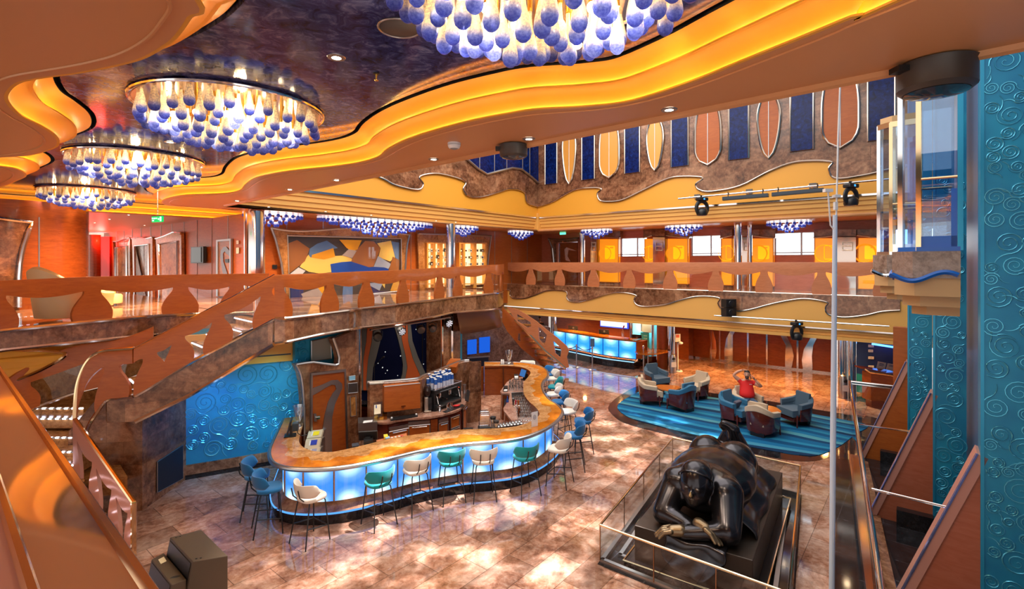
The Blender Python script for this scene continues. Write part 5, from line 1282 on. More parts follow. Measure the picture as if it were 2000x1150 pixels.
# ---- bar top things
def place(m, p, rz=0): return T(p) @ rotz(rz)
ps = thing('till_screen', 'black till screen on a stand at the left end of the bar', 'till', F(565, 853, BZ))
p = F(566, 851, BZ); Mp = T(p) @ rotz(-1.25)
MB().box(-.17,.17,-.015,.015,-.14,.14, Mp @ T(0,0,.20) @ Matrix.Rotation(-.25,4,'X')).build('screen', M_black_plastic, ps, smooth=False, bevel=.008)
MB().box(-.16,.16,-.02,-.015,-.125,.125, Mp @ T(0,0,.20) @ Matrix.Rotation(-.25,4,'X')).build('display', mat('till_glow', (.02,.03,.05), .05), ps, smooth=False)
MB().box(-.11,.11,-.10,.12,0,.02,Mp).box(-.04,.04,.0,.05,.02,.2,Mp).build('stand', M_black, ps, smooth=False)
m = MB(); m.tube([p + V(k) for k in ((.1,.1,.12),(.16,.0,.05),(.26,-.05,.02),(.34,.05,.01),(.3,.15,.02))], .008, 6); tag(m.build('cable', M_black), 'loose black cable behind the till screen on the bar', 'cable')
gx = thing('card_printer', 'dark grey box behind the till screen on the bar', 'printer', F(577, 840, BZ)); MB().box(-.06,.06,-.08,.08,0,.16,T(F(577,840,BZ)) @ rotz(.3)).build('case', mat('dark_grey', (.05,.055,.06), .4), gx, smooth=False, bevel=.01)
def jar(name, label, p, s=1):
    g = thing(name, label, 'jar', p)
    MB().lathe([(.05*s,.12*s),(.10*s,.26*s),(.115*s,.36*s),(.125*s,.43*s),(.13*s,.46*s)], 16, T(p), capb=True, capt=False).build('bowl', M_glassware, g)
    MB().lathe([(.085*s,0),(.08*s,.02*s),(.05*s,.05*s),(.04*s,.09*s),(.05*s,.12*s)], 16, T(p)).build('foot', M_glassware, g); return g
M_glassware = glass('glassware', (.86,.92,.95), .34); M_glassware2 = glass('glassware_dim', (.80,.86,.88), .38)
jar('glass_jar', 'tall glass tip jar beside the till screen at the left end of the bar', F(583, 832, BZ), .95)
sv = thing('serving_tray', 'steel tray with napkins at the far end of the bar', 'tray', F(990, 711, BZ)); MB().prism([F(976,712.5,BZ), F(1003,712.5,BZ), F(1002,707.8,BZ), F(978,707.8,BZ)], UP*.02).build('base', M_steel, sv, smooth=False)
jar('glass_jar', 'tall faceted glass jar on the steel tray at the far end of the bar', F(994, 710, BZ+.02), 1.0)
for i, x in enumerate((979.5, 983)): lathe_thing('shaker', 'small white shaker on the steel tray, %s' % ('left of two','right of two')[i], 'shaker', F(x, 710.5, BZ+.02), [(.03,0),(.03,.13),(.022,.15)], M_white)
# tabletop menu
mc = thing('menu_card', 'white upright card with a grey crest on the bar above the big bend', 'card', F(1044, 832, BZ))
q = [F(1038,834,BZ), F(1050,831.5,BZ)]; MB().prism([q[0], q[1], q[1] + UP*.31, q[0] + UP*.31], V((.1,.25,0)).normalized()*.012).build('card', M_white, mc, smooth=False)
rr = (q[1]-q[0]).normalized(); nn_ = V((rr.y,-rr.x,0)); cq = lerp(q[0],q[1],.5) + UP*.2 + nn_*.002
m = MB(); m.tube([cq + rr*.035*math.cos(a) + UP*.045*math.sin(a) for a in [k*PI/8 for k in range(16)]], .004, 5, True); m.tube([cq - rr*.02, cq + rr*.02], .004, 5); m.tube([cq - UP*.03, cq + UP*.03], .004, 5); m.build('crest', mat('crest_grey', (.15,.16,.25), .6), mc)
# right till
rp = thing('till_screen', 'blue tilted till screen on the service shelf by the far glasses', 'till', F(1022, 741, WZ)); p = F(1022, 742, WZ); Mp = T(p) @ rotz(-1.05)
MB().box(-.16,.16,-.015,.015,-.12,.12, Mp @ T(0,0,.22) @ Matrix.Rotation(-.35,4,'X')).build('screen', M_black_plastic, rp, smooth=False)
MB().box(-.15,.15,-.02,-.015,-.11,.11, Mp @ T(0,0,.22) @ Matrix.Rotation(-.35,4,'X')).build('display', emis('till_blue', (.05,.16,.42), .7), rp, smooth=False)
MB().box(-.1,.1,-.04,.14,0,.03,Mp).box(-.05,.05,.02,.14,.03,.2,Mp).build('stand', M_black, rp, smooth=False)
nh = thing('napkin_holder', 'black napkin holder at the edge of the service worktop', 'holder', F(987, 762, WZ)); MB().prism([F(983,765,WZ), F(991,765,WZ), F(992,760,WZ), F(984,760,WZ)], UP*.11).build('case', M_black, nh, smooth=False); MB().prism([F(984,764,WZ+.11), F(990.5,764,WZ+.11), F(991,761,WZ+.11), F(985,761,WZ+.11)], UP*.015).build('napkins', M_white, nh, smooth=False)
nh = thing('napkin_holder', 'black box of white napkins beside the blue till screen', 'holder', F(1008, 738, WZ)); MB().prism([F(1004,741,WZ), F(1013,741,WZ), F(1013,736,WZ), F(1004,736,WZ)], UP*.10).build('case', M_black, nh, smooth=False); MB().prism([F(1005,740,WZ+.1), F(1012,740,WZ+.1), F(1012,737,WZ+.1), F(1005,737,WZ+.1)], UP*.05).build('napkins', M_white, nh, smooth=False)
# taps and bottles
tp = thing('beer_tap', 'curved chrome beer tap rising among the glasses', 'tap', F(1014, 822, WZ)); p = F(1014, 822, WZ)
m = MB(); m.tube([p, p + UP*.28, p + V((-.02,-.02,.36)), p + V((-.09,-.04,.38)), p + V((-.14,-.05,.33))], [.04,.035,.03,.025,.018], 10); m.build('column', M_chrome, tp)
for i, (dx, c_) in enumerate(((-.14, M_black), (-.08, mat('tap_red', (.5,.03,.05), .3)), (-.02, M_wood))): m = MB(); m.tube([p + V((dx,-.03,.38)), p + V((dx,-.03,.50))], [.014,.02], 8); m.build('handle', c_, tp)
bt = thing('bottle', 'blue labelled bottle standing in the steel rail of the worktop', 'bottle', F(991, 796, .62)); p = F(991, 796, .62)
MB().lathe([(.038,0),(.038,.19),(.014,.25),(.014,.31)], 12, T(p)).build('glass', mat('blue_bottle', (.01,.06,.30), .1), bt); MB().lathe([(.039,.05),(.039,.15)], 12, T(p), capb=False, capt=False).build('label', mat('label_red', (.6,.12,.08), .5), bt)
boxon('speed_rail', 'black steel bottle rail on the inner face of the worktop', 'rail', ((984,800),(995,800),(994,772),(985,774)), .56, .06, M_black)
# glasses: three kinds, each glass a thing
def gl_tumbler(): return MB().lathe([(.028,0),(.034,.01),(.038,.12),(.036,.12),(.033,.02)], 10, capt=False).mesh('tumbler', M_glassware)
def gl_stem(): return MB().lathe([(.034,0),(.03,.004),(.005,.01),(.005,.08),(.03,.11),(.038,.15),(.033,.20)], 10, capt=False).mesh('wine_glass', M_glassware2)
def gl_bowl(): return MB().lathe([(.045,0),(.05,.03),(.045,.08),(.02,.10),(.03,.12)], 10).mesh('upturned_glass', M_glassware2)
GT, GS, GB = gl_tumbler(), gl_stem(), gl_bowl()
def glass_at(me, nm, p, lb, grp):
    o = bpy.data.objects.new(nm, me); COL.objects.link(o); o.location = p; o.rotation_euler = (0,0,R.uniform(0,6)); return tag(o, lb, 'glass', grp)
for r_ in range(5):
    for c_ in range(5):
        p = F(lerp(996,1019,c_/4) + R.uniform(-.6,.6), lerp(748.5,763,r_/4) + R.uniform(-.4,.4), WZ)
        glass_at(GT, 'tumbler', p, 'clear tumbler on the service worktop, in the block between the till and the sinks', 'tumblers beside the sinks')
for r_ in range(8):
    for c_ in range(6):
        y = lerp(786, 826, r_/7); x0 = lerp(1006, 1014, r_/7); x1 = lerp(1024, 1040, r_/7) 
        glass_at(GS, 'wine_glass', F(lerp(x0,x1,c_/5) + R.uniform(-.5,.5), y + R.uniform(-.5,.5), WZ), 'clear stemmed glass in the block of glasses around the beer tap', 'glasses around the beer tap')
for i in range(8):
    glass_at(GB, 'upturned_glass', F(lerp(973, 1018, i/7), lerp(840, 833.5, i/7), .93), 'upturned glass in the row behind the front counter, right of the blender', 'upturned glasses by the blender')
for i in range(7):
    glass_at(GB, 'upturned_glass', F(lerp(978, 1014, i/6), lerp(836.5, 830, i/6), .93), 'upturned glass in the row behind the front counter, right of the blender', 'upturned glasses by the blender')
m = MB(); sh = [F(905,846,.93), F(1020,838,.93), F(1018,826,.93), F(965,834,.93), F(905,837,.93)]; m.prism(sh, UP*-.03); tag(m.build('glass_shelf', M_steel, smooth=False), 'steel shelf behind the front counter carrying the blender and upturned glasses', 'shelf')
bl = thing('blender', 'clear square blender jug on a black base behind the counter', 'blender', F(946, 839, .93)); p = F(946, 838, .93)
MB().box(-.13,.13,-.10,.10,0,.06,T(p) @ rotz(.2)).build('base', M_black_plastic, bl, smooth=False, bevel=.015); MB().box(-.115,.115,-.09,.09,.06,.36,T(p) @ rotz(.2)).build('jug', glass('jug_clear', (.80,.86,.95), .25), bl, smooth=False, bevel=.03); MB().box(-.10,.10,-.08,.08,.36,.40,T(p) @ rotz(.2)).build('lid', glass('lid_clear', (.7,.75,.82), .3), bl, smooth=False, bevel=.02)
for i, (x, y, h) in enumerate(((963, 836, .2), (969, 840, .16))):
    g = thing('canister', 'glass canister with a black lid, %s one right of the blender' % ('taller','shorter')[i], 'canister', F(x,y,.93)); MB().lathe([(.05,0),(.05,h)], 14, T(F(x,y,.93))).build('body', M_glassware2, g); MB().lathe([(.062,h),(.062,h+.05),(.03,h+.06)], 14, T(F(x,y,.93))).build('lid', M_black_plastic, g)
boxon('bar_caddy', 'low black caddy behind the counter left of the blender', 'caddy', ((905,842),(924,841),(924,837.5),(905,838.5)), .93, .04, M_black)
# left service corner: card files, steel till, printer, packets
for i, (x0, x1, yt, yb, lb, c_) in enumerate(((599,631,838,856,'topmost beige document tray with a yellow label',(.9,.72,.02)),(594,627,854,876,'middle beige document tray with a blue label',(.03,.06,.45)),(597,625,872,890,'lowest beige document tray with a lilac label',(.35,.35,.5)))):
    d = 10.9 - i*.33; g = thing('document_tray', lb, 'tray', U((x0+x1)/2, yb+6, d))
    q = [U(x0,yb,d), U(x1-4,yb-3,d), U(x1,yt,d+.22), U(x0+4,yt+3,d+.22)]; MB().prism(q, V((0,.05,-.05))).build('front', mat('tray_beige', (.62,.52,.36), .5), g, smooth=False)
    f = lambda u, v: lerp(lerp(q[0],q[1],u), lerp(q[3],q[2],u), v) - V((0,.004,-.003))
    MB().prism([f(.38,.28), f(.80,.28), f(.80,.80), f(.38,.80)], V((0,-.003,.002))).build('label', mat('tray_label', c_, .5), g, smooth=False); MB().prism([f(.28,.24), f(.37,.24), f(.37,.78), f(.28,.78)], V((0,-.003,.002))).build('white_tab', M_white, g, smooth=False)
    m = MB(); q2 = [p + V((0,.05,-.05)) for p in q]; m.prism(q2, V((0,.16,0))); m.build('case', M_steel, g, smooth=False)
ub = thing('service_cabinet', 'tall steel cabinet holding the document trays at the left end of the bar', 'cabinet', F(612, 925, 0)); a = U(612, 900, 11.1); MB().box(-.2,.2,-.06,.16,0,.62,T(V((a.x,a.y,0)))).build('body', M_steel, ub, smooth=False)
st_ = thing('steel_till', 'brushed steel cash till with a printed label on its lid', 'till', F(717, 872, .6)); q = [F(700,846,.75), F(737,843,.75), F(735,832,.75), F(699,834,.75)]
MB().prism(q, UP*.22).build('body', M_steel, st_, smooth=False, bevel=.01); q = [F(709,826.5,.985), F(727,824,.985), F(728,820,.985), F(710,822,.985)]; MB().prism(q, UP*.004).build('label', M_white, st_, smooth=False)
m = MB(); a = F(718,848,0); m.box(-.2,.2,-.2,.2,0,.74,T(V((a.x,a.y,0)) + V((0,.15,0)))); tag(m.build('till_pedestal', M_maho, smooth=False), 'dark wood pedestal carrying the brushed steel till', 'pedestal')
t3 = thing('till_screen', 'black till screen seen from behind in front of the steel till', 'till', F(720, 868, .9)); p = F(719, 866, .93)
MB().box(-.18,.18,-.015,.015,-.11,.11,T(p + UP*.16) @ rotz(.18) @ Matrix.Rotation(.45,4,'X')).build('screen', M_black_plastic, t3, smooth=False, bevel=.008); MB().box(-.05,.05,-.05,.05,-.3,.15,T(p) @ rotz(.18)).build('stand', M_black, t3, smooth=False)
boxon('receipt_printer', 'small black receipt printer on the inner edge of the counter', 'printer', ((711,872),(729,868.5),(728,862),(710,865)), .96, .09, M_black_plastic); boxon('card_reader', 'flat dark card reader on the inner edge of the counter', 'reader', ((688,876),(701,874),(700,868),(687,870)), .96, .04, mat('slate_plastic', (.05,.06,.08), .3))
boxon('packet', 'small yellow packet on the inner counter edge', 'packet', ((750,858),(758,857),(757,852),(749,853)), .96, .05, mat('packet_yellow', (.8,.6,.05), .5)); boxon('packet', 'small pale blue packet on the inner counter edge', 'packet', ((753,860),(762,858.5),(760,855),(752,856)), .96, .04, mat('packet_blue', (.3,.5,.7), .5))
for i, x in enumerate((765.5, 772.5, 779.5, 785)): lathe_thing('condiment_pot', 'tiny white pot in the row on the inner counter edge, %s' % ('nearest the packets','second from the packets','third from the packets','last of the row')[i], 'pot', F(x, 857 - (x-765)*.19, .96), [(.02,0),(.025,.02),(.02,.03)], M_white if i < 3 else mat('pot_red', (.6,.05,.08), .5))
boxon('inner_ledge', 'narrow reddish ledge along the inner counter edge', 'ledge', ((735,872),(795,856),(794,850),(735,864)), .90, .05, M_wood_pink)
# ================= SEATING =======================================================================
def fabric(name, c, r=.75):
    m = mat(name, c, r, spec=.3); m.node_tree.nodes['Principled BSDF'].inputs['Sheen Weight'].default_value = .25; return m
M_fblue = fabric('stool_blue', (.006,.125,.33)); M_fteal = fabric('stool_teal', (.0,.27,.30)); M_fwhite = fabric('stool_white', (.72,.66,.58))
def loc_build(m, name, mt, root, **kw):
    o = m.build(name, mt, None, **kw); o.parent = root; return o
def make_stool(mt):
    g = thing('bar_stool', 'stool', 'bar stool')
    # seat pan, rounded front, facing +y
    pts = []
    for k in range(40):
        a = 2*PI*k/40; c, s = math.cos(a), math.sin(a); e = 2/3.2
        pts.append((abs(c)**e*math.copysign(.215, c)*(1 - .10*(s < 0)*abs(s)), abs(s)**e*math.copysign(.205, s)))
    m = MB(); rows = []
    for sc, z in ((.90, .685), (.98, .695), (1.0, .72), (.97, .742), (.86, .752), (.5, .748), (.05, .745)): rows.append([V((x*sc, y*sc + .02, z)) for x, y in pts])
    m.grid(rows, closed=True); m.add(rows[0], [tuple(range(40))]); m.add(rows[-1], [tuple(range(40))]); loc_build(m, 'seat', mt, g, ang=70)
    # wrap-round back with a dip in the middle
    rin = []; 
    for k in range(25):
        t = k/24; a = lerp(PI*1.02, PI*1.98, t); u = abs(t-.5)*2
        zt = lerp(.985, 1.0, math.sin(u*PI)**2) - max(0, u-.72)**2*1.6; zb = .775 + max(0, u-.7)**2*.9
        bulge = .235 + .03*(1-u); cx, cy = math.cos(a), math.sin(a)
        loop = []
        for j in range(10):
            b = 2*PI*j/10; z = (zt+zb)/2 + (zt-zb)/2*math.sin(b); rr = bulge + .022*math.cos(b) + (z-.78)*.16
            loop.append(V((rr*cx*1.02, rr*cy*.86 + .02, z)))
        rin.append(loop)
    m = MB(); m.grid(rin, closed=True); m.add(rin[0], [tuple(range(10))]); m.add(rin[-1], [tuple(range(10))]); loc_build(m, 'backrest', mt, g, ang=80)
    for sx in (-1, 1):
        for sy in (1, -1):
            top = V((.13*sx, .15 if sy > 0 else -.10, .69)); ft = V((.22*sx, .21 if sy > 0 else -.23, 0))
            m = MB(); m.tube([top, lerp(top, ft, .06) + V((.02*sx,.015*sy,-.005)), ft], .0105, 8); loc_build(m, 'leg', M_black, g)
        m = MB(); m.tube([V((.09*sx, -.09, .69)), V((.09*sx,-.17,.72)), V((.09*sx,-.245,.80)), V((.09*sx,-.275,.93))], .010, 6); loc_build(m, 'back_support', M_black, g)
    def at(sx, sy, z):
        top = V((.13*sx, .15 if sy > 0 else -.10, .69)); ft = V((.22*sx, .21 if sy > 0 else -.23, 0)); return lerp(ft, top, z/.69)
    c = [at(-1,1,.24), at(1,1,.24), at(1,-1,.30), at(-1,-1,.30)]
    m = MB(); m.tube([c[3], c[0] + V((.0,0,0)), c[1], c[2]], .010, 6); loc_build(m, 'footrest', M_black, g)
    m = MB(); m.tube([V((-.13,.15,.685)), V((.13,.15,.685)), V((.13,-.10,.685)), V((-.13,-.10,.685))], .009, 6, True); loc_build(m, 'seat_frame', M_black, g)
    return g
proto = {'blue': make_stool(M_fblue), 'teal': make_stool(M_fteal), 'white': make_stool(M_fwhite)}
used_ = set()
STL = [(500,1005,'blue','blue bar stool at the left end of the bar, next to the blue relief wall',None),(523,1036,'blue','second blue bar stool from the blue relief wall, in front of the bar corner',None),(606,1056,'white','white bar stool in front of the bar between the blue pair and a teal stool',None),
(740,1023,'teal','teal bar stool nearest the black floor monitors, at the long front of the bar',None),(813,995,'white','white bar stool between the first and second teal stools',None),(881,976,'teal','teal bar stool in the middle of the long front of the bar',None),(944,972,'white','white bar stool between the second and third teal stools',None),(1026,964,'teal','teal bar stool nearest the big bend of the bar, at its front',None),
(1093,945,'white','white bar stool at the outer bend of the bar, showing its two black back bars',None),(1122,914,'blue','blue bar stool nearest the glass pen, beside the white one at the bend',None),(1140,880,'blue','blue bar stool farthest from the counter, in front of the bend',None),(1110,858,'white','white bar stool with round back facing the bend, behind two blue stools',None),
(1094,836,'blue','blue bar stool tucked at the waist of the bar',None),(1083,818,'white','small white stool partly hidden behind the blue stool at the waist of the bar',None),(1085,801,'teal','only teal bar stool on the reception side of the bar',None),(1079,782,'white','white bar stool between the teal one and the farthest blue one',None),(1069,773,'blue','farthest blue bar stool, nearest the reception stair',None),(1030,760,'white','white bar stool hidden behind the far end of the bar, only its back showing',None)]
AIM = {0:.55, 1:.35, 2:-.25, 3:-.12, 8:.35, 9:.2, 10:.5, 11:.35}
for i, (x, y, c, lb, _) in enumerate(STL):
    p = F(x, y, 0); j = min(range(NB_), key=lambda k: (V((O_[k].x,O_[k].y,0))-p).length); d = nrm_[j]
    if i in (0, 1): d = V((.9, .35, 0)) if i == 0 else V((.95, .55, 0))
    if i == 2: d = V((.55, .8, 0))
    if i == 10: d = V((-.9, .1, 0))
    a = math.atan2(-d.x, d.y) + {3:.25, 4:.1, 8:.2, 9:.25}.get(i, 0)
    if i == 17: a = math.pi*.95
    o = proto[c] if c not in used_ else dup(proto[c]); used_.add(c)
    o.location = p; o.rotation_euler = (0, 0, a); o['label'] = lb; o['group'] = 'bar stools'
# ---- carpet ------------------------------------------------------------------------------------
bo = [(1238,757),(1215,770),(1198,782),(1188,796),(1196,810),(1222,827),(1300,848),(1400,871),(1530,897),(1600,899),(1652,876),(1690,846),(1715,826),(1660,811),(1590,799),(1500,783),(1400,769),(1310,755),(1265,750)]
bi = [(1252,764),(1228,776),(1211,787),(1206,797),(1216,808),(1240,820),(1300,836),(1400,859),(1485,877),(1560,889),(1600,889),(1640,872),(1672,848),(1694,832),(1640,819),(1500,794),(1400,778),(1310,763),(1270,759)]
Bo = crom([F(x, y, 0) for x, y in bo], 5, True); Bi = crom([F(x, y, 0) for x, y in bi], 5, True)
m = MB(); m.prism(Bo, UP*.006); struct(m.build('floor_carpet_border', M_granite, smooth=False))
M_carpet = mat('wave_carpet', (.02,.2,.4), .95, spec=.1); mm = M_carpet
v_ = coords(mm, (0,0,-math.atan2(DA.y, DA.x))); w_ = N(mm, 'ShaderNodeTexWave'); w_.wave_type = 'BANDS'; w_.bands_direction = 'Y'; w_.wave_profile = 'SAW'
w_.inputs['Scale'].default_value = .13; w_.inputs['Distortion'].default_value = 1.8; w_.inputs['Detail'].default_value = 1.0; w_.inputs['Detail Scale'].default_value = 2.2; L(mm, v_, w_.inputs['Vector'])
c_ = ramp(mm, [(0,(.008,.11,.26)),(.10,(.02,.20,.36)),(.17,(.006,.065,.17)),(.26,(.010,.13,.29)),(.35,(.05,.24,.37)),(.43,(.008,.035,.09)),(.52,(.009,.12,.28)),(.6,(.02,.20,.34)),(.68,(.008,.08,.20)),(.77,(.014,.15,.31)),(.85,(.07,.27,.35)),(.93,(.008,.05,.13))], w_.outputs['Fac'], 'CONSTANT')
L(mm, mix(mm, .25, c_, ramp(mm, [(.3,(.3,.3,.3)),(.7,(1.3,1.3,1.3))], noise(mm, coords(mm), 60, 2)), 'MULTIPLY'), base(mm))
m = MB(); m.prism([p + UP*.006 for p in Bi], UP*.012); tag(m.build('lounge_carpet', M_carpet, smooth=False), 'blue wave striped carpet under the lounge chairs inside a black granite border', 'carpet')
# ---- lounge chairs -------------------------------------------------------------------------------
M_cbeige = fabric('chair_beige', (.56,.44,.31)); M_cblue = fabric('chair_blue', (.02,.14,.26)); M_cslate = fabric('chair_slate', (.055,.105,.155))
def make_chair(mt):
    g = thing('lounge_chair', 'x', 'armchair')
    # veneer shell: back and arms drop towards the front; faces +y
    def shell(r0, r1, z0f, z1f, n=33):
        rows = []
        for k in range(n):
            t = k/(n-1); a = lerp(-.08*PI, -.92*PI, t); u = abs(t-.5)*2
            ex = 2/2.6; c, s = math.cos(a), math.sin(a); x = abs(c)**ex*math.copysign(1, c); y = abs(s)**ex*math.copysign(1, s)
            ext_ = 0
            if u > .82: ext_ = (u-.82)/.18*.26
            z0, z1 = z0f(u), z1f(u)
            rows.append([V((x*(r0+.0)*(.90 + .10*min(1,(z-.1)/.5)), y*(r0)*(.86 + .14*min(1,(z-.1)/.5)) + .05 + ext_, z)) for z in (z0, lerp(z0,z1,.5), z1)] + [V((x*r1*(.90 + .10*min(1,(z-.1)/.5)), y*r1*(.86+.14*min(1,(z-.1)/.5)) + .05 + ext_, z)) for z in (z1, lerp(z0,z1,.5), z0)])
        return rows
    zt = lambda u: .60 - .15*u**1.3; zb = lambda u: .055 + .10*u**1.5
    r = shell(.375, .350, zb, zt); m = MB(); m.grid(r, closed=True); [m.add(q, [tuple(range(6))]) for q in (r[0], r[-1])]; loc_build(m, 'veneer_shell', M_maho, g, ang=50)
    r = shell(.383, .275, zt, lambda u: .76 - .19*u**1.2); m = MB(); m.grid(r, closed=True); [m.add(q, [tuple(range(6))]) for q in (r[0], r[-1])]; loc_build(m, 'upholstered_rim', mt, g, ang=50, bevel=.015)
    r = shell(.345, .280, lambda u: .32, zt); m = MB(); m.grid(r, closed=True); [m.add(q, [tuple(range(6))]) for q in (r[0], r[-1])]; loc_build(m, 'inner_back', mt, g, ang=50)
    m = MB(); m.prism([V((-.20,-.20,.34)), V((.20,-.20,.34)), V((.22,-.24,.80)), V((-.22,-.24,.80))], V((0,.06,.0))); loc_build(m, 'back_cushion', mt, g, smooth=False, bevel=.02)
    m = MB(); m.prism([V((-.28,.38,.26)), V((.28,.38,.26)), V((.29,-.18,.26)), V((.15,-.28,.26)), V((-.15,-.28,.26)), V((-.29,-.18,.26))], UP*.16); loc_build(m, 'seat', mt, g, smooth=False, bevel=.03, bseg=3)
    m = MB(); m.prism([V((-.27,.34,.14)), V((.27,.34,.14)), V((.28,-.16,.14)), V((.14,-.26,.14)), V((-.14,-.26,.14)), V((-.28,-.16,.14))], UP*.12); loc_build(m, 'seat_base', M_maho, g, smooth=False)
    for sx in (-1, 1): m = MB(); m.tube([V((.315*sx,.28,.0)), V((.30*sx,.26,.30))], [.016,.026], 8); loc_build(m, 'leg', M_maho, g)
    m = MB(); m.prism([V((-.16,-.27,0)), V((.16,-.27,0)), V((.16,-.18,0)), V((-.16,-.18,0))], UP*.10); loc_build(m, 'rear_foot', M_black, g, smooth=False)
    return g
pc = {'beige': make_chair(M_cbeige), 'blue': make_chair(M_cblue), 'slate': make_chair(M_cslate)}; uc = set()
TB1, TB2 = F(1305, 790, 0), F(1497, 838, 0)
CH = [(1268,788,'beige',TB1,'beige tub chair at the tip of the carpet, nearest the bar',0),(1281,760,'slate',TB1,'slate blue tub chair nearest the reception posts',.5),(1361,778,'beige',TB1,'beige tub chair in the first group with its open side towards the bar',-.1),(1333,801,'blue',TB1,'blue tub chair with its back to the bronze figure, first group',.15),
      (1433,826,'blue',TB2,'blue tub chair holding a small grey bag beside the seated man',-.25),(1460,815,'beige',TB2,'beige tub chair in which the man in red sits',.25),(1556,828,'slate',TB2,'slate blue tub chair nearest the white pole',-.15),(1488,849,'beige',TB2,'beige tub chair with its back to the bronze figure, second group',-.2)]
CHP = {}
for i, (x, y, c, tb, lb, da) in enumerate(CH):
    p = F(x, y, 0); p.z = .018; d = V((tb.x-p.x, tb.y-p.y, 0)).normalized(); a = math.atan2(-d.x, d.y) + da
    o = pc[c] if c not in uc else dup(pc[c]); uc.add(c); o.location = p; o.rotation_euler = (0,0,a); o.scale = (1.08,)*3; o['label'] = lb; o['group'] = 'lounge chairs'; CHP[i] = (p, a)
def make_table(p, rz, lb):
    g = thing('side_table', lb, 'table', p + UP*.018, rz, 'lounge side tables')
    pts = []
    for k in range(30):
        a = 2*PI*k/30; r = .36*(1 + .10*math.cos(3*a)); pts.append(V((r*math.cos(a), r*math.sin(a), .50)))
    m = MB(); m.prism(pts, UP*.035); loc_build(m, 'table_top', M_orange_top, g, smooth=False, bevel=.008)
    for k in range(3): a = 2*PI*k/3; m = MB(); m.tube([V((.22*math.cos(a), .22*math.sin(a), 0)), V((.13*math.cos(a), .13*math.sin(a), .50))], .022, 8); loc_build(m, 'leg', M_black, g)
    m = MB(); m.tube([V((.16*math.cos(2*PI*k/3), .16*math.sin(2*PI*k/3), .30)) for k in range(3)], .012, 6, True); loc_build(m, 'stretcher', M_black, g); return g
M_orange_top = wood('orange_laminate', (.56,.17,.03), (.48,.13,.02), .25, coat=.5)
make_table(TB1, .3, 'orange topped side table between the first group of tub chairs'); make_table(TB2, .9, 'orange topped side table in front of the seated man')
p, a = CHP[4]; d = rotz(a); m = MB(); m.box(-.14,.14,-.05,.05,0,.2, T(p) @ d @ T(.12,.12,.48) @ Matrix.Rotation(-.4,4,'X')); tag(m.build('shoulder_bag', mat('bag_grey', (.09,.09,.13), .8), smooth=False, bevel=.02), 'grey bag on the blue tub chair beside the seated man', 'bag')
# ---- people --------------------------------------------------------------------------------------
M_skin = mat('skin', (.62,.31,.20), .5); M_skin2 = mat('skin_tan', (.42,.20,.12), .5); M_hair = mat('dark_hair', (.012,.009,.008), .6)
M_redshirt = mat('red_polo', (.70,.012,.012), .75); M_jeans = mat('blue_jeans', (.035,.075,.14), .85); M_jacket = mat('black_jacket', (.008,.008,.010), .7)
def limbs(root, name, chains, mt, M, sub=2, size=None):
    """skinned chains -> one continuous surface. chains: list of [(point, radius), ...]; the first point of later chains may repeat"""
    vs = []; es = []; rs = []; key = {}
    for ch in chains:
        prev = None
        for p, r in ch:
            k = tuple(round(c, 4) for c in p)
            if k not in key: key[k] = len(vs); vs.append(M @ V(p)); rs.append(r)
            i = key[k]
            if prev is not None and prev != i: es.append((prev, i))
            prev = i
    me = bpy.data.meshes.new(name); me.from_pydata([tuple(v) for v in vs], es, [])
    o = bpy.data.objects.new(name, me); COL.objects.link(o); me.materials.append(mt)
    s = o.modifiers.new('skin', 'SKIN'); s.use_smooth_shade = True; s.branch_smoothing = .6
    for i, sv in enumerate(me.skin_vertices[0].data):
        r = rs[i]; sv.radius = r if isinstance(r, tuple) else (r, r); sv.use_root = (i == 0)
    q = o.modifiers.new('sub', 'SUBSURF'); q.levels = sub; q.render_levels = sub
    if root is not None: o.parent = root; o.matrix_parent_inverse = WM(root).inverted()
    return o
def hand(root, M, wrist, fwd, pdir, up, mt, s=1., curl=.5, name='hand'):
    """palm with four fingers and a thumb; pdir: palm facing direction"""
    fwd, up = V(fwd).normalized(), V(up).normalized(); side = fwd.cross(up).normalized(); pl = V(pdir).normalized()
    w = V(wrist); k = w + fwd*.085*s
    ch = [[(tuple(w), .026*s), (tuple(w + fwd*.04*s), (.022*s,.036*s)), (tuple(k), (.016*s,.040*s))]]
    for j, (o_, ln) in enumerate(((-.03,.068), (-.010,.080), (.011,.075), (.030,.058))):
        b = w + fwd*.08*s + up*o_*s; p1 = b + (fwd*(1-curl*.3) + pl*curl*.5).normalized()*ln*.45*s; p2 = p1 + (fwd*(1-curl) + pl*curl*1.1).normalized()*ln*.32*s; p3 = p2 + (fwd*(1-curl*1.5) + pl*curl*1.6).normalized()*ln*.25*s
        ch.append([(tuple(w + fwd*.04*s), (.022*s,.036*s)), (tuple(b), .0095*s), (tuple(p1), .009*s), (tuple(p2), .008*s), (tuple(p3), .007*s)])
    t0 = w + fwd*.02*s - up*.03*s; t1 = t0 + (fwd*.6 - up*.7 + pl*.3).normalized()*.04*s; t2 = t1 + (fwd*.9 - up*.2 + pl*.4).normalized()*.03*s
    ch.append([(tuple(w), .026*s), (tuple(t0), .012*s), (tuple(t1), .010*s), (tuple(t2), .008*s)])
    return ch
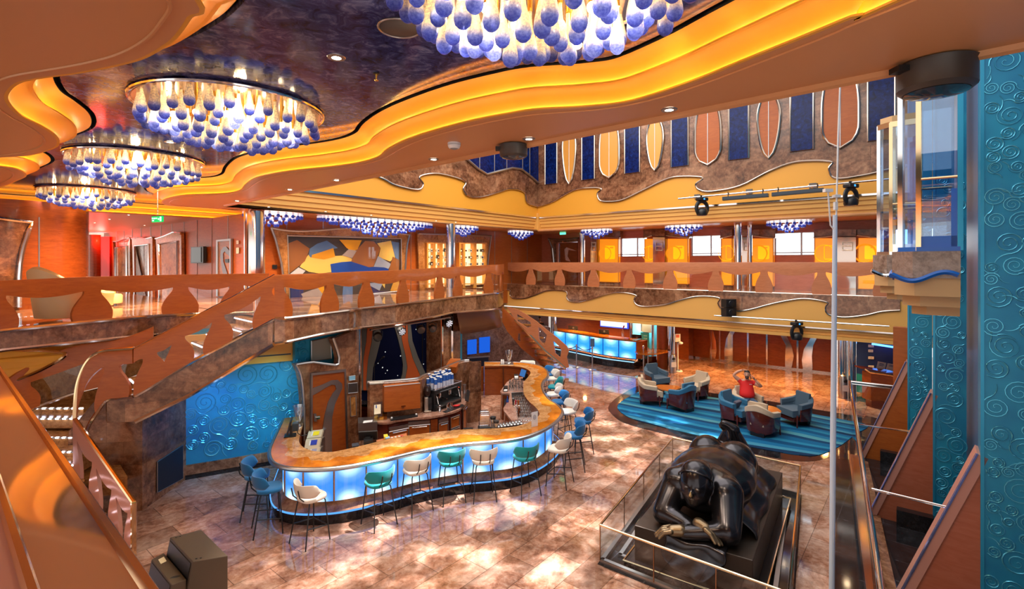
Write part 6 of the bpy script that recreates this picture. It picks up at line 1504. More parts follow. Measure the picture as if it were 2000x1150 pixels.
def head(root, M, c, mt, hair, s=1., beard=False, yaw=0, tilt=0):
    H = M @ T(V(c)) @ rotz(yaw) @ Matrix.Rotation(tilt, 4, 'X')        # face towards +y
    m = MB(); n = 24; rows = []
    prof = [(-.115,.030,.030,.035),(-.105,.045,.050,.028),(-.085,.058,.068,.018),(-.05,.067,.084,.006),(-.01,.073,.094,.0),(.03,.076,.098,-.006),(.07,.072,.094,-.010),(.10,.055,.072,-.012),(.118,.025,.035,-.014)]
    for z, rx, ry, oy in prof: rows.append([V((rx*s*math.cos(2*PI*k/n), (ry*math.sin(2*PI*k/n) + oy)*s, z*s)) for k in range(n)])
    m.grid(rows, closed=True); m.add(rows[0], [tuple(range(n))]); m.add(rows[-1], [tuple(range(n))])
    m.cap(V((0,.088,.012))*s, V((0,.112,-.022))*s, .010*s, .015*s, 8)                       # nose
    for sx in (-1, 1): m.ell(V((.076*sx,-.005,-.005))*s, (.012*s,.024*s,.032*s), 8)         # ears
    m.ell(V((0,.085,-.055))*s, (.026*s,.014*s,.008*s), 8, m=1)
    for sx in (-1, 1): m.ell(V((.03*sx,.084,.018))*s, (.014*s,.010*s,.008*s), 8, m=2); m.ell(V((.03*sx,.092,.018))*s, .006*s, 6, m=3); m.ell(V((.031*sx,.088,.036))*s, (.018*s,.008*s,.004*s), 8, m=3)
    o = MB(); o.v = [tuple(H @ V(p)) for p in m.v]; o.f = m.f; o.m = m.m
    hd = o.build('head', [mt, mat('lips', (.45,.16,.13), .5), mat('eye_white', (.8,.78,.75), .3), M_hair], root, ang=70)
    m = MB(); rows = []
    for z, rx, ry, oy in ((.0,.078,.080,-.030),(.03,.081,.094,-.018),(.07,.079,.100,-.012),(.10,.062,.082,-.012),(.127,.03,.04,-.012)): rows.append([V((rx*s*math.cos(2*PI*k/n), (ry*math.sin(2*PI*k/n)*(1 if math.sin(2*PI*k/n) < .3 or z > .06 else .55) + oy)*s, z*s)) for k in range(n)])
    m.grid(rows, closed=True); m.add(rows[-1], [tuple(range(n))]); m.ell(V((0,-.06,.0))*s, (.07*s,.05*s,.06*s), 12)
    o = MB(); o.v = [tuple(H @ V(p)) for p in m.v]; o.f = m.f; o.m = m.m; o.build('hair', hair, root, ang=80)
    if beard:
        m = MB(); m.ell(V((0,.070,-.092))*s, (.042*s,.034*s,.028*s), 12); m.ell(V((0,.094,-.040))*s, (.032*s,.012*s,.008*s), 10)
        for sx in (-1,1): m.cap(V((.034*sx,.088,-.045))*s, V((.034*sx,.078,-.09))*s, .010*s, n=8)
        o = MB(); o.v = [tuple(H @ V(p)) for p in m.v]; o.f = m.f; o.m = m.m; o.build('beard', hair, root, ang=80)
    return H
# seated man in red
p, a = CHP[5]; fc = V((-p.x, -p.y, 0)).normalized(); yaw = math.atan2(-fc.x, fc.y) + .18
Mp = T(p) @ rotz(yaw) @ Matrix.Scale(-1, 4, V((1,0,0)))                                                                       # +y in front of him
man = thing('person', 'man in a red polo shirt and jeans, hand on head, phoning in a beige chair', 'person', p)
S = 1.0
limbs(man, 'body', [[((0,-.06,.52),(.16,.13)), ((0,-.09,.68),(.17,.14)), ((0,-.13,.86),(.165,.12)), ((0,-.15,1.00),(.12,.09)), ((0,-.14,1.07),.060), ((0,-.12,1.14),.058)],
 [((0,-.15,1.00),(.12,.09)), ((.17,-.15,.985),.070), ((.31,-.02,.92),.056), ((.36,.03,.915),.050), ((.27,.08,1.01),.042), ((.175,.07,1.125),.032)],
 [((0,-.15,1.00),(.12,.09)), ((-.17,-.16,1.00),.070), ((-.31,-.14,1.12),.056), ((-.36,-.14,1.17),.050), ((-.25,-.12,1.28),.040), ((-.12,-.09,1.335),.032)]], M_skin, Mp)
limbs(man, 'polo_shirt', [[((0,-.05,.50),(.215,.175)), ((0,-.07,.66),(.24,.19)), ((0,-.12,.84),(.215,.16)), ((0,-.15,.98),(.155,.115)), ((0,-.145,1.045),.075)],
 [((0,-.15,.98),(.155,.115)), ((.17,-.15,.985),.086), ((.26,-.07,.945),.078)], [((0,-.15,.98),(.155,.115)), ((-.17,-.16,1.00),.086), ((-.25,-.15,1.06),.078)]], M_redshirt, Mp)
limbs(man, 'jeans', [[((0,-.08,.47),(.17,.12)), ((.12,.02,.47),.105), ((.17,.38,.49),.082), ((.18,.45,.44),.075), ((.17,.47,.10),.055)], [((0,-.08,.47),(.17,.12)), ((-.12,.02,.47),.105), ((-.18,.36,.49),.082), ((-.19,.43,.44),.075), ((-.18,.46,.10),.055)]], M_jeans, Mp)
for sx, nm in ((.17,'shoe'), (-.18,'shoe')): m = MB(); m.cap((sx,.44,.05), (sx,.62,.04), .05, .042, M=Mp); m.build(nm, M_black, man)
head(man, Mp, (0,-.075,1.215), M_skin, M_hair, 1.0, True, .25, .10)
limbs(man, 'hand', hand(None, None, (.175,.07,1.125), (-.45,-.1,.75), (-.6,-.3,-.2), (.2,.9,.2), M_skin, 1, .7), M_skin, Mp, 1)
limbs(man, 'hand', hand(None, None, (-.12,-.09,1.335), (.95,.05,.10), (0,0,-1), (0,1,0), M_skin, 1, .45), M_skin, Mp, 1)
m = MB(); m.box(-.008,.008,-.035,.035,-.07,.07, Mp @ T(.088,-.03,1.17) @ Matrix.Rotation(.45,4,'X')); tag(m.build('mobile_phone', M_black_plastic, smooth=False, bevel=.004), 'black phone held to the ear of the seated man', 'phone')
m = MB(); m.box(-.035,.035,-.002,.002,-.008,.008, Mp @ T(.085,-.005,.945) @ Matrix.Rotation(-.3,4,'X')); m.build('chest_logo', M_white, man, smooth=False)
m = MB(); m.tube([Mp @ V((.185+.038*math.cos(k*.785), .075+.02*math.sin(k*.785)*0+.038*math.sin(k*.785), 1.115)) for k in range(8)], .007, 6, True); m.build('wrist_watch', M_black, man)
# receptionist
p = F(1054, 640, 0); p = V((.0545*26.2, 26.2, 0)); Mp = T(p) @ rotz(PI - .12)
rec = thing('person', 'person in a black jacket with a white collar standing behind the reception counter', 'person', p)
limbs(rec, 'body', [[((0,0,.90),(.15,.11)), ((0,0,1.10),(.14,.10)), ((0,-.01,1.30),(.15,.10)), ((0,-.01,1.41),(.10,.08)), ((0,0,1.46),.052), ((0,.01,1.52),.05)], [((0,-.01,1.41),(.10,.08)), ((.16,-.01,1.39),.062), ((.21,0,1.15),.048), ((.20,.16,1.02),.036)], [((0,-.01,1.41),(.10,.08)), ((-.16,-.01,1.39),.062), ((-.21,0,1.15),.048), ((-.20,.16,1.02),.036)],
 [((0,0,.90),(.15,.11)), ((.09,0,.85),.085), ((.09,0,.48),.06), ((.09,0,.08),.045)], [((0,0,.90),(.15,.11)), ((-.09,0,.85),.085), ((-.09,0,.48),.06), ((-.09,0,.08),.045)]], M_skin2, Mp)
limbs(rec, 'jacket', [[((0,0,.86),(.18,.14)), ((0,0,1.10),(.17,.13)), ((0,-.01,1.30),(.18,.13)), ((0,-.01,1.40),(.13,.10))], [((0,-.01,1.40),(.13,.10)), ((.17,-.01,1.38),.082), ((.22,0,1.15),.068), ((.21,.10,1.06),.058)], [((0,-.01,1.40),(.13,.10)), ((-.17,-.01,1.38),.082), ((-.22,0,1.15),.068), ((-.21,.10,1.06),.058)]], M_jacket, Mp)
limbs(rec, 'trousers', [[((0,0,.88),(.16,.12)), ((.09,0,.80),.10), ((.09,0,.45),.075), ((.09,0,.06),.06)], [((0,0,.88),(.16,.12)), ((-.09,0,.80),.10), ((-.09,0,.45),.075), ((-.09,0,.06),.06)]], M_jacket, Mp)
m = MB(); m.tube([Mp @ V((.062*math.cos(k*PI/6), .01+.055*math.sin(k*PI/6), 1.455 - .02*math.sin(k*PI/6))) for k in range(12)], .018, 6, True); m.build('collar', M_white, rec)
head(rec, Mp, (0,.02,1.60), M_skin2, M_hair, .95, False, 0, -.15)
for sx in (.20, -.20): limbs(rec, 'hand', hand(None, None, (sx,.16,1.02), (0,1,-.2), (0,0,-1), (1 if sx < 0 else -1,0,0), M_skin2, 1, .4), M_skin2, Mp, 1)
for sx in (.09, -.09): m = MB(); m.cap((sx,-.03,.045), (sx,.15,.04), .045, .04, M=Mp); m.build('shoe', M_black, rec)
m = MB(); m.box(-.03,.03,-.002,.002,-.008,.008, Mp @ T(-.08,.125,1.28)); m.build('name_badge', M_white, rec, smooth=False)
# ---- reception counter -----------------------------------------------------------------------------
rc = thing('reception_counter', 'curved reception counter with glowing blue panels and amber top', 'counter', F(1170, 712))
base_ = crom([V((.2,26.6,0)), V((1.3,25.5,0)), F(1110,699), F(1175,713), F(1238,722)], 6); end_ = F(1254, 718)
nr = lambda l, i: (lambda t: V((-t.y, t.x, 0)) if V((-t.y,t.x,0)).y > 0 else V((t.y,-t.x,0)))((l[min(i+1,len(l)-1)]-l[max(i-1,0)]).normalized())
def ro(d, z): return [V((p.x,p.y,z)) + nr(base_, i)*d for i, p in enumerate(base_)]
m = MB(); m.grid([ro(0, 0), ro(0, .30), ro(.25, .34)]); m.quad(base_[-1], end_ + V((.3,.6,0)), end_ + V((.3,.6,.30)), base_[-1] + UP*.3); m.build('plinth', M_black_stone, rc, smooth=False)
m = MB(); m.tube(ro(.0, .31), .018, 6); m.build('plinth_light', emis('plinth_blue', (.3,.6,1), 1.2), rc)
M_panel2 = bpy.data.materials.new('reception_lit_panel'); M_panel2.use_nodes = True; M_panel2.node_tree.nodes.clear(); lit_panel(M_panel2, (.012, .26, .95), (.30, .75, 1.0), 1.2)
A_, B_ = ro(.25, .42), ro(.25, 1.16); cuts2 = []; sl_ = [0]
for a, b in zip(A_, A_[1:]): sl_.append(sl_[-1] + (b-a).length)
np_ = round(sl_[-1]/.78)
def along(l, s):
    for i in range(len(l)-1):
        if s <= sl_[i+1] + 1e-9: return lerp(l[i], l[i+1], (s-sl_[i])/(sl_[i+1]-sl_[i]))
    return l[-1]
for k in range(np_):
    s0, s1 = sl_[-1]*k/np_ + .02, sl_[-1]*(k+1)/np_ - .02
    m = MB(); m.quad(along(A_, s0), along(A_, s1), along(B_, s1), along(B_, s0), uv=True); m.build('lit_panel', M_panel2, rc, smooth=False)
m = MB(); m.grid([ro(.27,.38), ro(.27,1.2)]); m.build('front_frame', mat('navy_frame', (.01,.05,.25), .3), rc)
T0, T1 = ro(.18, 1.20), ro(.85, 1.20)
m = MB(); m.grid([T0, T1]); m.grid([[p - UP*.06 for p in T0], T0]); m.grid([T1, [p - UP*.06 for p in T1]]); m.quad(T0[-1], T1[-1], T1[-1] - UP*.06, T0[-1] - UP*.06); m.build('counter_top', M_amber, rc, ang=30)
m = MB(); e = A_[-1]; m.prism([e, e + nr(base_, len(base_)-1)*.6, e + nr(base_, len(base_)-1)*.6 + UP*.74, e + UP*.74], V((.25,0,0))); m.build('end_shelf', M_wood, rc, smooth=False)
def ontop(x, y, z=1.2): return F(x, y, z)
for i, (x0, x1, y0, y1, lb) in enumerate(((1110,1129,636,646,'black monitor on the reception counter nearest the stair'),(1170,1190,643,653,'black monitor in the middle of the reception counter'),(1234,1254,653,664,'black monitor at the right end of the reception counter'))):
    d = 25.0 - i*1.2; g = thing('monitor', lb, 'monitor', U((x0+x1)/2, y1+2, d)); MB().prism([U(x0,y1-1.5,d), U(x1,y1,d), U(x1-1,y0+1,d), U(x0,y0,d)], V((0,.05,0))).build('screen', M_black_plastic, g, smooth=False)
    m = MB(); q = U((x0+x1)/2, y1, d); m.tube([q + V((0,.03,0)), V((q.x,q.y+.03,1.2))], .03, 8); m.cyl((q.x,q.y,1.2), .12, .015, 12); m.build('stand', M_black_plastic, g)
    MB().ell(lerp(U(x0,y1-1.5,d), U(x1,y0,d), .5) - V((0,.006,0)), (.05,.006,.05), 12).build('maker_mark', mat('mark_grey', (.25,.25,.26), .3, .8), g)
cd = thing('card_stand', 'cream card in a clear stand on the reception counter beside the chrome column', 'card', F(1084, 645, 1.2)); MB().prism([U(1081,633,24.4), U(1086.5,633,24.4), U(1089,646.8,24.3), U(1083,646.8,24.3)], V((0,.02,0))).build('card', mat('card_cream', (.85,.74,.5), .6), cd, smooth=False)
bt = thing('bottle', 'clear water bottle with a red tip on the reception counter', 'bottle', F(1216.5, 657, 1.2)); p = F(1216.5, 657, 1.2); MB().lathe([(.06,0),(.06,.22),(.025,.28),(.025,.34)], 12, T(p)).build('body', M_glassware, bt)
m = MB(); m.cap(p + UP*.34, p + V((.05,0,.46)), .02, .035, 8); m.build('red_sponge', mat('sponge_pink', (.8,.02,.10), .7), bt)
sc = thing('wall_screen', 'large white display screen on the wall behind the reception', 'screen', onA(1202, 640, cW)); q = [onA(1174,612,cW), onA(1228,616,cW), onA(1228,642,cW), onA(1174,637,cW)]
MB().prism([p + NA*.1 for p in q], -NA*.1).build('frame', mat('screen_blue_frame', (.02,.06,.5), .3, emit=(.03,.08,.9), es=.8), sc, smooth=False); q = [onA(1175.2,612,cW), onA(1226.5,616,cW), onA(1226.5,640,cW), onA(1175.2,635.2,cW)]; MB().prism([p + NA*.11 for p in q], NA*.01).build('display', emis('display_white', (.75,.85,1), 1.0), sc, smooth=False)
# printer nook
nk = lambda x, y: U(x, y, 25.2); struct(MB().prism([nk(1236,600), nk(1283,600), nk(1283,684), nk(1236,684)], V((0,.1,0))).build('wall_office', mat('office_teal', (.10,.42,.50), .6), smooth=False))
pr = thing('office_printer', 'white printer on a teal drawer cabinet in the room behind reception', 'printer', U(1264, 672, 24.6)); 
MB().prism([U(1254,650,24.5), U(1268,650,24.5), U(1268,694.8,24.5), U(1254,694.8,24.5)], V((0,.3,0))).build('cabinet', mat('cabinet_teal', (.03,.28,.36), .5), pr, smooth=False); MB().prism([U(1254,628,24.5), U(1272,631,24.5), U(1272,650,24.5), U(1254,648,24.5)], V((0,.3,0))).build('body', mat('printer_white', (.6,.78,.82), .5), pr, smooth=False)
for y in (655, 660): MB().prism([U(1257,y,24.48), U(1264,y+.5,24.48), U(1264,y+1.3,24.48), U(1257,y+.8,24.48)], V((0,.01,0))).build('drawer_handle', M_white, pr, smooth=False)
for x, lb in ((1233,'left'), (1275,'right')): struct(MB().cyl(V(((x-CX)/FO*24.3, 24.3, 0)), .06, 2.2, 12).build('trim_50', M_chrome))
# side table, posts, stands
tb = thing('console_table', 'half round amber wood table with navy panels beside the reception', 'table', F(1278, 716)); q = [F(x, y, .85) for x, y in ((1240,686),(1246,690),(1262,691),(1285,690),(1304,686),(1306,684),(1282,680),(1256,681))]
MB().prism(q, UP*-.05).build('table_top', M_amber, tb, smooth=False)
for x0, x1 in ((1246,1252),(1288,1302)): a, b = F(x0, 713, 0), F(x1, 711, 0); MB().prism([a, b, b + UP*.8, a + UP*.8], V((0,.05,0))).build('panel', mat('navy_panel', (.01,.03,.14), .4), tb, smooth=False)
a, b = F(1252,711,0), F(1300,710,0); MB().prism([a, b, b + UP*.18, a + UP*.18], V((0,.4,0))).build('plinth', M_black_stone, tb, smooth=False); MB().prism([F(1257,708,.2), F(1282,707,.2), F(1282,702,.2), F(1257,703,.2)], UP*.25).build('inner_box', M_maho, tb, smooth=False)
def stanchion(x, y, lb, h=.95, sign=False):
    p = F(x, y, 0); g = thing('queue_post', lb, 'post', p); MB().lathe([(.17,0),(.17,.012),(.06,.03),(.03,.04)], 18, T(p)).build('base', M_steel, g); MB().cyl(p + UP*.03, .027, h, 12).build('pole', M_steel, g); MB().lathe([(.035,h-.08),(.04,h-.05),(.04,h+.02),(.02,h+.035)], 12, T(p)).build('cap', M_chrome, g)
    if sign: MB().box(-.09,.09,-.01,.01,h+.02,h+.36,T(p)).build('sign_board', mat('sign_slate', (.06,.12,.22), .4), g, smooth=False)
    return p + UP*(h-.03)
s1 = stanchion(1126, 717, 'steel queue post nearest the stair, in front of the blue counter'); s2 = stanchion(1157, 722, 'steel queue post with a slate sign board, in front of the blue counter', sign=True); s3 = stanchion(1257, 726, 'taller steel queue post in front of the half round table', 1.05); s4 = stanchion(1265.5, 722, 'shorter steel queue post close beside another at the half round table', .9); s0 = stanchion(1096, 713, 'steel queue post half hidden behind the stair panel')
def belt(a, b, sag_, lb, mt, nm='queue_rope'): m = MB(); m.tube([lerp(a, b, k/12) - UP*sag_*math.sin(PI*k/12) for k in range(13)], .018, 6); tag(m.build(nm, mt), lb, 'rope')
belt(s1, s2, .14, 'drooping dark rope between the two queue posts at the counter', mat('rope_navy', (.01,.04,.16), .7)); belt(s3 - UP*.1, s4 - UP*.05, .35, 'teal rope hanging between the paired queue posts', mat('rope_teal', (.0,.25,.32), .7)); belt(s0, s1, .14, 'rope running from the stair to the first queue post', mat('rope_navy_b', (.01,.04,.16), .7))
p = F(1309, 724, 0) + V((.0,-.35,0)); wb_ = thing('waste_bin', 'slim steel bin with a dark opening in front of the chrome column', 'bin', p); MB().lathe([(.13,0),(.13,.62),(.09,.74),(.03,.78)], 18, T(p)).build('body', M_steel, wb_); MB().ell(p + V((0,-.10,.58)), (.07,.05,.07), 12).build('opening', M_black, wb_); MB().box(-.10,.10,-.135,-.125,.25,.45,T(p)).build('label', M_white, wb_, smooth=False)
p = F(1323.5, 725, 0); hs = thing('sanitiser_stand', 'white hand sanitiser stand with a notice beside the chrome column', 'stand', p); MB().lathe([(.20,0),(.20,.03),(.17,.05)], 20, T(p)).build('base', M_white, hs); MB().lathe([(.12,.05),(.10,.06)], 16, T(p)).build('base_plate', mat('pad_blue', (.05,.12,.3), .4), hs); MB().cyl(p + UP*.05, .035, 1.15, 12).build('pole', M_white, hs)
MB().ell(p + V((.08,-.05,1.18)), (.13,.10,.07), 12).build('dispenser', mat('dispenser_grey', (.45,.5,.6), .3), hs); MB().box(-.11,.11,-.01,.01,1.22,1.55,T(p)).build('notice', M_white, hs, smooth=False); MB().box(-.07,.07,-.014,-.010,1.40,1.52,T(p)).build('notice_print', mat('print_red', (.6,.12,.08), .6), hs, smooth=False)
g_ = thing('exit_sign', 'small green triangular exit marker on the wood column beside reception', 'sign', U(1288, 636, 20.8)); MB().prism([U(1285,633,20.8), U(1291,634,20.8), U(1287,637.5,20.8)], V((0,.02,0))).build('face', mat('marker_green', (.02,.25,.05), .5), g_, smooth=False)
# ---- blue nook desk ----------------------------------------------------------------------------------
nd = thing('info_desk', 'small desk with glowing green panels in the blue nook', 'desk', F(1728, 795)); dz = 15.9; Q = lambda x, y: U(x, y, dz - (x-1700)*.012)
M_gpanel = bpy.data.materials.new('green_lit_panel'); M_gpanel.use_nodes = True; M_gpanel.node_tree.nodes.clear(); lit_panel(M_gpanel, (.0,.50,.34), (.30,.95,.75), 1.0)
for (x0, x1, y0, y1) in ((1704,1735,731,753),(1737.5,1762,737,757),(1704,1735,755,779),(1737.5,1762,759,783)): m = MB(); m.quad(Q(x0,y1), Q(x1,y1+3), Q(x1,y0+3), Q(x0,y0), uv=True); m.build('lit_panel', M_gpanel, nd, smooth=False)
MB().prism([Q(1701,728), Q(1764,735), Q(1764,790), Q(1701,783)], V((0,.4,0))).build('body', M_wood_dark, nd, smooth=False); MB().prism([Q(1690,722), Q(1700,727), Q(1730,731), Q(1764,737), Q(1768,735), Q(1768,735) + V((0,.7,0)), Q(1690,722) + V((0,.5,0))], UP*.05).build('desk_top', M_maho, nd, smooth=False); m = MB(); m.tube([Q(1690,721), Q(1700,727), Q(1730,731), Q(1764,737)], .03, 6); m.build('top_edge', M_chrome_gold, nd)
MB().prism([Q(1691,779), Q(1764,789), Q(1764,800), Q(1691,795)], V((0,-.25,0))).build('step', M_maho, nd, smooth=False)
for i, (x0, lb) in enumerate(((1711,'white notice leaning on the green desk, left one'),(1730,'white notice leaning on the green desk, right one'))):
    g = thing('paper_notice', lb, 'notice', Q(x0+8, 723+i*4)); d = dz + .15; yy = i*3.5; q = [U(x0,722.5+yy,d), U(x0+16.5,726+yy,d), U(x0+20,708.5+yy,d+.12), U(x0+4,705.5+yy,d+.12)]; MB().prism(q, V((0,.01,0))).build('sheet', mat('paper_white_b', (.72,.68,.66), .7), g, smooth=False)
    f = lambda u, v: lerp(lerp(q[0],q[1],u), lerp(q[3],q[2],u), v) - V((0,.004,0))
    for k in range(3 if i == 0 else 2): MB().prism([f(.2,.80-.12*k), f(.2+.5+.1*(k%2),.80-.12*k), f(.2+.5+.1*(k%2),.86-.12*k), f(.2,.86-.12*k)], V((0,-.002,0))).build('heading_line', mat('ink_blue', (.05,.06,.25), .6), g, smooth=False)
    for k in range(5): MB().prism([f(.15,.42-.075*k), f(.85,.42-.075*k), f(.85,.435-.075*k), f(.15,.435-.075*k)], V((0,-.002,0))).build('text_line', mat('ink_grey', (.35,.33,.33), .6), g, smooth=False)
for i, (y, w) in enumerate(((675,11),(684.5,9.5),(698,11),(715.5,11))):
    g = thing('wall_plate', 'small white plate on the blue nook wall, %s of the column of four' % ('topmost','second from top','third from top','lowest')[i], 'plate', onA(1701, y, cN) + NA*.02)
    q = [onA(1696,y-2.4,cN), onA(1696+w,y-2.0,cN), onA(1696+w,y+3,cN), onA(1696,y+2.6,cN)]; MB().prism([p + NA*.03 for p in q], NA*.01).build('face', mat('plate_white', (.6,.58,.6), .6), g, smooth=False)
    f = lambda u, v: lerp(lerp(q[3],q[2],u), lerp(q[0],q[1],u), v) + NA*.042
    for k in range(2): MB().prism([f(.22+.3*k,.35), f(.40+.3*k,.35), f(.40+.3*k,.65), f(.22+.3*k,.65)], NA*.002).build('print', mat('print_grey', (.3,.3,.32), .6), g, smooth=False)
ls = thing('light_strip', 'bright blue light strip under the deck edge above the nook', 'light', onA(1730, 674, cN)); m = MB(); m.tube([onA(1704,669.5,cN) + NA*.25, onA(1757,677.5,cN) + NA*.25], .035, 6); m.build('tube', emis('strip_blue', (.08,.30,1), 3), ls)
wb_ = thing('waste_bin', 'slim steel bin in front of the chrome columns by the blue nook', 'bin', F(1647, 777)); p = F(1647, 777); MB().lathe([(.13,0),(.13,.62),(.09,.74),(.03,.78)], 18, T(p)).build('body', M_steel, wb_); MB().ell(p + V((0,-.10,.58)), (.07,.05,.07), 12).build('opening', M_black, wb_); MB().box(-.10,.10,-.135,-.125,.25,.45,T(p)).build('label', M_white, wb_, smooth=False)
# ================= BRONZE FIGURE =================================================================
M_bronze = mat('dark_bronze', (.03,.028,.032), .20, .85); mm = M_bronze
L(mm, ramp(mm, [(.3,(.022,.021,.026)),(.62,(.050,.046,.050)),(.85,(.13,.09,.05))], noise(mm, coords(mm), 2.2, 3)), base(mm))
M_bronze_dark = mat('plinth_bronze', (.045,.034,.028), .38, .7)
PZ = .62
sw_, sl_v = V((.83,-.558,0)), V((.558,.83,0))
so = V((2.475, 7.05, 0))
MS = Matrix(((sw_.x, sl_v.x, 0, so.x), (sw_.y, sl_v.y, 0, so.y), (0,0,1,PZ), (0,0,0,1)))     # x across, y front to back, z up from the plinth
sp_ = thing('plinth', 'dark bronze block on a stepped stone base under the reclining figure', 'plinth', so)
MB().box(-.80,.80,.0,3.35,-.50,0,MS).build('block', M_bronze_dark, sp_, smooth=False, bevel=.01)
MB().box(-.92,.92,-.12,3.47,-PZ+.02,-.50,MS).build('step', M_black_stone, sp_, smooth=False, bevel=.01); m = MB(); m.tube([MS @ V(p) for p in ((-.92,-.12,-.50),(.92,-.12,-.50),(.92,3.47,-.50),(-.92,3.47,-.50))], .018, 6, True); m.build('step_edge', M_chrome_gold, sp_)
fg = thing('bronze_figure', 'large dark bronze plump figure lying on its front, head on crossed arms', 'sculpture', so + UP*PZ)
m = MB()
fx, fy, fz, fr, HC = .68, .95, .83, .78, None
def q3(c): return (c[0]*fx, c[1]*fy, c[2]*fz) if HC is None else tuple(h + (a-h0)*.80 for a, h, h0 in zip(c, HC[0], HC[1]))
def E_(c, r, rot=None): k = fr if HC is None else .80; m.ell(q3(c), tuple(x*k for x in r), 22, MS, rot=rot)
def K_(a, b, ra, rb=None): k = fr if HC is None else .80; m.cap(q3(a), q3(b), ra*k, (rb if rb else ra)*k, 18, M=MS)
RX = lambda a: Matrix.Rotation(a, 4, 'X'); RY = lambda a: Matrix.Rotation(a, 4, 'Y')
# trunk
E_((0,1.20,.50), (.80,.80,.50)); E_((0,.80,.60), (.70,.45,.44)); E_((0,1.75,.50), (.80,.66,.50)); E_((0,1.38,.52), (.84,1.25,.53))
K_((-.36,.72,.66), (.36,.72,.66), .26, .26)
E_((-.33,2.08,.66), (.40,.48,.42)); E_((.33,2.08,.62), (.44,.52,.44))
# arms folded in front
K_((-.52,.70,.60), (-.66,.30,.20), .29, .22); K_((-.66,.30,.20), (.12,.12,.16), .20, .125); E_((-.50,.68,.66), (.30,.30,.26))
K_((.52,.66,.62), (.66,.22,.22), .31, .24); K_((.66,.22,.22), (-.12,-.02,.13), .21, .12); E_((.50,.66,.66), (.32,.32,.28))
# thighs, calves crossed and raised
K_((-.30,2.35,.48), (-.26,3.05,.34), .40, .27); K_((.34,2.35,.46), (.32,3.0,.34), .42, .28)
K_((-.26,3.05,.36), (-.02,2.95,.92), .24, .14); K_((.32,3.0,.38), (.10,2.80,1.02), .25, .13)
E_((.0,2.9,.70), (.14,.14,.20))
# feet
K_((-.02,2.95,.95), (-.20,2.92,1.03), .11, .09); K_((.10,2.80,1.05), (-.12,2.76,1.14), .115, .085); E_((.16,2.80,1.03), (.11,.11,.11)); E_((.04,2.96,.96), (.11,.10,.10))
for k in range(4): K_((-.13,2.73+.035*k,1.15-.01*k), (-.21,2.72+.035*k,1.10-.008*k), .028, .02)
# neck and head
K_((0,.62,.72), (0,.46,.74), .22, .22)
HY, HZ_ = .38, .70
HC = ((-.01,.36,.68), (-.02,.38,.70))
E_((-.02,HY,HZ_+.02), (.275,.30,.37)); E_((-.02,HY-.07,HZ_-.12), (.235,.24,.26)); E_((-.02,HY-.16,HZ_-.27), (.13,.12,.10)); E_((-.02,HY+.05,HZ_+.15), (.285,.30,.26))
E_((.03,HY+.32,HZ_+.22), (.13,.12,.12)); K_((-.02,HY-.285,HZ_+.03), (-.02,HY-.36,HZ_-.075), .028, .045)
for sx in (-1, 1):
    E_((-.02+.095*sx,HY-.262,HZ_+.005), (.055,.030,.033)); K_((-.02+.05*sx,HY-.285,HZ_+.065), (-.02+.16*sx,HY-.245,HZ_+.06), .018, .014); E_((-.02+.275*sx,HY-.01,HZ_-.03), (.03,.06,.08)); E_((-.02+.12*sx,HY-.20,HZ_-.12), (.08,.07,.07))
E_((-.02,HY-.262,HZ_-.165), (.060,.028,.018)); E_((-.02,HY-.255,HZ_-.198), (.045,.028,.016))
me = m.mesh('body', [M_bronze]); o = bpy.data.objects.new('body', me); COL.objects.link(o); o.parent = fg; o.matrix_parent_inverse = WM(fg).inverted()
r_ = o.modifiers.new('remesh', 'REMESH'); r_.mode = 'VOXEL'; r_.voxel_size = .017; r_.use_smooth_shade = True
s_m = o.modifiers.new('smooth', 'SMOOTH'); s_m.factor = .5; s_m.iterations = 26
M_worn = mat('worn_bronze', (.30,.21,.10), .3, .8)
for sx in (-1, 1):
    MB().ell(q3((-.02+.095*sx,HY-.285,HZ_+.008)), (.034,.016,.020), 12, MS).build('eye', mat('eye_bronze', (.10,.09,.085), .15, .85), fg)
MB().cap(q3((-.02,HY-.36,HZ_-.04)), q3((-.02,HY-.372,HZ_-.08)), .016, .028, 10, M=MS).build('worn_nose', M_worn, fg)
MB().ell(q3((-.02,HY-.285,HZ_-.180)), (.040,.012,.014), 12, MS).build('lips', mat('lip_bronze', (.09,.075,.065), .2, .85), fg)
# hands with five fingers
def bhand(w, f, up, nm):
    m = MB(); w, f, up = V(w), V(f).normalized(), V(up).normalized(); pl = V((0,0,-1))
    m.cap(w - f*.06, w + f*.05, .085, .078, 14, M=MS)
    for j, (oo, ln) in enumerate(((-.075,.17),(-.025,.20),(.027,.19),(.075,.15))):
        a = w + f*.08 + up*oo + V((0,0,.02)); b = a + f*ln*.55 + pl*.015; c = b + f*ln*.45 + pl*.07; m.cap(a, b, .034, .031, 10, M=MS); m.cap(b, c, .031, .024, 10, M=MS)
    a = w - up*.07; m.cap(a, a + f*.10 - up*.05, .036, .03, 10, M=MS); m.cap(a + f*.10 - up*.05, a + f*.17 - up*.03 + pl*.03, .03, .024, 10, M=MS)
    o = m.build(nm, mat('worn_bronze_' + nm, (.20,.14,.08), .3, .8), fg)
    r_ = o.modifiers.new('remesh', 'REMESH'); r_.mode = 'VOXEL'; r_.voxel_size = .009; r_.use_smooth_shade = True; s_m = o.modifiers.new('smooth', 'SMOOTH'); s_m.factor = .5; s_m.iterations = 3
bhand((-.17,-.06,.13), (-.85,-.30,-.10), (.3,-.9,0), 'hand'); bhand((.15,.08,.22), (.92,-.30,-.25), (-.2,-.9,.2), 'hand')
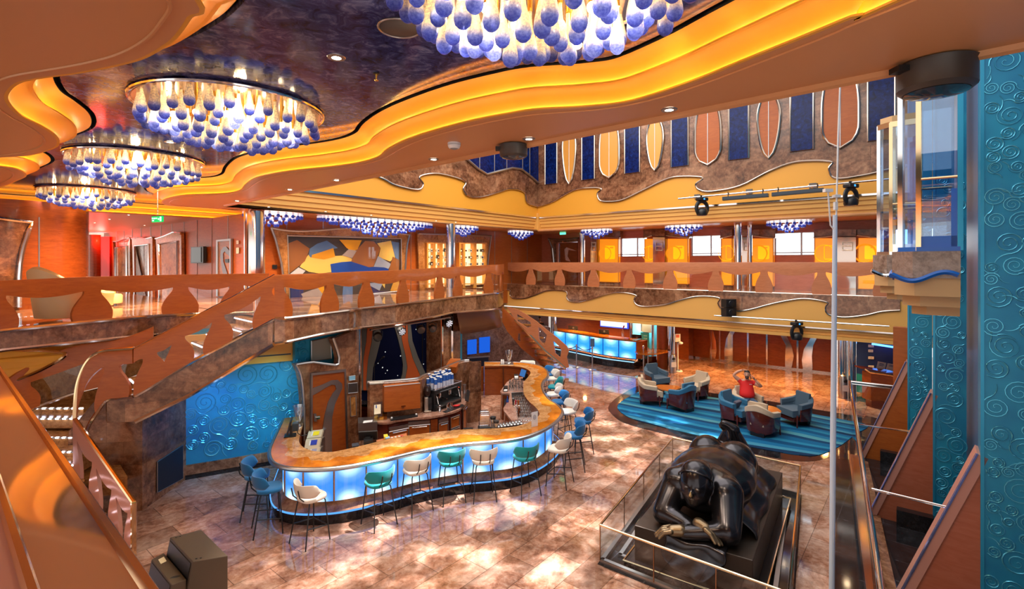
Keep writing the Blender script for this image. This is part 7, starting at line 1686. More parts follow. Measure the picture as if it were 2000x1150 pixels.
# hair cap line and cloth
m = MB(); m.tube([MS @ V((-.01 + .236*math.cos(a), .34 - .155*math.sin(a), .76 + .15*math.sin(a))) for a in [PI*k/16 for k in range(17)]], .012, 6); m.build('hair_line', M_bronze, fg)
m = MB(); rows = []
for i in range(23):
    u = i/22; row = []
    for j in range(15):
        v = j/14; x = lerp(-.32, .48, u); drop = max(0, v-.28)/.72
        y = lerp(.25, -.08, min(1, v/.28)) - drop*.05 + .035*math.sin(u*11 + v*3)*drop; z = .045 + .02*math.sin(u*9+v*5) - drop*lerp(.18, .46, math.sin(PI*u)**.7) 
        row.append(MS @ V((x + .05*math.sin(v*4)*drop, y - .05*drop, z)))
    rows.append(row)
m.grid(rows); o = m.build('cloth', M_bronze, fg, ang=180); s = o.modifiers.new('thick', 'SOLIDIFY'); s.thickness = .03; s = o.modifiers.new('sub', 'SUBSURF'); s.levels = s.render_levels = 1
m = MB(); rows = []
for i in range(35):
    u = i/34; row = []
    for j in range(13):
        v = j/12; y = lerp(.55, 2.75, u); fold = .035*math.sin(u*13 + 2*v); x = .36 + .36*min(1, v/.45) + fold*v; z = .27 - .21*min(1, v/.45)**1.5 - max(0, v-.45)*.62*(.7+.3*math.sin(u*7)) + fold*.6
        row.append(MS @ V((x, y, z)))
    rows.append(row)
m.grid(rows); o = m.build('cloth', M_bronze, fg, ang=180); s = o.modifiers.new('thick', 'SOLIDIFY'); s.thickness = .035; s = o.modifiers.new('sub', 'SUBSURF'); s.levels = s.render_levels = 1
# glass pen
gc = [F(1172,1100), V((3.6,11.36,0)), V((5.57,9.79,0)), V((3.29,6.02,0))]
struct(MB().prism([lerp(p, (gc[0]+gc[2])/2, -.02) for p in gc], UP*.005).build('floor_pen', M_granite, smooth=False))
pn = thing('glass_pen', 'low glass barrier with steel top rail round the bronze figure', 'barrier', (gc[0]+gc[2])/2)
H_ = .575
for i in range(4):
    a, b = gc[i], gc[(i+1) % 4]; n = 4 if (b-a).length > 3.5 else 3; nn = V(((b-a).y, -(b-a).x, 0)).normalized()
    for k in range(n):
        p, q = lerp(a, b, k/n), lerp(a, b, (k+1)/n); d = (q-p).normalized()*.012
        MB().prism([p + d + UP*.06, q - d + UP*.06, q - d + UP*H_, p + d + UP*H_], nn*.008).build('glass_panel', M_glass, pn, smooth=False)
        MB().tube([p + UP*.05, p + UP*H_], .010, 6).build('post', M_bronze_trim, pn)
    m = MB(); m.tube([a + UP*H_, b + UP*H_], .017, 8); m.build('top_rail', M_chrome_gold, pn)
    m = MB(); m.prism([a, b, b + UP*.07, a + UP*.07], nn*.06); m.build('base_rail', M_steel, pn, smooth=False)
    ai, bi_ = lerp(a, (gc[0]+gc[2])/2, .14), lerp(b, (gc[0]+gc[2])/2, .14); m = MB(); m.prism([ai, bi_, bi_ + UP*.05, ai + UP*.05], nn*.06); m.build('inner_kerb', M_steel, pn, smooth=False)
# ================= GLASS LIFTS AND PYLONS ========================================================
uB, vA = V((.635,.772,0)).normalized(), V((-.771,.636,0)).normalized()     # along the lift row / out into the void
PY = [V((5.35,5.76,0)), V((7.05,8.46,0)), V((8.74,11.17,0))]
lab = ['nearest the camera','middle one','farthest one']
for i, p in enumerate(PY):
    g = thing('pylon', 'tall blue pylon with raised scrolls beside the glass lifts, ' + lab[i], 'pylon', p, group='blue scroll pylons')
    w = .46 if i == 0 else .40; e = -vA
    m = MB(); m.prism([p, p + e*w, p + e*w + UP*11, p + UP*11], uB*.35)
    nf = -uB
    zt = 9.0 if i == 0 else (6.0 if i else 7)
    spirals(m, lambda u, v, p=p, e=e: p + e*u + UP*v, w, zt, nf, 40+i, .05, .15, .0085, 1.6 if i == 0 else 1.2)
    m.build('relief_face', [M_swirl, M_relief], g)
    m = MB(); m.box(0,1,0,1,0,1) if False else m.prism([p + nf*.012 - e*.02, p + nf*.012 + e*.012, p + nf*.012 + e*.012 + UP*11, p + nf*.012 - e*.02 + UP*11], uB*.37); m.build('edge_strip', M_swirl_edge, g, smooth=False)
    q = p + uB*.36 + e*.06
    m = MB(); m.prism([q, q + uB*.5, q + uB*.5 + UP*11, q + UP*11], e*.04); m.build('side_return', mat('return_blue_%d' % i, (.16,.36,.50), .4), g, smooth=False)
    # sloping buttress
    ft = p + vA*.85; 
    g2 = thing('buttress', 'sloping pink topped buttress with mahogany sides, ' + ('nearest the camera','between the two glass rods','farthest along the lifts')[i], 'buttress', ft, group='sloping buttresses')
    zt_ = 2.3; 
    prof = [ft, p + vA*.02, p + vA*.02 + UP*zt_, p + vA*.02 + UP*(zt_-.02)]
    prof = [ft - vA*.06, p - vA*.0, p + UP*(zt_-.0)]
    m = MB(); m.prism([q_ + uB*.02 for q_ in prof], uB*.36); m.build('body', M_maho_wall if i < 2 else M_wood, g2, smooth=False)
    a, b = ft + UP*0, p + UP*zt_; d = (b-a).normalized(); n = V((0,0,1)) - d*d.z; n.normalize()
    m = MB(); m.prism([a + n*.05, b + n*.05, b + n*.05 + uB*.38, a + n*.05 + uB*.38], -n*.10); m.build('sloping_top', mat('pink_lacquer_%s' % 'abc'[i], (.60,.27,.20), .3), g2, smooth=False)
    m = MB(); m.tube([a + n*.052, b + n*.052], .016, 6); m.build('edge', mat('lilac_steel_%s' % 'abc'[i], (.40,.42,.75), .25, .9), g2)
    g3 = tag(MB().prism([ft - vA*.35 - uB*.15, ft - vA*.35 + uB*.9, p + uB*.9, p - uB*.15], UP*.28).build('granite_block', M_black_stone, None, smooth=False, bevel=.01), 'black granite block at the foot of the sloping buttress, ' + lab[i], 'block')
def cab(c, s, lb, body_blue):
    g = thing('lift_cab', lb, 'lift', c + UP*3.8)
    pl = [(-.6,0),(-.6,.42),(-.44,.62),(.44,.62),(.6,.42),(.6,0)]
    P = lambda u, v, z, k=1.: V((c.x,c.y,z)) + uB*u*k + vA*v*k
    z0, z1 = 4.66, 7.15
    for (a, b), nm in zip(zip(pl, pl[1:]), 'abcde'):
        MB().prism([P(*a,z0), P(*b,z0), P(*b,z1), P(*a,z1)], (P(*b,0)-P(*a,0)).cross(UP).normalized()*.012).build('glass_panel', M_glass_blue, g, smooth=False)
    for i, p in enumerate(pl):
        r = .028
        mt = M_chrome_gold if i in (1, 4) else (M_chrome if i in (2, 3) else M_swirl_edge)
        m = MB(); m.box(-r,r,-r,r,z0,z1,T(P(*p,0)) @ rotz(math.atan2(uB.y,uB.x))); m.build('corner_post', mt, g, smooth=False)
    m = MB(); m.tube([P(-.6,.0,z0+.95), P(-.6,.42,z0+.95)], .02, 8); m.build('grab_rail', M_chrome_gold, g); MB().tube([P(.55,.05,z0+.95), P(.55,.42,z0+.95)], .02, 8).build('grab_rail', M_chrome_gold, g)
    for z, h, k, mt, nm in ((z0-.02,.07,1.05,body_blue,'floor_frame'),(z1-.08,.10,1.04,M_chrome_gold,'roof_frame')):
        m = MB(); m.prism([P(*p,z,k) for p in pl], UP*h); m.build(nm, mt, g, smooth=False)
    MB().prism([P(*p,z1+.02,.96) for p in pl], UP*.12).build('roof', M_beige, g, smooth=False)
    m = MB(); m.prism([P(-.61,.03,z0+.04), P(-.61,.40,z0+.04), P(-.61,.40,z0+.19), P(-.61,.03,z0+.19)], uB*.02); m.prism([P(-.61,.03,z0+.04), P(-.61,.09,z0+.04), P(-.61,.09,z0+.80), P(-.61,.03,z0+.80)], uB*.02); m.build('blue_frame', body_blue, g, smooth=False)
    m = MB(); m.prism([P(*p,z0-.36,1.14) for p in pl], UP*.35); m.build('marble_band', M_marble_grey, g, smooth=False)
    # wavy foot of the band
    w = []
    for k in range(25): t = k/24; w.append(P(-.61, lerp(.02,.62,t), z0 - .34 + .06*math.sin(t*2*PI*1.0+.4), 1.13))
    m = MB(); m.tube(w, .035, 6); m.tube([P(lerp(-.44,.44,k/16), .63, z0-.34+.05*math.sin(k/16*2*PI), 1.13) for k in range(17)], .035, 6); m.build('wavy_trim', body_blue, g)
    for z, h, k in ((z0-.60,.24,1.10),(z0-.74,.14,.96),(z0-.86,.12,.80)): MB().prism([P(*p,z,k) for p in pl], UP*h).build('stepped_base', M_beige, g, smooth=False)
    m = MB(); m.box(-.45,.45,-.02,.0,z0,z1-.1,T(P(0,.03,0)) @ rotz(math.atan2(uB.y,uB.x))); m.build('rear_door', mat('cab_lilac', (.35,.28,.42), .3), g, smooth=False)
M_cabblue = mat('cab_blue', (.01,.12,.50), .25)
cab((PY[0]+PY[1])/2 - uB*.16 - vA*.04, 1, 'glass lift cab with blue frame between the near and middle pylons', M_cabblue)
cab((PY[1]+PY[2])/2, 1, 'glass lift cab with chrome posts partly hidden behind the nearer cab', M_chrome)
# back wall behind the lifts
w0_, w1_ = PY[0] - uB*4.2 - vA*.75, PY[2] + uB*7 - vA*.75
struct(MB().prism([w0_, w1_, w1_ + UP*11, w0_ + UP*11], -vA*.1).build('wall_lift_shaft', mat('shaft_blue', (.07,.17,.34), .4), smooth=False))
e_ = PY[2] + uB*.6 - vA*.2
struct(MB().prism([e_ + UP*0, e_ + vA*.5, e_ + vA*.5 + UP*3.0, e_ + UP*3.0], uB*.2).build('wall_lift_end', M_wood, smooth=False))
# glass rail along the lifts
RD = V((.63,1,0)).normalized(); r0 = F(1660, 745, 1.1); r1 = F(1720, 1150, 1.1) - RD*1.6; r2 = F(1757, 756, 1.1)
gr_ = thing('lift_barrier', 'glass balustrade with thick chrome rail in front of the lifts', 'barrier', V((r0.x,r0.y,0)))
m = MB(); m.tube([r1, r0, r0 + (r2-r0).normalized()*.02, r2], .038, 12); m.build('top_rail', M_chrome, gr_)
m = MB(); m.tube([r0 - UP*.06 + (r2-r0)*.03, r2 - UP*.06], .022, 8); m.build('lower_rail', M_chrome, gr_)
nseg = 6
for k in range(nseg):
    a, b = lerp(r0, r1, k/nseg), lerp(r0, r1, (k+1)/nseg); a0_, b0_ = V((a.x,a.y,.02)), V((b.x,b.y,.02)); d = (b0_-a0_).normalized()*.01
    MB().prism([a0_ + d, b0_ - d, b - d - UP*.03, a + d - UP*.03], V((.012,-.008,0))).build('glass_panel', M_glass, gr_, smooth=False)
MB().prism([V((r0.x,r0.y,.02)), V((r2.x,r2.y,.02)), r2 - UP*.08, r0 - UP*.08], V((0,.012,0))).build('glass_panel', M_glass, gr_, smooth=False)
for (x0, y0, x1, y1), lb in zip(((1672,828,1797,845),(1703,955,1872,996)), ('farther chrome rod tying the glass rail to a buttress','nearer chrome rod tying the glass rail to a buttress')):
    q = (x0-CX)/FO; t = (r0.x - q*r0.y)/(q*RD.y - RD.x); a = r0 + RD*t; a = U(x0, y0, a.y)
    i = 1 if y1 < 900 else 0; pt = PY[i] + vA*.4
    b = U(x1, y1, (PY[i] + vA*(.28)).y); tag(MB().tube([a, b], .016, 8).build('tie_rod', M_chrome), lb, 'rod')
# granite kerb with mirrored edge
k0, k1 = F(1657, 893), F(1690, 1150); kd = (k1-k0).normalized(); kn = V((-kd.y, kd.x, 0)); kn = kn if kn.x > 0 else -kn
kb = thing('floor_channel', 'long polished steel channel set on the black granite walk', 'channel', k0)
MB().prism([k0, k0 + kn*.20 + kd*.1, k1 + kd*2 + kn*.20, k1 + kd*2], UP*.10).build('body', M_chrome, kb, smooth=False, bevel=.01); MB().prism([k0 + kn*.2 + kd*.1, k0 + kn*.36 + kd*.2, k1 + kd*2 + kn*.36, k1 + kd*2 + kn*.2], UP*.04).build('marble_edge', M_marble, kb, smooth=False)
# slender white pole with clamps
pb = U(1624, 1230, 6.4); pb = V(((1624-CX)/FO*6.4, 6.4, 0)); pt = U(1641, 165, 6.4); wp = thing('white_pole', 'slender blue white pole from floor to ceiling with clamps near its top', 'pole', pb)
mid_ = U(1631, 420, 6.4)
M_polew = mat('pole_white', (.62,.75,.92), .3); MB().tube([pb, lerp(pb, mid_, .5), mid_], [.032,.034,.026], 10).build('tube', M_polew, wp)
MB().tube([mid_ - UP*.3 + V((.008,0,0)), lerp(mid_, pt, .6), pt], [.009,.011,.010], 8).build('cable', M_white, wp)
a = U(1617, 372, 6.4); MB().tube([a, U(1622, 440, 6.4), mid_ - UP*.2], .010, 8).build('side_rod', M_white, wp)
MB().box(-.05,.05,-.03,.03,-.02,.02,T(a)).build('clamp', M_white, wp, smooth=False); MB().box(-.035,.035,-.03,.03,-.018,.018,T(U(1634, 383, 6.4))).build('clamp', M_white, wp, smooth=False); MB().box(-.018,.018,-.02,.02,-.05,.05,T(U(1632, 402, 6.4))).build('clamp', M_white, wp, smooth=False)
# railing right in front of the viewpoint: broad polished top
ra, rb, rc_, rd = U(0,730,1.36), U(292,1150,.466), U(58,1150,.466), U(0,965,.66)
z_ = 4.2; ra, rb, rc_, rd = F(-160,520+1.0,z_) if False else F(0,722,z_), F(292,1150,z_), F(60,1150,z_), F(0,962,z_)
d1 = (ra-rb).normalized(); fr_r = thing('handrail', 'broad polished bronze handrail of the near balcony', 'handrail', V((ra.x, ra.y, z_)))
o1 = ra + d1*3.0; o2 = rb - d1*.9; wv = V((-d1.y, d1.x, 0)); wv = wv if wv.dot(rc_-rb) > 0 else -wv
wd_ = abs((rc_-rb).dot(wv))
m = MB(); m.prism([o1, o2, o2 + wv*wd_, o1 + wv*wd_], UP*-.05); m.build('top', mat('polished_bronze', (.95,.80,.62), .05, .75), fr_r, smooth=False)
m = MB(); m.tube([o1, o2], .006, 6); m.tube([o1 + wv*wd_, o2 + wv*wd_], .006, 6); m.build('edge', M_chrome_gold, fr_r)
m = MB(); m.prism([o1 + wv*(wd_+.005), o2 + wv*(wd_+.005), o2 + wv*(wd_+.30) - UP*.05, o1 + wv*(wd_+.30) - UP*.05], UP*-.03); m.build('inner_rail', mat('pink_laminate', (.72,.42,.36), .35), fr_r, smooth=False)
# near-side deck edge under the viewpoint
struct(MB().prism([V((o.x,o.y,3.45)) for o in (o1 + wv*.05, o2 + wv*.05, o2 + wv*6, o1 + wv*6)], UP*-.2).build('floor_near_deck', M_floor, smooth=False))
MD = mat('speaker_brown', (.075,.050,.028), .6)
# ================= FIXTURES ======================================================================
zt_ = .56
q = [F(332,1049,zt_), F(393,1034,zt_), F(445,1085,zt_), F(377,1097,zt_)]
def monitor(q, z, lb, lean, oval):
    g = thing('floor_monitor', lb, 'loudspeaker', V((q[0].x,q[0].y,0)))
    b = [V((p.x,p.y,0)) for p in q]; b[0] = b[0] - lean; b[3] = b[3] - lean
    m = MB(); m.add(q + b, [(0,1,2,3), (7,6,5,4), (0,4,5,1), (1,5,6,2), (2,6,7,3), (3,7,4,0)]); m.build('cabinet', MD, g, smooth=False, bevel=.008)
    f = lambda u, v: lerp(lerp(q[0], q[3], u), lerp(q[1], q[2], u), v) + UP*.001
    if oval: m = MB(); c = f(.82,.5); m.ell(c, (.06,.03,.004), 14, rot=rotz(.5)); m.build('oval_port', M_black, g); MB().prism([f(.12,.35), f(.28,.3), f(.28,.75), f(.12,.8)], UP*.003).build('sticker', mat('sticker_cream', (.8,.72,.5), .6), g, smooth=False)
    else:
        for u in (.06, .92):
            for v in (.15, .28): MB().cyl(f(u, v), .012, .003, 8).build('bolt', M_black, g)
    s = lambda u, v: lerp(lerp(b[0], b[3], u), lerp(q[0], q[3], u), v)
    n = (b[3]-b[0]).cross(UP).normalized(); n = n if n.dot(q[1]-q[0]) < 0 else -n
    MB().prism([s(.05,.06)+n*.004, s(.95,.06)+n*.004, s(.95,.94)+n*.004, s(.05,.94)+n*.004], n*.004).build('grille', M_black, g, smooth=False)
monitor(q, zt_, 'taller brown black stage monitor on the marble floor by the stair foot', (q[1]-q[0]).normalized()*.10, False)
zt2 = .34; q = [F(296,1092,zt2), F(320,1079,zt2), F(364,1131,zt2), F(336,1142,zt2)]
monitor(q, zt2, 'lower brown black stage monitor with a white sticker in front of the taller one', (q[1]-q[0]).normalized()*.08, True)
# lighting pipe on the window side facade
def pipe(x0, y0, x1, y1, c, lb, r=.03):
    a, b = onA(x0, y0, c), onA(x1, y1, c); g = thing('lighting_pipe', lb, 'pipe', a); MB().tube([a, b], r, 8).build('pipe', M_chrome, g); return g
cP = 27.7
g = pipe(1325, 388, 1742, 349, cP, 'long chrome lighting pipe across the upper gold facade')
for x, y in ((1347,384),(1451,374),(1579,362)):
    a = onA(x, y, cP); m = MB(); m.tube([a, a - NA*.75], .015, 6); m.build('wall_arm', M_chrome, g)
    e = a - NA*.74; MB().box(-.10,.10,-.02,.02,-.08,.08,T(e + UP*.08) @ rotz(math.atan2(DA.y,DA.x))).build('wall_plate', mat('plate_dark_%d' % x, (.12,.11,.10), .5), g, smooth=False)
g = pipe(1395, 616, 1737, 637, 28.3, 'chrome lighting pipe along the lower gold fascia', .025)
for x, y in ((1500,622.5),(1640,631)): a = onA(x, y, 28.3); m = MB(); m.tube([a, a - NA*.36], .013, 6); m.build('wall_arm', M_chrome, g)
def moving(x, y, c, s, lb, face=(0,-1)):
    p = onA(x, y, c); g = thing('moving_light', lb, 'stage light', p); Mx = T(p) @ rotz(math.atan2(DA.y,DA.x)*0 + .35)
    MB().box(-.19*s,.19*s,-.12*s,.12*s,-.15*s,-.03*s,Mx).build('base', M_black_plastic, g, smooth=False, bevel=.03*s)
    MB().box(-.05*s,.05*s,-.03*s,.03*s,-.03*s,.05*s,Mx).build('clamp', M_black, g, smooth=False)
    MB().box(-.03*s,.03*s,-.125*s,-.118*s,-.12*s,-.06*s,Mx).build('display', emis('display_blue_%d' % x, (.05,.35,1), 1.2), g, smooth=False)
    m = MB(); m.tube([Mx @ V((.235*s*math.cos(a), 0, -.40*s + .24*s*math.sin(a))) for a in [lerp(-.25*PI, 1.25*PI, k/20) for k in range(21)]], .055*s, 10, flat=1.3); m.build('yoke', M_black_plastic, g)
    m = MB(); m.lathe([(.17*s,-.66*s),(.19*s,-.60*s),(.19*s,-.50*s),(.15*s,-.44*s),(.08*s,-.40*s)], 18, Mx); m.build('head', M_black_plastic, g)
    m = MB(); m.lathe([(.16*s,-.664*s),(.12*s,-.675*s)], 18, Mx); m.build('lens', mat('lens_%d' % x, (.10,.22,.35), .08), g)
moving(1371, 384, cP, .98, 'black moving head light at the left end of the upper chrome pipe'); moving(1662, 357, cP, 1.0, 'black moving head light on the upper chrome pipe beside the white pole'); moving(1556, 627, 28.3, .88, 'black moving head light hanging from the lower fascia pipe')
for (x0, y0, x1, y1), lb in zip(((1413,391,1502,384),(1509,383,1610,374)), ('black batten light on the upper pipe, nearer the inner corner','black batten light on the upper pipe, nearer the white pole')):
    a, b = onA(x0, y0, cP), onA(x1, y1, cP); g = thing('batten_light', lb, 'stage light', lerp(a,b,.5)); m = MB(); d = (b-a).normalized()
    m.prism([a - NA*.0, b, b + UP*.10, a + UP*.10], NA*.14); m.build('housing', mat('batten_%d' % x0, (.02,.035,.055), .3), g, smooth=False, bevel=.02)
    m = MB(); m.prism([a - UP*.02, b - UP*.02, b, a], NA*.13); m.build('lens_strip', M_black, g, smooth=False)
    for f in (.12, .88): m = MB(); p = lerp(a,b,f) + NA*.06; m.tube([p + UP*.08, p + UP*.26], .014, 6); m.build('bracket', M_black, g)
for i, (y0, y1) in enumerate(((584,600),(601,617))):
    p = onA(1424, (y0+y1)/2, 28.35); h = (y1-y0)/2*p.y/FO; w = 11.5*p.y/FO; g = thing('loudspeaker', ('upper','lower')[i] + ' of two stacked black loudspeakers on the lower fascia', 'loudspeaker', p); Mx = T(p) @ rotz(.25)
    MB().box(-w,w,-.12,.16,-h,h,Mx).build('cabinet', M_black, g, smooth=False, bevel=.01); MB().lathe([(.11,0),(.10,-.02),(.02,-.03)], 18, Mx @ T(0,-.125,0) @ Matrix.Rotation(-PI/2,4,'X')).build('cone', M_black_plastic, g)
# stage spots under the landing
a, b = U(723, 644, 13.1), U(879, 620, 16.0); g = thing('lighting_pipe', 'steel lighting pipe under the landing in front of the stage', 'pipe', a); MB().tube([a, b], .028, 8).build('pipe', M_steel, g)
for x, y, r, lb, tx in ((738,657,8.5,'round stage spot at the left end of the stage pipe',-.1),(784,646,8,'round stage spot with twelve white lenses on the stage pipe',.7),(822,643,8,'third stage spot from the left on the stage pipe',.3),(845,641,7,'fourth stage spot from the left on the stage pipe',.2),(875.5,630,8.5,'round stage spot at the right end of the stage pipe, turned aside',1.0)):
    d = lerp(13.1, 16.0, (x-723)/156) ; p = U(x, y, d); pr = r*d/FO; g = thing('stage_spot', lb, 'stage light', p, group='stage spots')
    Mx = T(p) @ rotz(.3 + tx*.4) @ Matrix.Rotation(PI/2 + .35,4,'X')
    MB().lathe([(pr*.6,-.12),(pr*.95,-.06),(pr,.02),(pr,.07),(pr*.9,.07)], 18, Mx, capt=False).build('can', M_black_plastic, g)
    MB().lathe([(pr*.9,.065),(pr*.3,.075)], 18, Mx).build('lens', mat('spot_lens_%d' % x, (.25,.24,.22) if x != 784 else (.6,.6,.62), .15, .6), g)
    if x in (784, 875.5):
        m = MB(); [m.ell(Mx @ V((pr*rr*math.cos(k), pr*rr*math.sin(k), .078)), pr*.14, 8) for rr, ks in ((.0,(0,)),(.38,[j*1.047 for j in range(6)]),(.70,[j*.785 for j in range(8)])) for k in ks]; m.build('led_cluster', mat('led_white_%d' % x, (.8,.8,.85), .3, emit=(.8,.8,.9), es=.4), g)
    m = MB(); m.tube([p + V((-pr*1.05,0,0)), p + V((-pr*1.05,0,pr*1.2)), p + V((0,.0,pr*1.75)), p + V((pr*1.05,0,pr*1.2)), p + V((pr*1.05,0,0))], .012, 6); m.build('bracket', M_black, g)
p = onS(712, 748) + NB*.5; p = F(712, 800, .1) if False else V((p.x, p.y, .1)); ms = thing('microphone_stand', 'thin black microphone stand at the left of the stage', 'stand', p); MB().lathe([(.14,0),(.13,.02),(.02,.03)], 14, T(p)).build('base', M_black, ms); MB().tube([p + UP*.02, p + UP*1.35], .012, 8).build('pole', M_black, ms); MB().tube([p + UP*1.3, p + V((.25,-.1,1.55))], .010, 6).build('boom', M_black, ms); MB().cap(p + V((.25,-.1,1.55)), p + V((.32,-.13,1.60)), .02, .03, 8).build('microphone', M_black_plastic, ms)
# ceiling things
def dome(x, y, z, r, lb):
    p = F(x, y, z); g = thing('ceiling_dome', lb, 'camera dome', p); MB().lathe([(r*.85,-.20*r/.23),(r,-.17*r/.23),(r,-.02),(r*1.05,0)], 24, T(p)).build('housing', mat('dome_brown_%d' % x, (.05,.038,.03), .45), g); MB().lathe([(r*.3,-.23*r/.23),(r*.82,-.203*r/.23)], 24, T(p)).build('lens', mat('dome_lens_%d' % x, (.03,.06,.09), .05), g); MB().box(-r*1.3,-r*.95,-.05,.05,-.06,-.02,T(p)).build('bracket', M_black, g, smooth=False)
dome(1828, 126, ZS-.01, .235, 'large dark round fixture under the soffit beside the glass lifts'); dome(1003, 284, ZS-.01, .17, 'dark round fixture under the soffit in front of the blue glazed bay')
p = F(887, 279, ZS); sd = thing('smoke_detector', 'white round smoke detector on the bronze soffit', 'detector', p); MB().lathe([(.055,-.07),(.07,-.055),(.08,-.03),(.065,-.025),(.08,-.02),(.08,0)], 18, T(p)).build('body', M_white, sd); MB().lathe([(.02,-.082),(.05,-.07)], 14, T(p)).build('sensor', mat('detector_grey', (.3,.3,.3), .5), sd)
p = F(780, 55, ZC-.004); cs_ = thing('ceiling_speaker', 'round flush loudspeaker in the blue ceiling', 'loudspeaker', p); MB().lathe([(.14,-.006),(.15,0)], 28, T(p)).build('grille', mat('speaker_mesh', (.06,.055,.06), .6), cs_); MB().tube([p + V((.155*math.cos(k*PI/12),.155*math.sin(k*PI/12),-.002)) for k in range(24)], .008, 6, True).build('rim', M_steel, cs_)
for x, y, lb in ((735,143,'brass sprinkler head under the blue ceiling in front of the large chandelier'),(398,285,'brass sprinkler head under the blue ceiling between two chandeliers')):
    p = F(x, y, ZC-.002); sp_k = thing('sprinkler', lb, 'sprinkler', p); MB().lathe([(.03,-.01),(.03,0)], 12, T(p)).build('rose', M_black, sp_k); MB().lathe([(.018,-.07),(.02,-.065),(.006,-.06),(.010,-.01)], 10, T(p)).build('nozzle', M_brass, sp_k)
M_dl = emis('downlight_glow', (1,.86,.66), 14)
DL = [(1307,214,ZS),(1033,271,ZS),(847,311,ZS),(657,351.6,ZS),(566,370,ZS),(463,392,ZS),(657,112,ZC),(332,277,ZC),(525,404,ZS),(636,413,ZS),(725,420,ZS),(852,431,ZS),(890,433.5,ZS),(251,419.6,ZS),(214,428,ZS),(185,435,ZS),(159,442,ZS),(137,447,ZS),(282,440,ZS),(155,461,ZS),(179,457,ZS),(192,456.5,ZS)]
lbs = {1307:'nearest the dark round fixture',1033:'second along the soffit edge from the lifts',847:'third along the soffit edge, beyond the smoke detector',657:'on the soffit below the big chandelier',566:'near the far left end of the long soffit',463:'at the left tip of the long soffit'}
dl0 = None
for x, y, z in DL:
    p = F(x, y, z - .002)
    if dl0 is None:
        g = thing('downlight', 'd', 'downlight'); MB().lathe([(.032,-.006),(.058,-.006),(.062,0)], 20, capb=False, capt=False).build('bezel', M_steel, g); MB().lathe([(.001,-.003),(.034,-.004)], 16, capb=False, capt=False).build('lamp', M_dl, g); dl0 = g
    else: g = dup(dl0)
    g.location = p; s_d = (1.25 if p.y < 12 else .9); g.scale = (s_d,)*3
    if z == ZC: g['label'] = 'recessed downlight in the blue ceiling, %s' % ('beside the big chandelier' if x > 600 else 'by the second chandelier')
    elif x in lbs: g['label'] = 'recessed downlight ' + lbs[x]
    elif x > 500: g['label'] = 'small downlight in the cornice soffit above the mural and shop'; g['group'] = 'downlights above the mural'
    else: g['label'] = 'small downlight in the ceiling of the lift lobby'; g['group'] = 'lift lobby downlights'
# ---- chandeliers -----------------------------------------------------------------------------------
def dropmat():
    m = bpy.data.materials.new('drop_glass'); m.use_nodes = True; n, l = nt(m); n.clear()
    o = n.new('ShaderNodeOutputMaterial'); s = N(m, 'ShaderNodeSeparateXYZ'); v = coords(m); L(m, v, s.inputs[0])
    mp = n.new('ShaderNodeMapRange'); mp.inputs[1].default_value = -.06; mp.inputs[2].default_value = .10; L(m, s.outputs[2], mp.inputs[0])
    c = ramp(m, [(0,(.10,.15,.58)),(.28,(.18,.25,.76)),(.42,(.48,.52,.88)),(.58,(.98,.92,.80)),(1,(1,.90,.72))], mp.outputs[0])
    c = mix(m, .5, c, ramp(m, [(.38,(.35,.42,.8)),(.62,(1.5,1.5,1.3))], noise(m, v, 70, 2)), 'MULTIPLY')
    d = n.new('ShaderNodeBsdfTranslucent'); e = n.new('ShaderNodeBsdfTransparent'); g = n.new('ShaderNodeBsdfPrincipled'); g.inputs['Roughness'].default_value = .06; g.inputs['Specular IOR Level'].default_value = .8
    l.new(c, d.inputs[0]); l.new(c, g.inputs['Base Color']); l.new(c, e.inputs[0])
    x = n.new('ShaderNodeMixShader'); x.inputs[0].default_value = .72; l.new(g.outputs[0], x.inputs[1]); l.new(d.outputs[0], x.inputs[2])
    y = n.new('ShaderNodeMixShader'); y.inputs[0].default_value = .30; l.new(x.outputs[0], y.inputs[1]); l.new(e.outputs[0], y.inputs[2]); l.new(y.outputs[0], o.inputs[0]); return m
M_drop = dropmat(); M_bulb = emis('bulb_glow', (1,.78,.48), 8)
DROP = MB().lathe([(.003,-.058),(.024,-.054),(.044,-.034),(.052,-.004),(.048,.035),(.034,.10),(.020,.16),(.013,.22),(.012,.27)], 14, capt=False).lathe([(.018,.265),(.018,.34)], 8, m=1).mesh('drop', [M_drop, M_brass], ang=80)
CHL = []
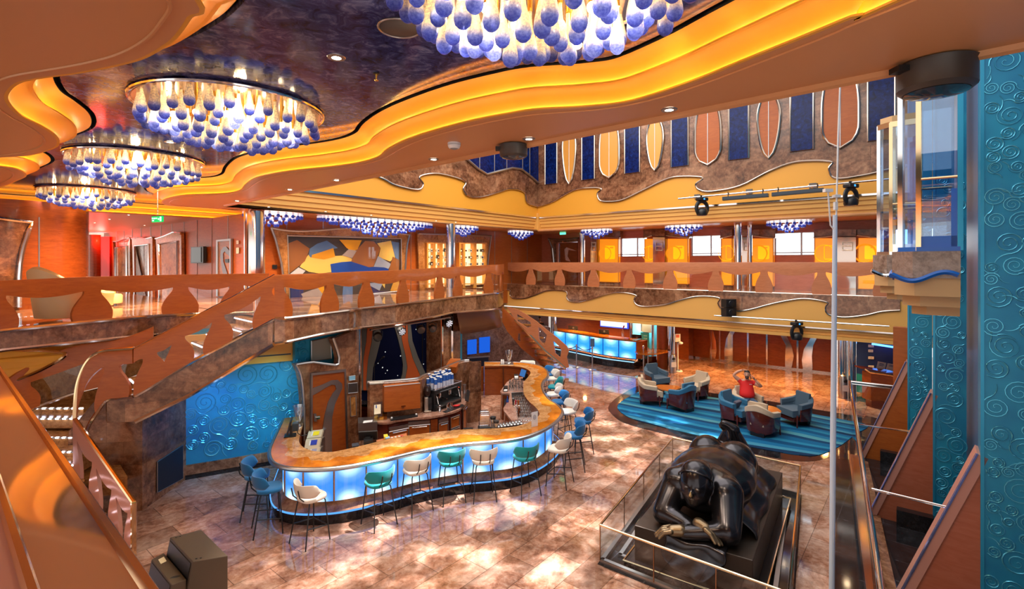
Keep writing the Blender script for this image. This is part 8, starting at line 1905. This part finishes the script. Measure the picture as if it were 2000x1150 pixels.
def chandelier(c, lb, seed):
    g = thing('chandelier', lb, 'chandelier', c); CHL.append(c); q = random.Random(seed)
    MB().lathe([(.001,-.03),(.92,-.03),(.95,-.005)], 48, T(c), capb=False, capt=False).build('mirror_plate', mat('plate_pink_%d' % seed, (.75,.55,.48), .15, 1.), g)
    MB().tube([c + V((.95*math.cos(k*PI/32),.95*math.sin(k*PI/32),-.02)) for k in range(64)], .022, 8, True).build('rim', M_chrome, g)
    k_ = 0
    for r, n, zb in ((.86,30,-.265),(.72,25,-.335),(.57,20,-.395),(.41,14,-.435),(.25,8,-.46),(.09,3,-.475)):
        for i in range(n):
            a = 2*PI*i/n + r*7; o = bpy.data.objects.new('drop', DROP); COL.objects.link(o); o.parent = g; o.matrix_parent_inverse = WM(g).inverted()
            rr = r + q.uniform(-.035,.035); o.location = c + V((rr*math.cos(a), rr*math.sin(a), zb + .06 + q.uniform(-.03,.035))); o.rotation_euler = (0,0,q.uniform(0,6)); s = q.uniform(.92,1.05); o.scale = (s,s,s)
    m = MB()
    for r, n in ((.64,14),(.32,7)):
        for i in range(n): a = 2*PI*i/n + .2; p = c + V((r*math.cos(a), r*math.sin(a), -.24)); MB().ell(p, .034, 10).lathe([(.016,.02),(.016,.21)], 8, T(p), m=1).build('bulb', [M_bulb, M_brass], g)
    m = MB()
    for r, n, zb in ((.72,25,-.04),(.57,20,-.08),(.41,14,-.12),(.25,8,-.15)):
        for i in range(n): a = 2*PI*i/n + r*7; m.tube([c + V((r*math.cos(a), r*math.sin(a), -.03)), c + V((r*math.cos(a), r*math.sin(a), zb))], .008, 5)
    o = m.build('hanging_rods', M_brass, g); o['kind'] = 'stuff'
Zc_ = ZC - .002
c2 = F(437, 205, Zc_); c2 = V((-3.12, 5.66, Zc_)); 
k_s = 1.0
chandelier(V((.16, 2.93, Zc_)), 'chandelier of blue tipped glass drops at the top edge, nearest the viewer', 1)
chandelier(V((-3.15, 5.72, Zc_)), 'round chandelier of blue tipped glass drops, largest one seen whole', 2)
chandelier(V((-6.28, 8.5, Zc_)), 'round chandelier of blue tipped glass drops, second from the far left end', 3)
chandelier(V((-10.3, 12.3, Zc_)), 'round chandelier of blue tipped glass drops at the far left end', 4)
M_ballb = mat('ball_blue', (.03,.07,.50), .08, emit=(.04,.08,.6), es=.12); M_ballw = mat('ball_crystal', (.75,.78,.95), .1, emit=(.8,.85,1), es=.3)
BALL = MB().ell((0,0,0), .050, 10).ell((0,0,.075), .044, 8, m=1).mesh('ball', [M_ballb, M_ballw])
BALLS = MB().ell((0,0,0), .050, 6).ell((0,0,.075), .044, 6, m=1).mesh('ball_small', [M_ballb, M_ballw])
def ballch(p, hx, hy, ax, layers, lb, sp=.19, maxp=100):
    g = thing('ball_chandelier', lb, 'chandelier', p); ay = V((-ax.y, ax.x, 0)); pts = []
    for k in range(layers):
        f = 1 - k/(layers-.35); a, b = hx*f, hy*f; n = max(3, int(2*PI*math.sqrt((a*a+b*b)/2)/sp))
        for i in range(n): t = 2*PI*(i + .5*(k % 2))/n; pts.append(p + ax*a*math.cos(t) + ay*b*math.sin(t) - UP*(.12 + k*.085))
    pts.sort(key=lambda v: v.length - v.z*3)
    pts.sort(key=lambda v: (v-p).dot(V((v.x,v.y,0)).normalized()))
    for v in pts[:maxp]: o = bpy.data.objects.new('ball', BALL); COL.objects.link(o); o.parent = g; o.matrix_parent_inverse = WM(g).inverted(); o.location = v
    if pts[maxp:]:
        m = MB()
        for v in pts[maxp:]: m.ell(v, .05, 6); m.ell(v + UP*.075, .044, 6, m=1)
        o = m.build('rear_balls', [M_ballb, M_ballw], g); o['kind'] = 'stuff'
    m = MB(); n = 24; m.prism([p + ax*hx*.95*math.cos(2*PI*i/n) + ay*hy*.95*math.sin(2*PI*i/n) for i in range(n)], -UP*.03); m.build('lamp_plate', mat('lamp_plate', (.8,.8,.8), .4, emit=(1,.93,.85), es=.9), g, smooth=False)
zb_ = ZS - .004
def at_(x, d): return V(((x-CX)/FO*d, d, zb_))
ballch(lerp(at_(618,15.5), at_(845,18.9), .5), 2.25, .52, DB, 6, 'long oval chandelier of blue and clear balls above the mural')
for x, d, hx, lb in ((535,14.6,.80,'round ball chandelier beside the thick chrome column'),(905,20.1,.62,'round ball chandelier above the shop front'),(1017,23.2,.62,'round ball chandelier near the inner corner'),(1165,22.0,.68,'ball chandelier above the corner door side of the window wall'),(1335,19.7,.68,'ball chandelier in front of the second window'),(1540,17.4,.66,'ball chandelier in front of the third window')): ballch(at_(x, d), hx, .5, DB if x < 1050 else DA, 4, lb)
# ================= LIGHT =========================================================================
W = bpy.data.worlds.new('world'); SC.world = W; W.use_nodes = True
bg = W.node_tree.nodes['Background']; bg.inputs[0].default_value = (1.0, .93, .87, 1); bg.inputs[1].default_value = 1.0
def lamp(kind, name, loc, power, color=(1, .8, .55), tgt=None, **kw):
    l = bpy.data.lights.new(name, kind); l.energy = power; l.color = color
    for k, v in kw.items(): setattr(l, k, v)
    o = bpy.data.objects.new(name, l); COL.objects.link(o); o.location = loc
    if tgt is not None: o.rotation_euler = (V(tgt) - V(loc)).to_track_quat('-Z', 'Y').to_euler()
    return o
WARM = (1, .72, .42)
# lamp strips lying in the cove troughs
M_strip = emis('cove_strip', (1, .60, .16), 13)
def strip(Sl_, z):
    a = offset2d(Sl_, .006); b = offset2d(Sl_, .020)
    m = MB(); m.grid([[V((p.x,p.y,z+.004)) for p in a], [V((p.x,p.y,z+.004)) for p in b]], closed=True); struct(m.build('trim_60', M_strip))
    c = offset2d(Sl_, .026); m = MB(); m.grid([[V((p.x,p.y,z)) for p in Sl_], [V((p.x,p.y,z)) for p in c], [V((p.x,p.y,z+.014)) for p in c]], closed=True); struct(m.build('trim_61', M_cove, ang=30))
strip(S0, ZS+.001); strip(S1, ZS+.146)
# daylight from the glazed roof over the void
lamp('AREA', 'roof_daylight', (1.5, 13, 11.4), 650, (1,.96,.92), (1.5, 13, 0), shape='RECTANGLE', size=9, size_y=12)
for c in CHL:
    for k in range(4): lamp('POINT', 'chandelier_lamp', c + V((.60*math.cos(k*PI/2+.6), .60*math.sin(k*PI/2+.6), -.17)), 34, (1,.74,.42), shadow_soft_size=.06)
# downlights
for x, y, z in DL[:6]: lamp('SPOT', 'downlight_lamp', F(x, y, z) - UP*.02, 160, (1,.82,.6), F(x, y, z) - UP*3, spot_size=1.9, spot_blend=.8, shadow_soft_size=.05)
def row(a, b, n, z, power, color=WARM, size=2.3):
    for i in range(n):
        p = lerp(V(a), V(b), (i+.5)/n); p.z = z; lamp('SPOT', 'downlight_lamp', p, power, color, p - UP*3, spot_size=size, spot_blend=.9, shadow_soft_size=.08)
row(at_(560,14.3), at_(960,21.6), 5, ZS-.05, 190); row(at_(1130,21.9), at_(1720,15.9), 6, ZS-.05, 150)
row(U(150,500,11.5), U(420,500,12.8), 4, ZS-.05, 380, (1,.62,.28), 2.9); row(U(60,500,16), U(260,500,18), 3, ZS-.05, 260, (1,.38,.18), 2.9); lamp('POINT', 'lobby_red', U(190,470,23.5), 150, (1,.06,.05), shadow_soft_size=.3)
row(onA(1110,600,33.5), onA(1680,600,32), 6, 2.08, 300, (1,.52,.16), 2.9); row(onA(1080,600,36), onA(1300,600,36), 3, 2.08, 150, (1,.66,.36))
lamp('POINT', 'office_lamp', U(1258,640,24.85), 60, (.65,.95,1), shadow_soft_size=.1); lamp('POINT', 'cab_lamp', ew(160,500) + V((0,1.0,0)), 60, (.8,.9,1), shadow_soft_size=.1)
# bar and stage
for x, y in ((640,830),(780,830),(900,790),(1010,770)): p = F(x, y, 0); p.z = 2.9; lamp('SPOT', 'bar_lamp', p, 85, (1,.80,.58), p - UP*3, spot_size=2.0, spot_blend=.8, shadow_soft_size=.06)
lamp('SPOT', 'relief_wash', V((-4.6, 9.9, 2.9)), 130, (.25,.72,1), V((-5.5, 11.3, .9)), spot_size=1.35, spot_blend=1, shadow_soft_size=.1)
lamp('SPOT', 'relief_wash', V((-6.0, 9.7, 2.2)), 60, (.1,.35,1), V((-6.3, 10.9, .9)), spot_size=1.7, spot_blend=1, shadow_soft_size=.1)
p = onS(790, 640); lamp('SPOT', 'stage_lamp', V((p.x, p.y, 2.9)) + NB*1.6, 45, (1,.85,.7), p + UP*-1, spot_size=2.0, spot_blend=1, shadow_soft_size=.1)
# patterned beams from unseen spots, added to make the bright floor patches
def gobo(loc, tgt, power, size, sc):
    o = lamp('SPOT', 'beam_lamp', loc, power, (1,.97,.95), tgt, spot_size=size, spot_blend=.6, shadow_soft_size=.03); l = o.data; l.use_nodes = True
    n, k = l.node_tree.nodes, l.node_tree.links; e = n['Emission']; t = n.new('ShaderNodeTexCoord'); x = n.new('ShaderNodeTexNoise'); x.inputs['Scale'].default_value = sc; x.inputs['Detail'].default_value = 3; r = n.new('ShaderNodeValToRGB'); r.color_ramp.elements[0].position = .50; r.color_ramp.elements[1].position = .66
    k.new(t.outputs['Normal'], x.inputs['Vector']); k.new(x.outputs['Fac'], r.inputs[0]); k.new(r.outputs[0], e.inputs[1])
gobo(V((1, 9, 10.5)), F(880, 1105), 15000, .62, 14); gobo(V((4, 12, 10.5)), F(1230, 860), 13000, .55, 15); gobo(V((2.5, 10, 10.5)), F(1000, 1180), 11000, .6, 13)
SC.view_settings.view_transform = 'Standard'; SC.view_settings.look = 'None'
SC.view_settings.exposure = 0.6; SC.view_settings.gamma = 1; SC.view_settings.use_curve_mapping = False
cy = SC.cycles
cy.max_bounces = 7; cy.diffuse_bounces = 3; cy.glossy_bounces = 3; cy.transmission_bounces = 4; cy.transparent_max_bounces = 16
cy.caustics_reflective = False; cy.caustics_refractive = False; cy.use_denoising = True
cy.sample_clamp_indirect = 4; cy.use_adaptive_sampling = True; cy.adaptive_threshold = .02; cy.blur_glossy = .5
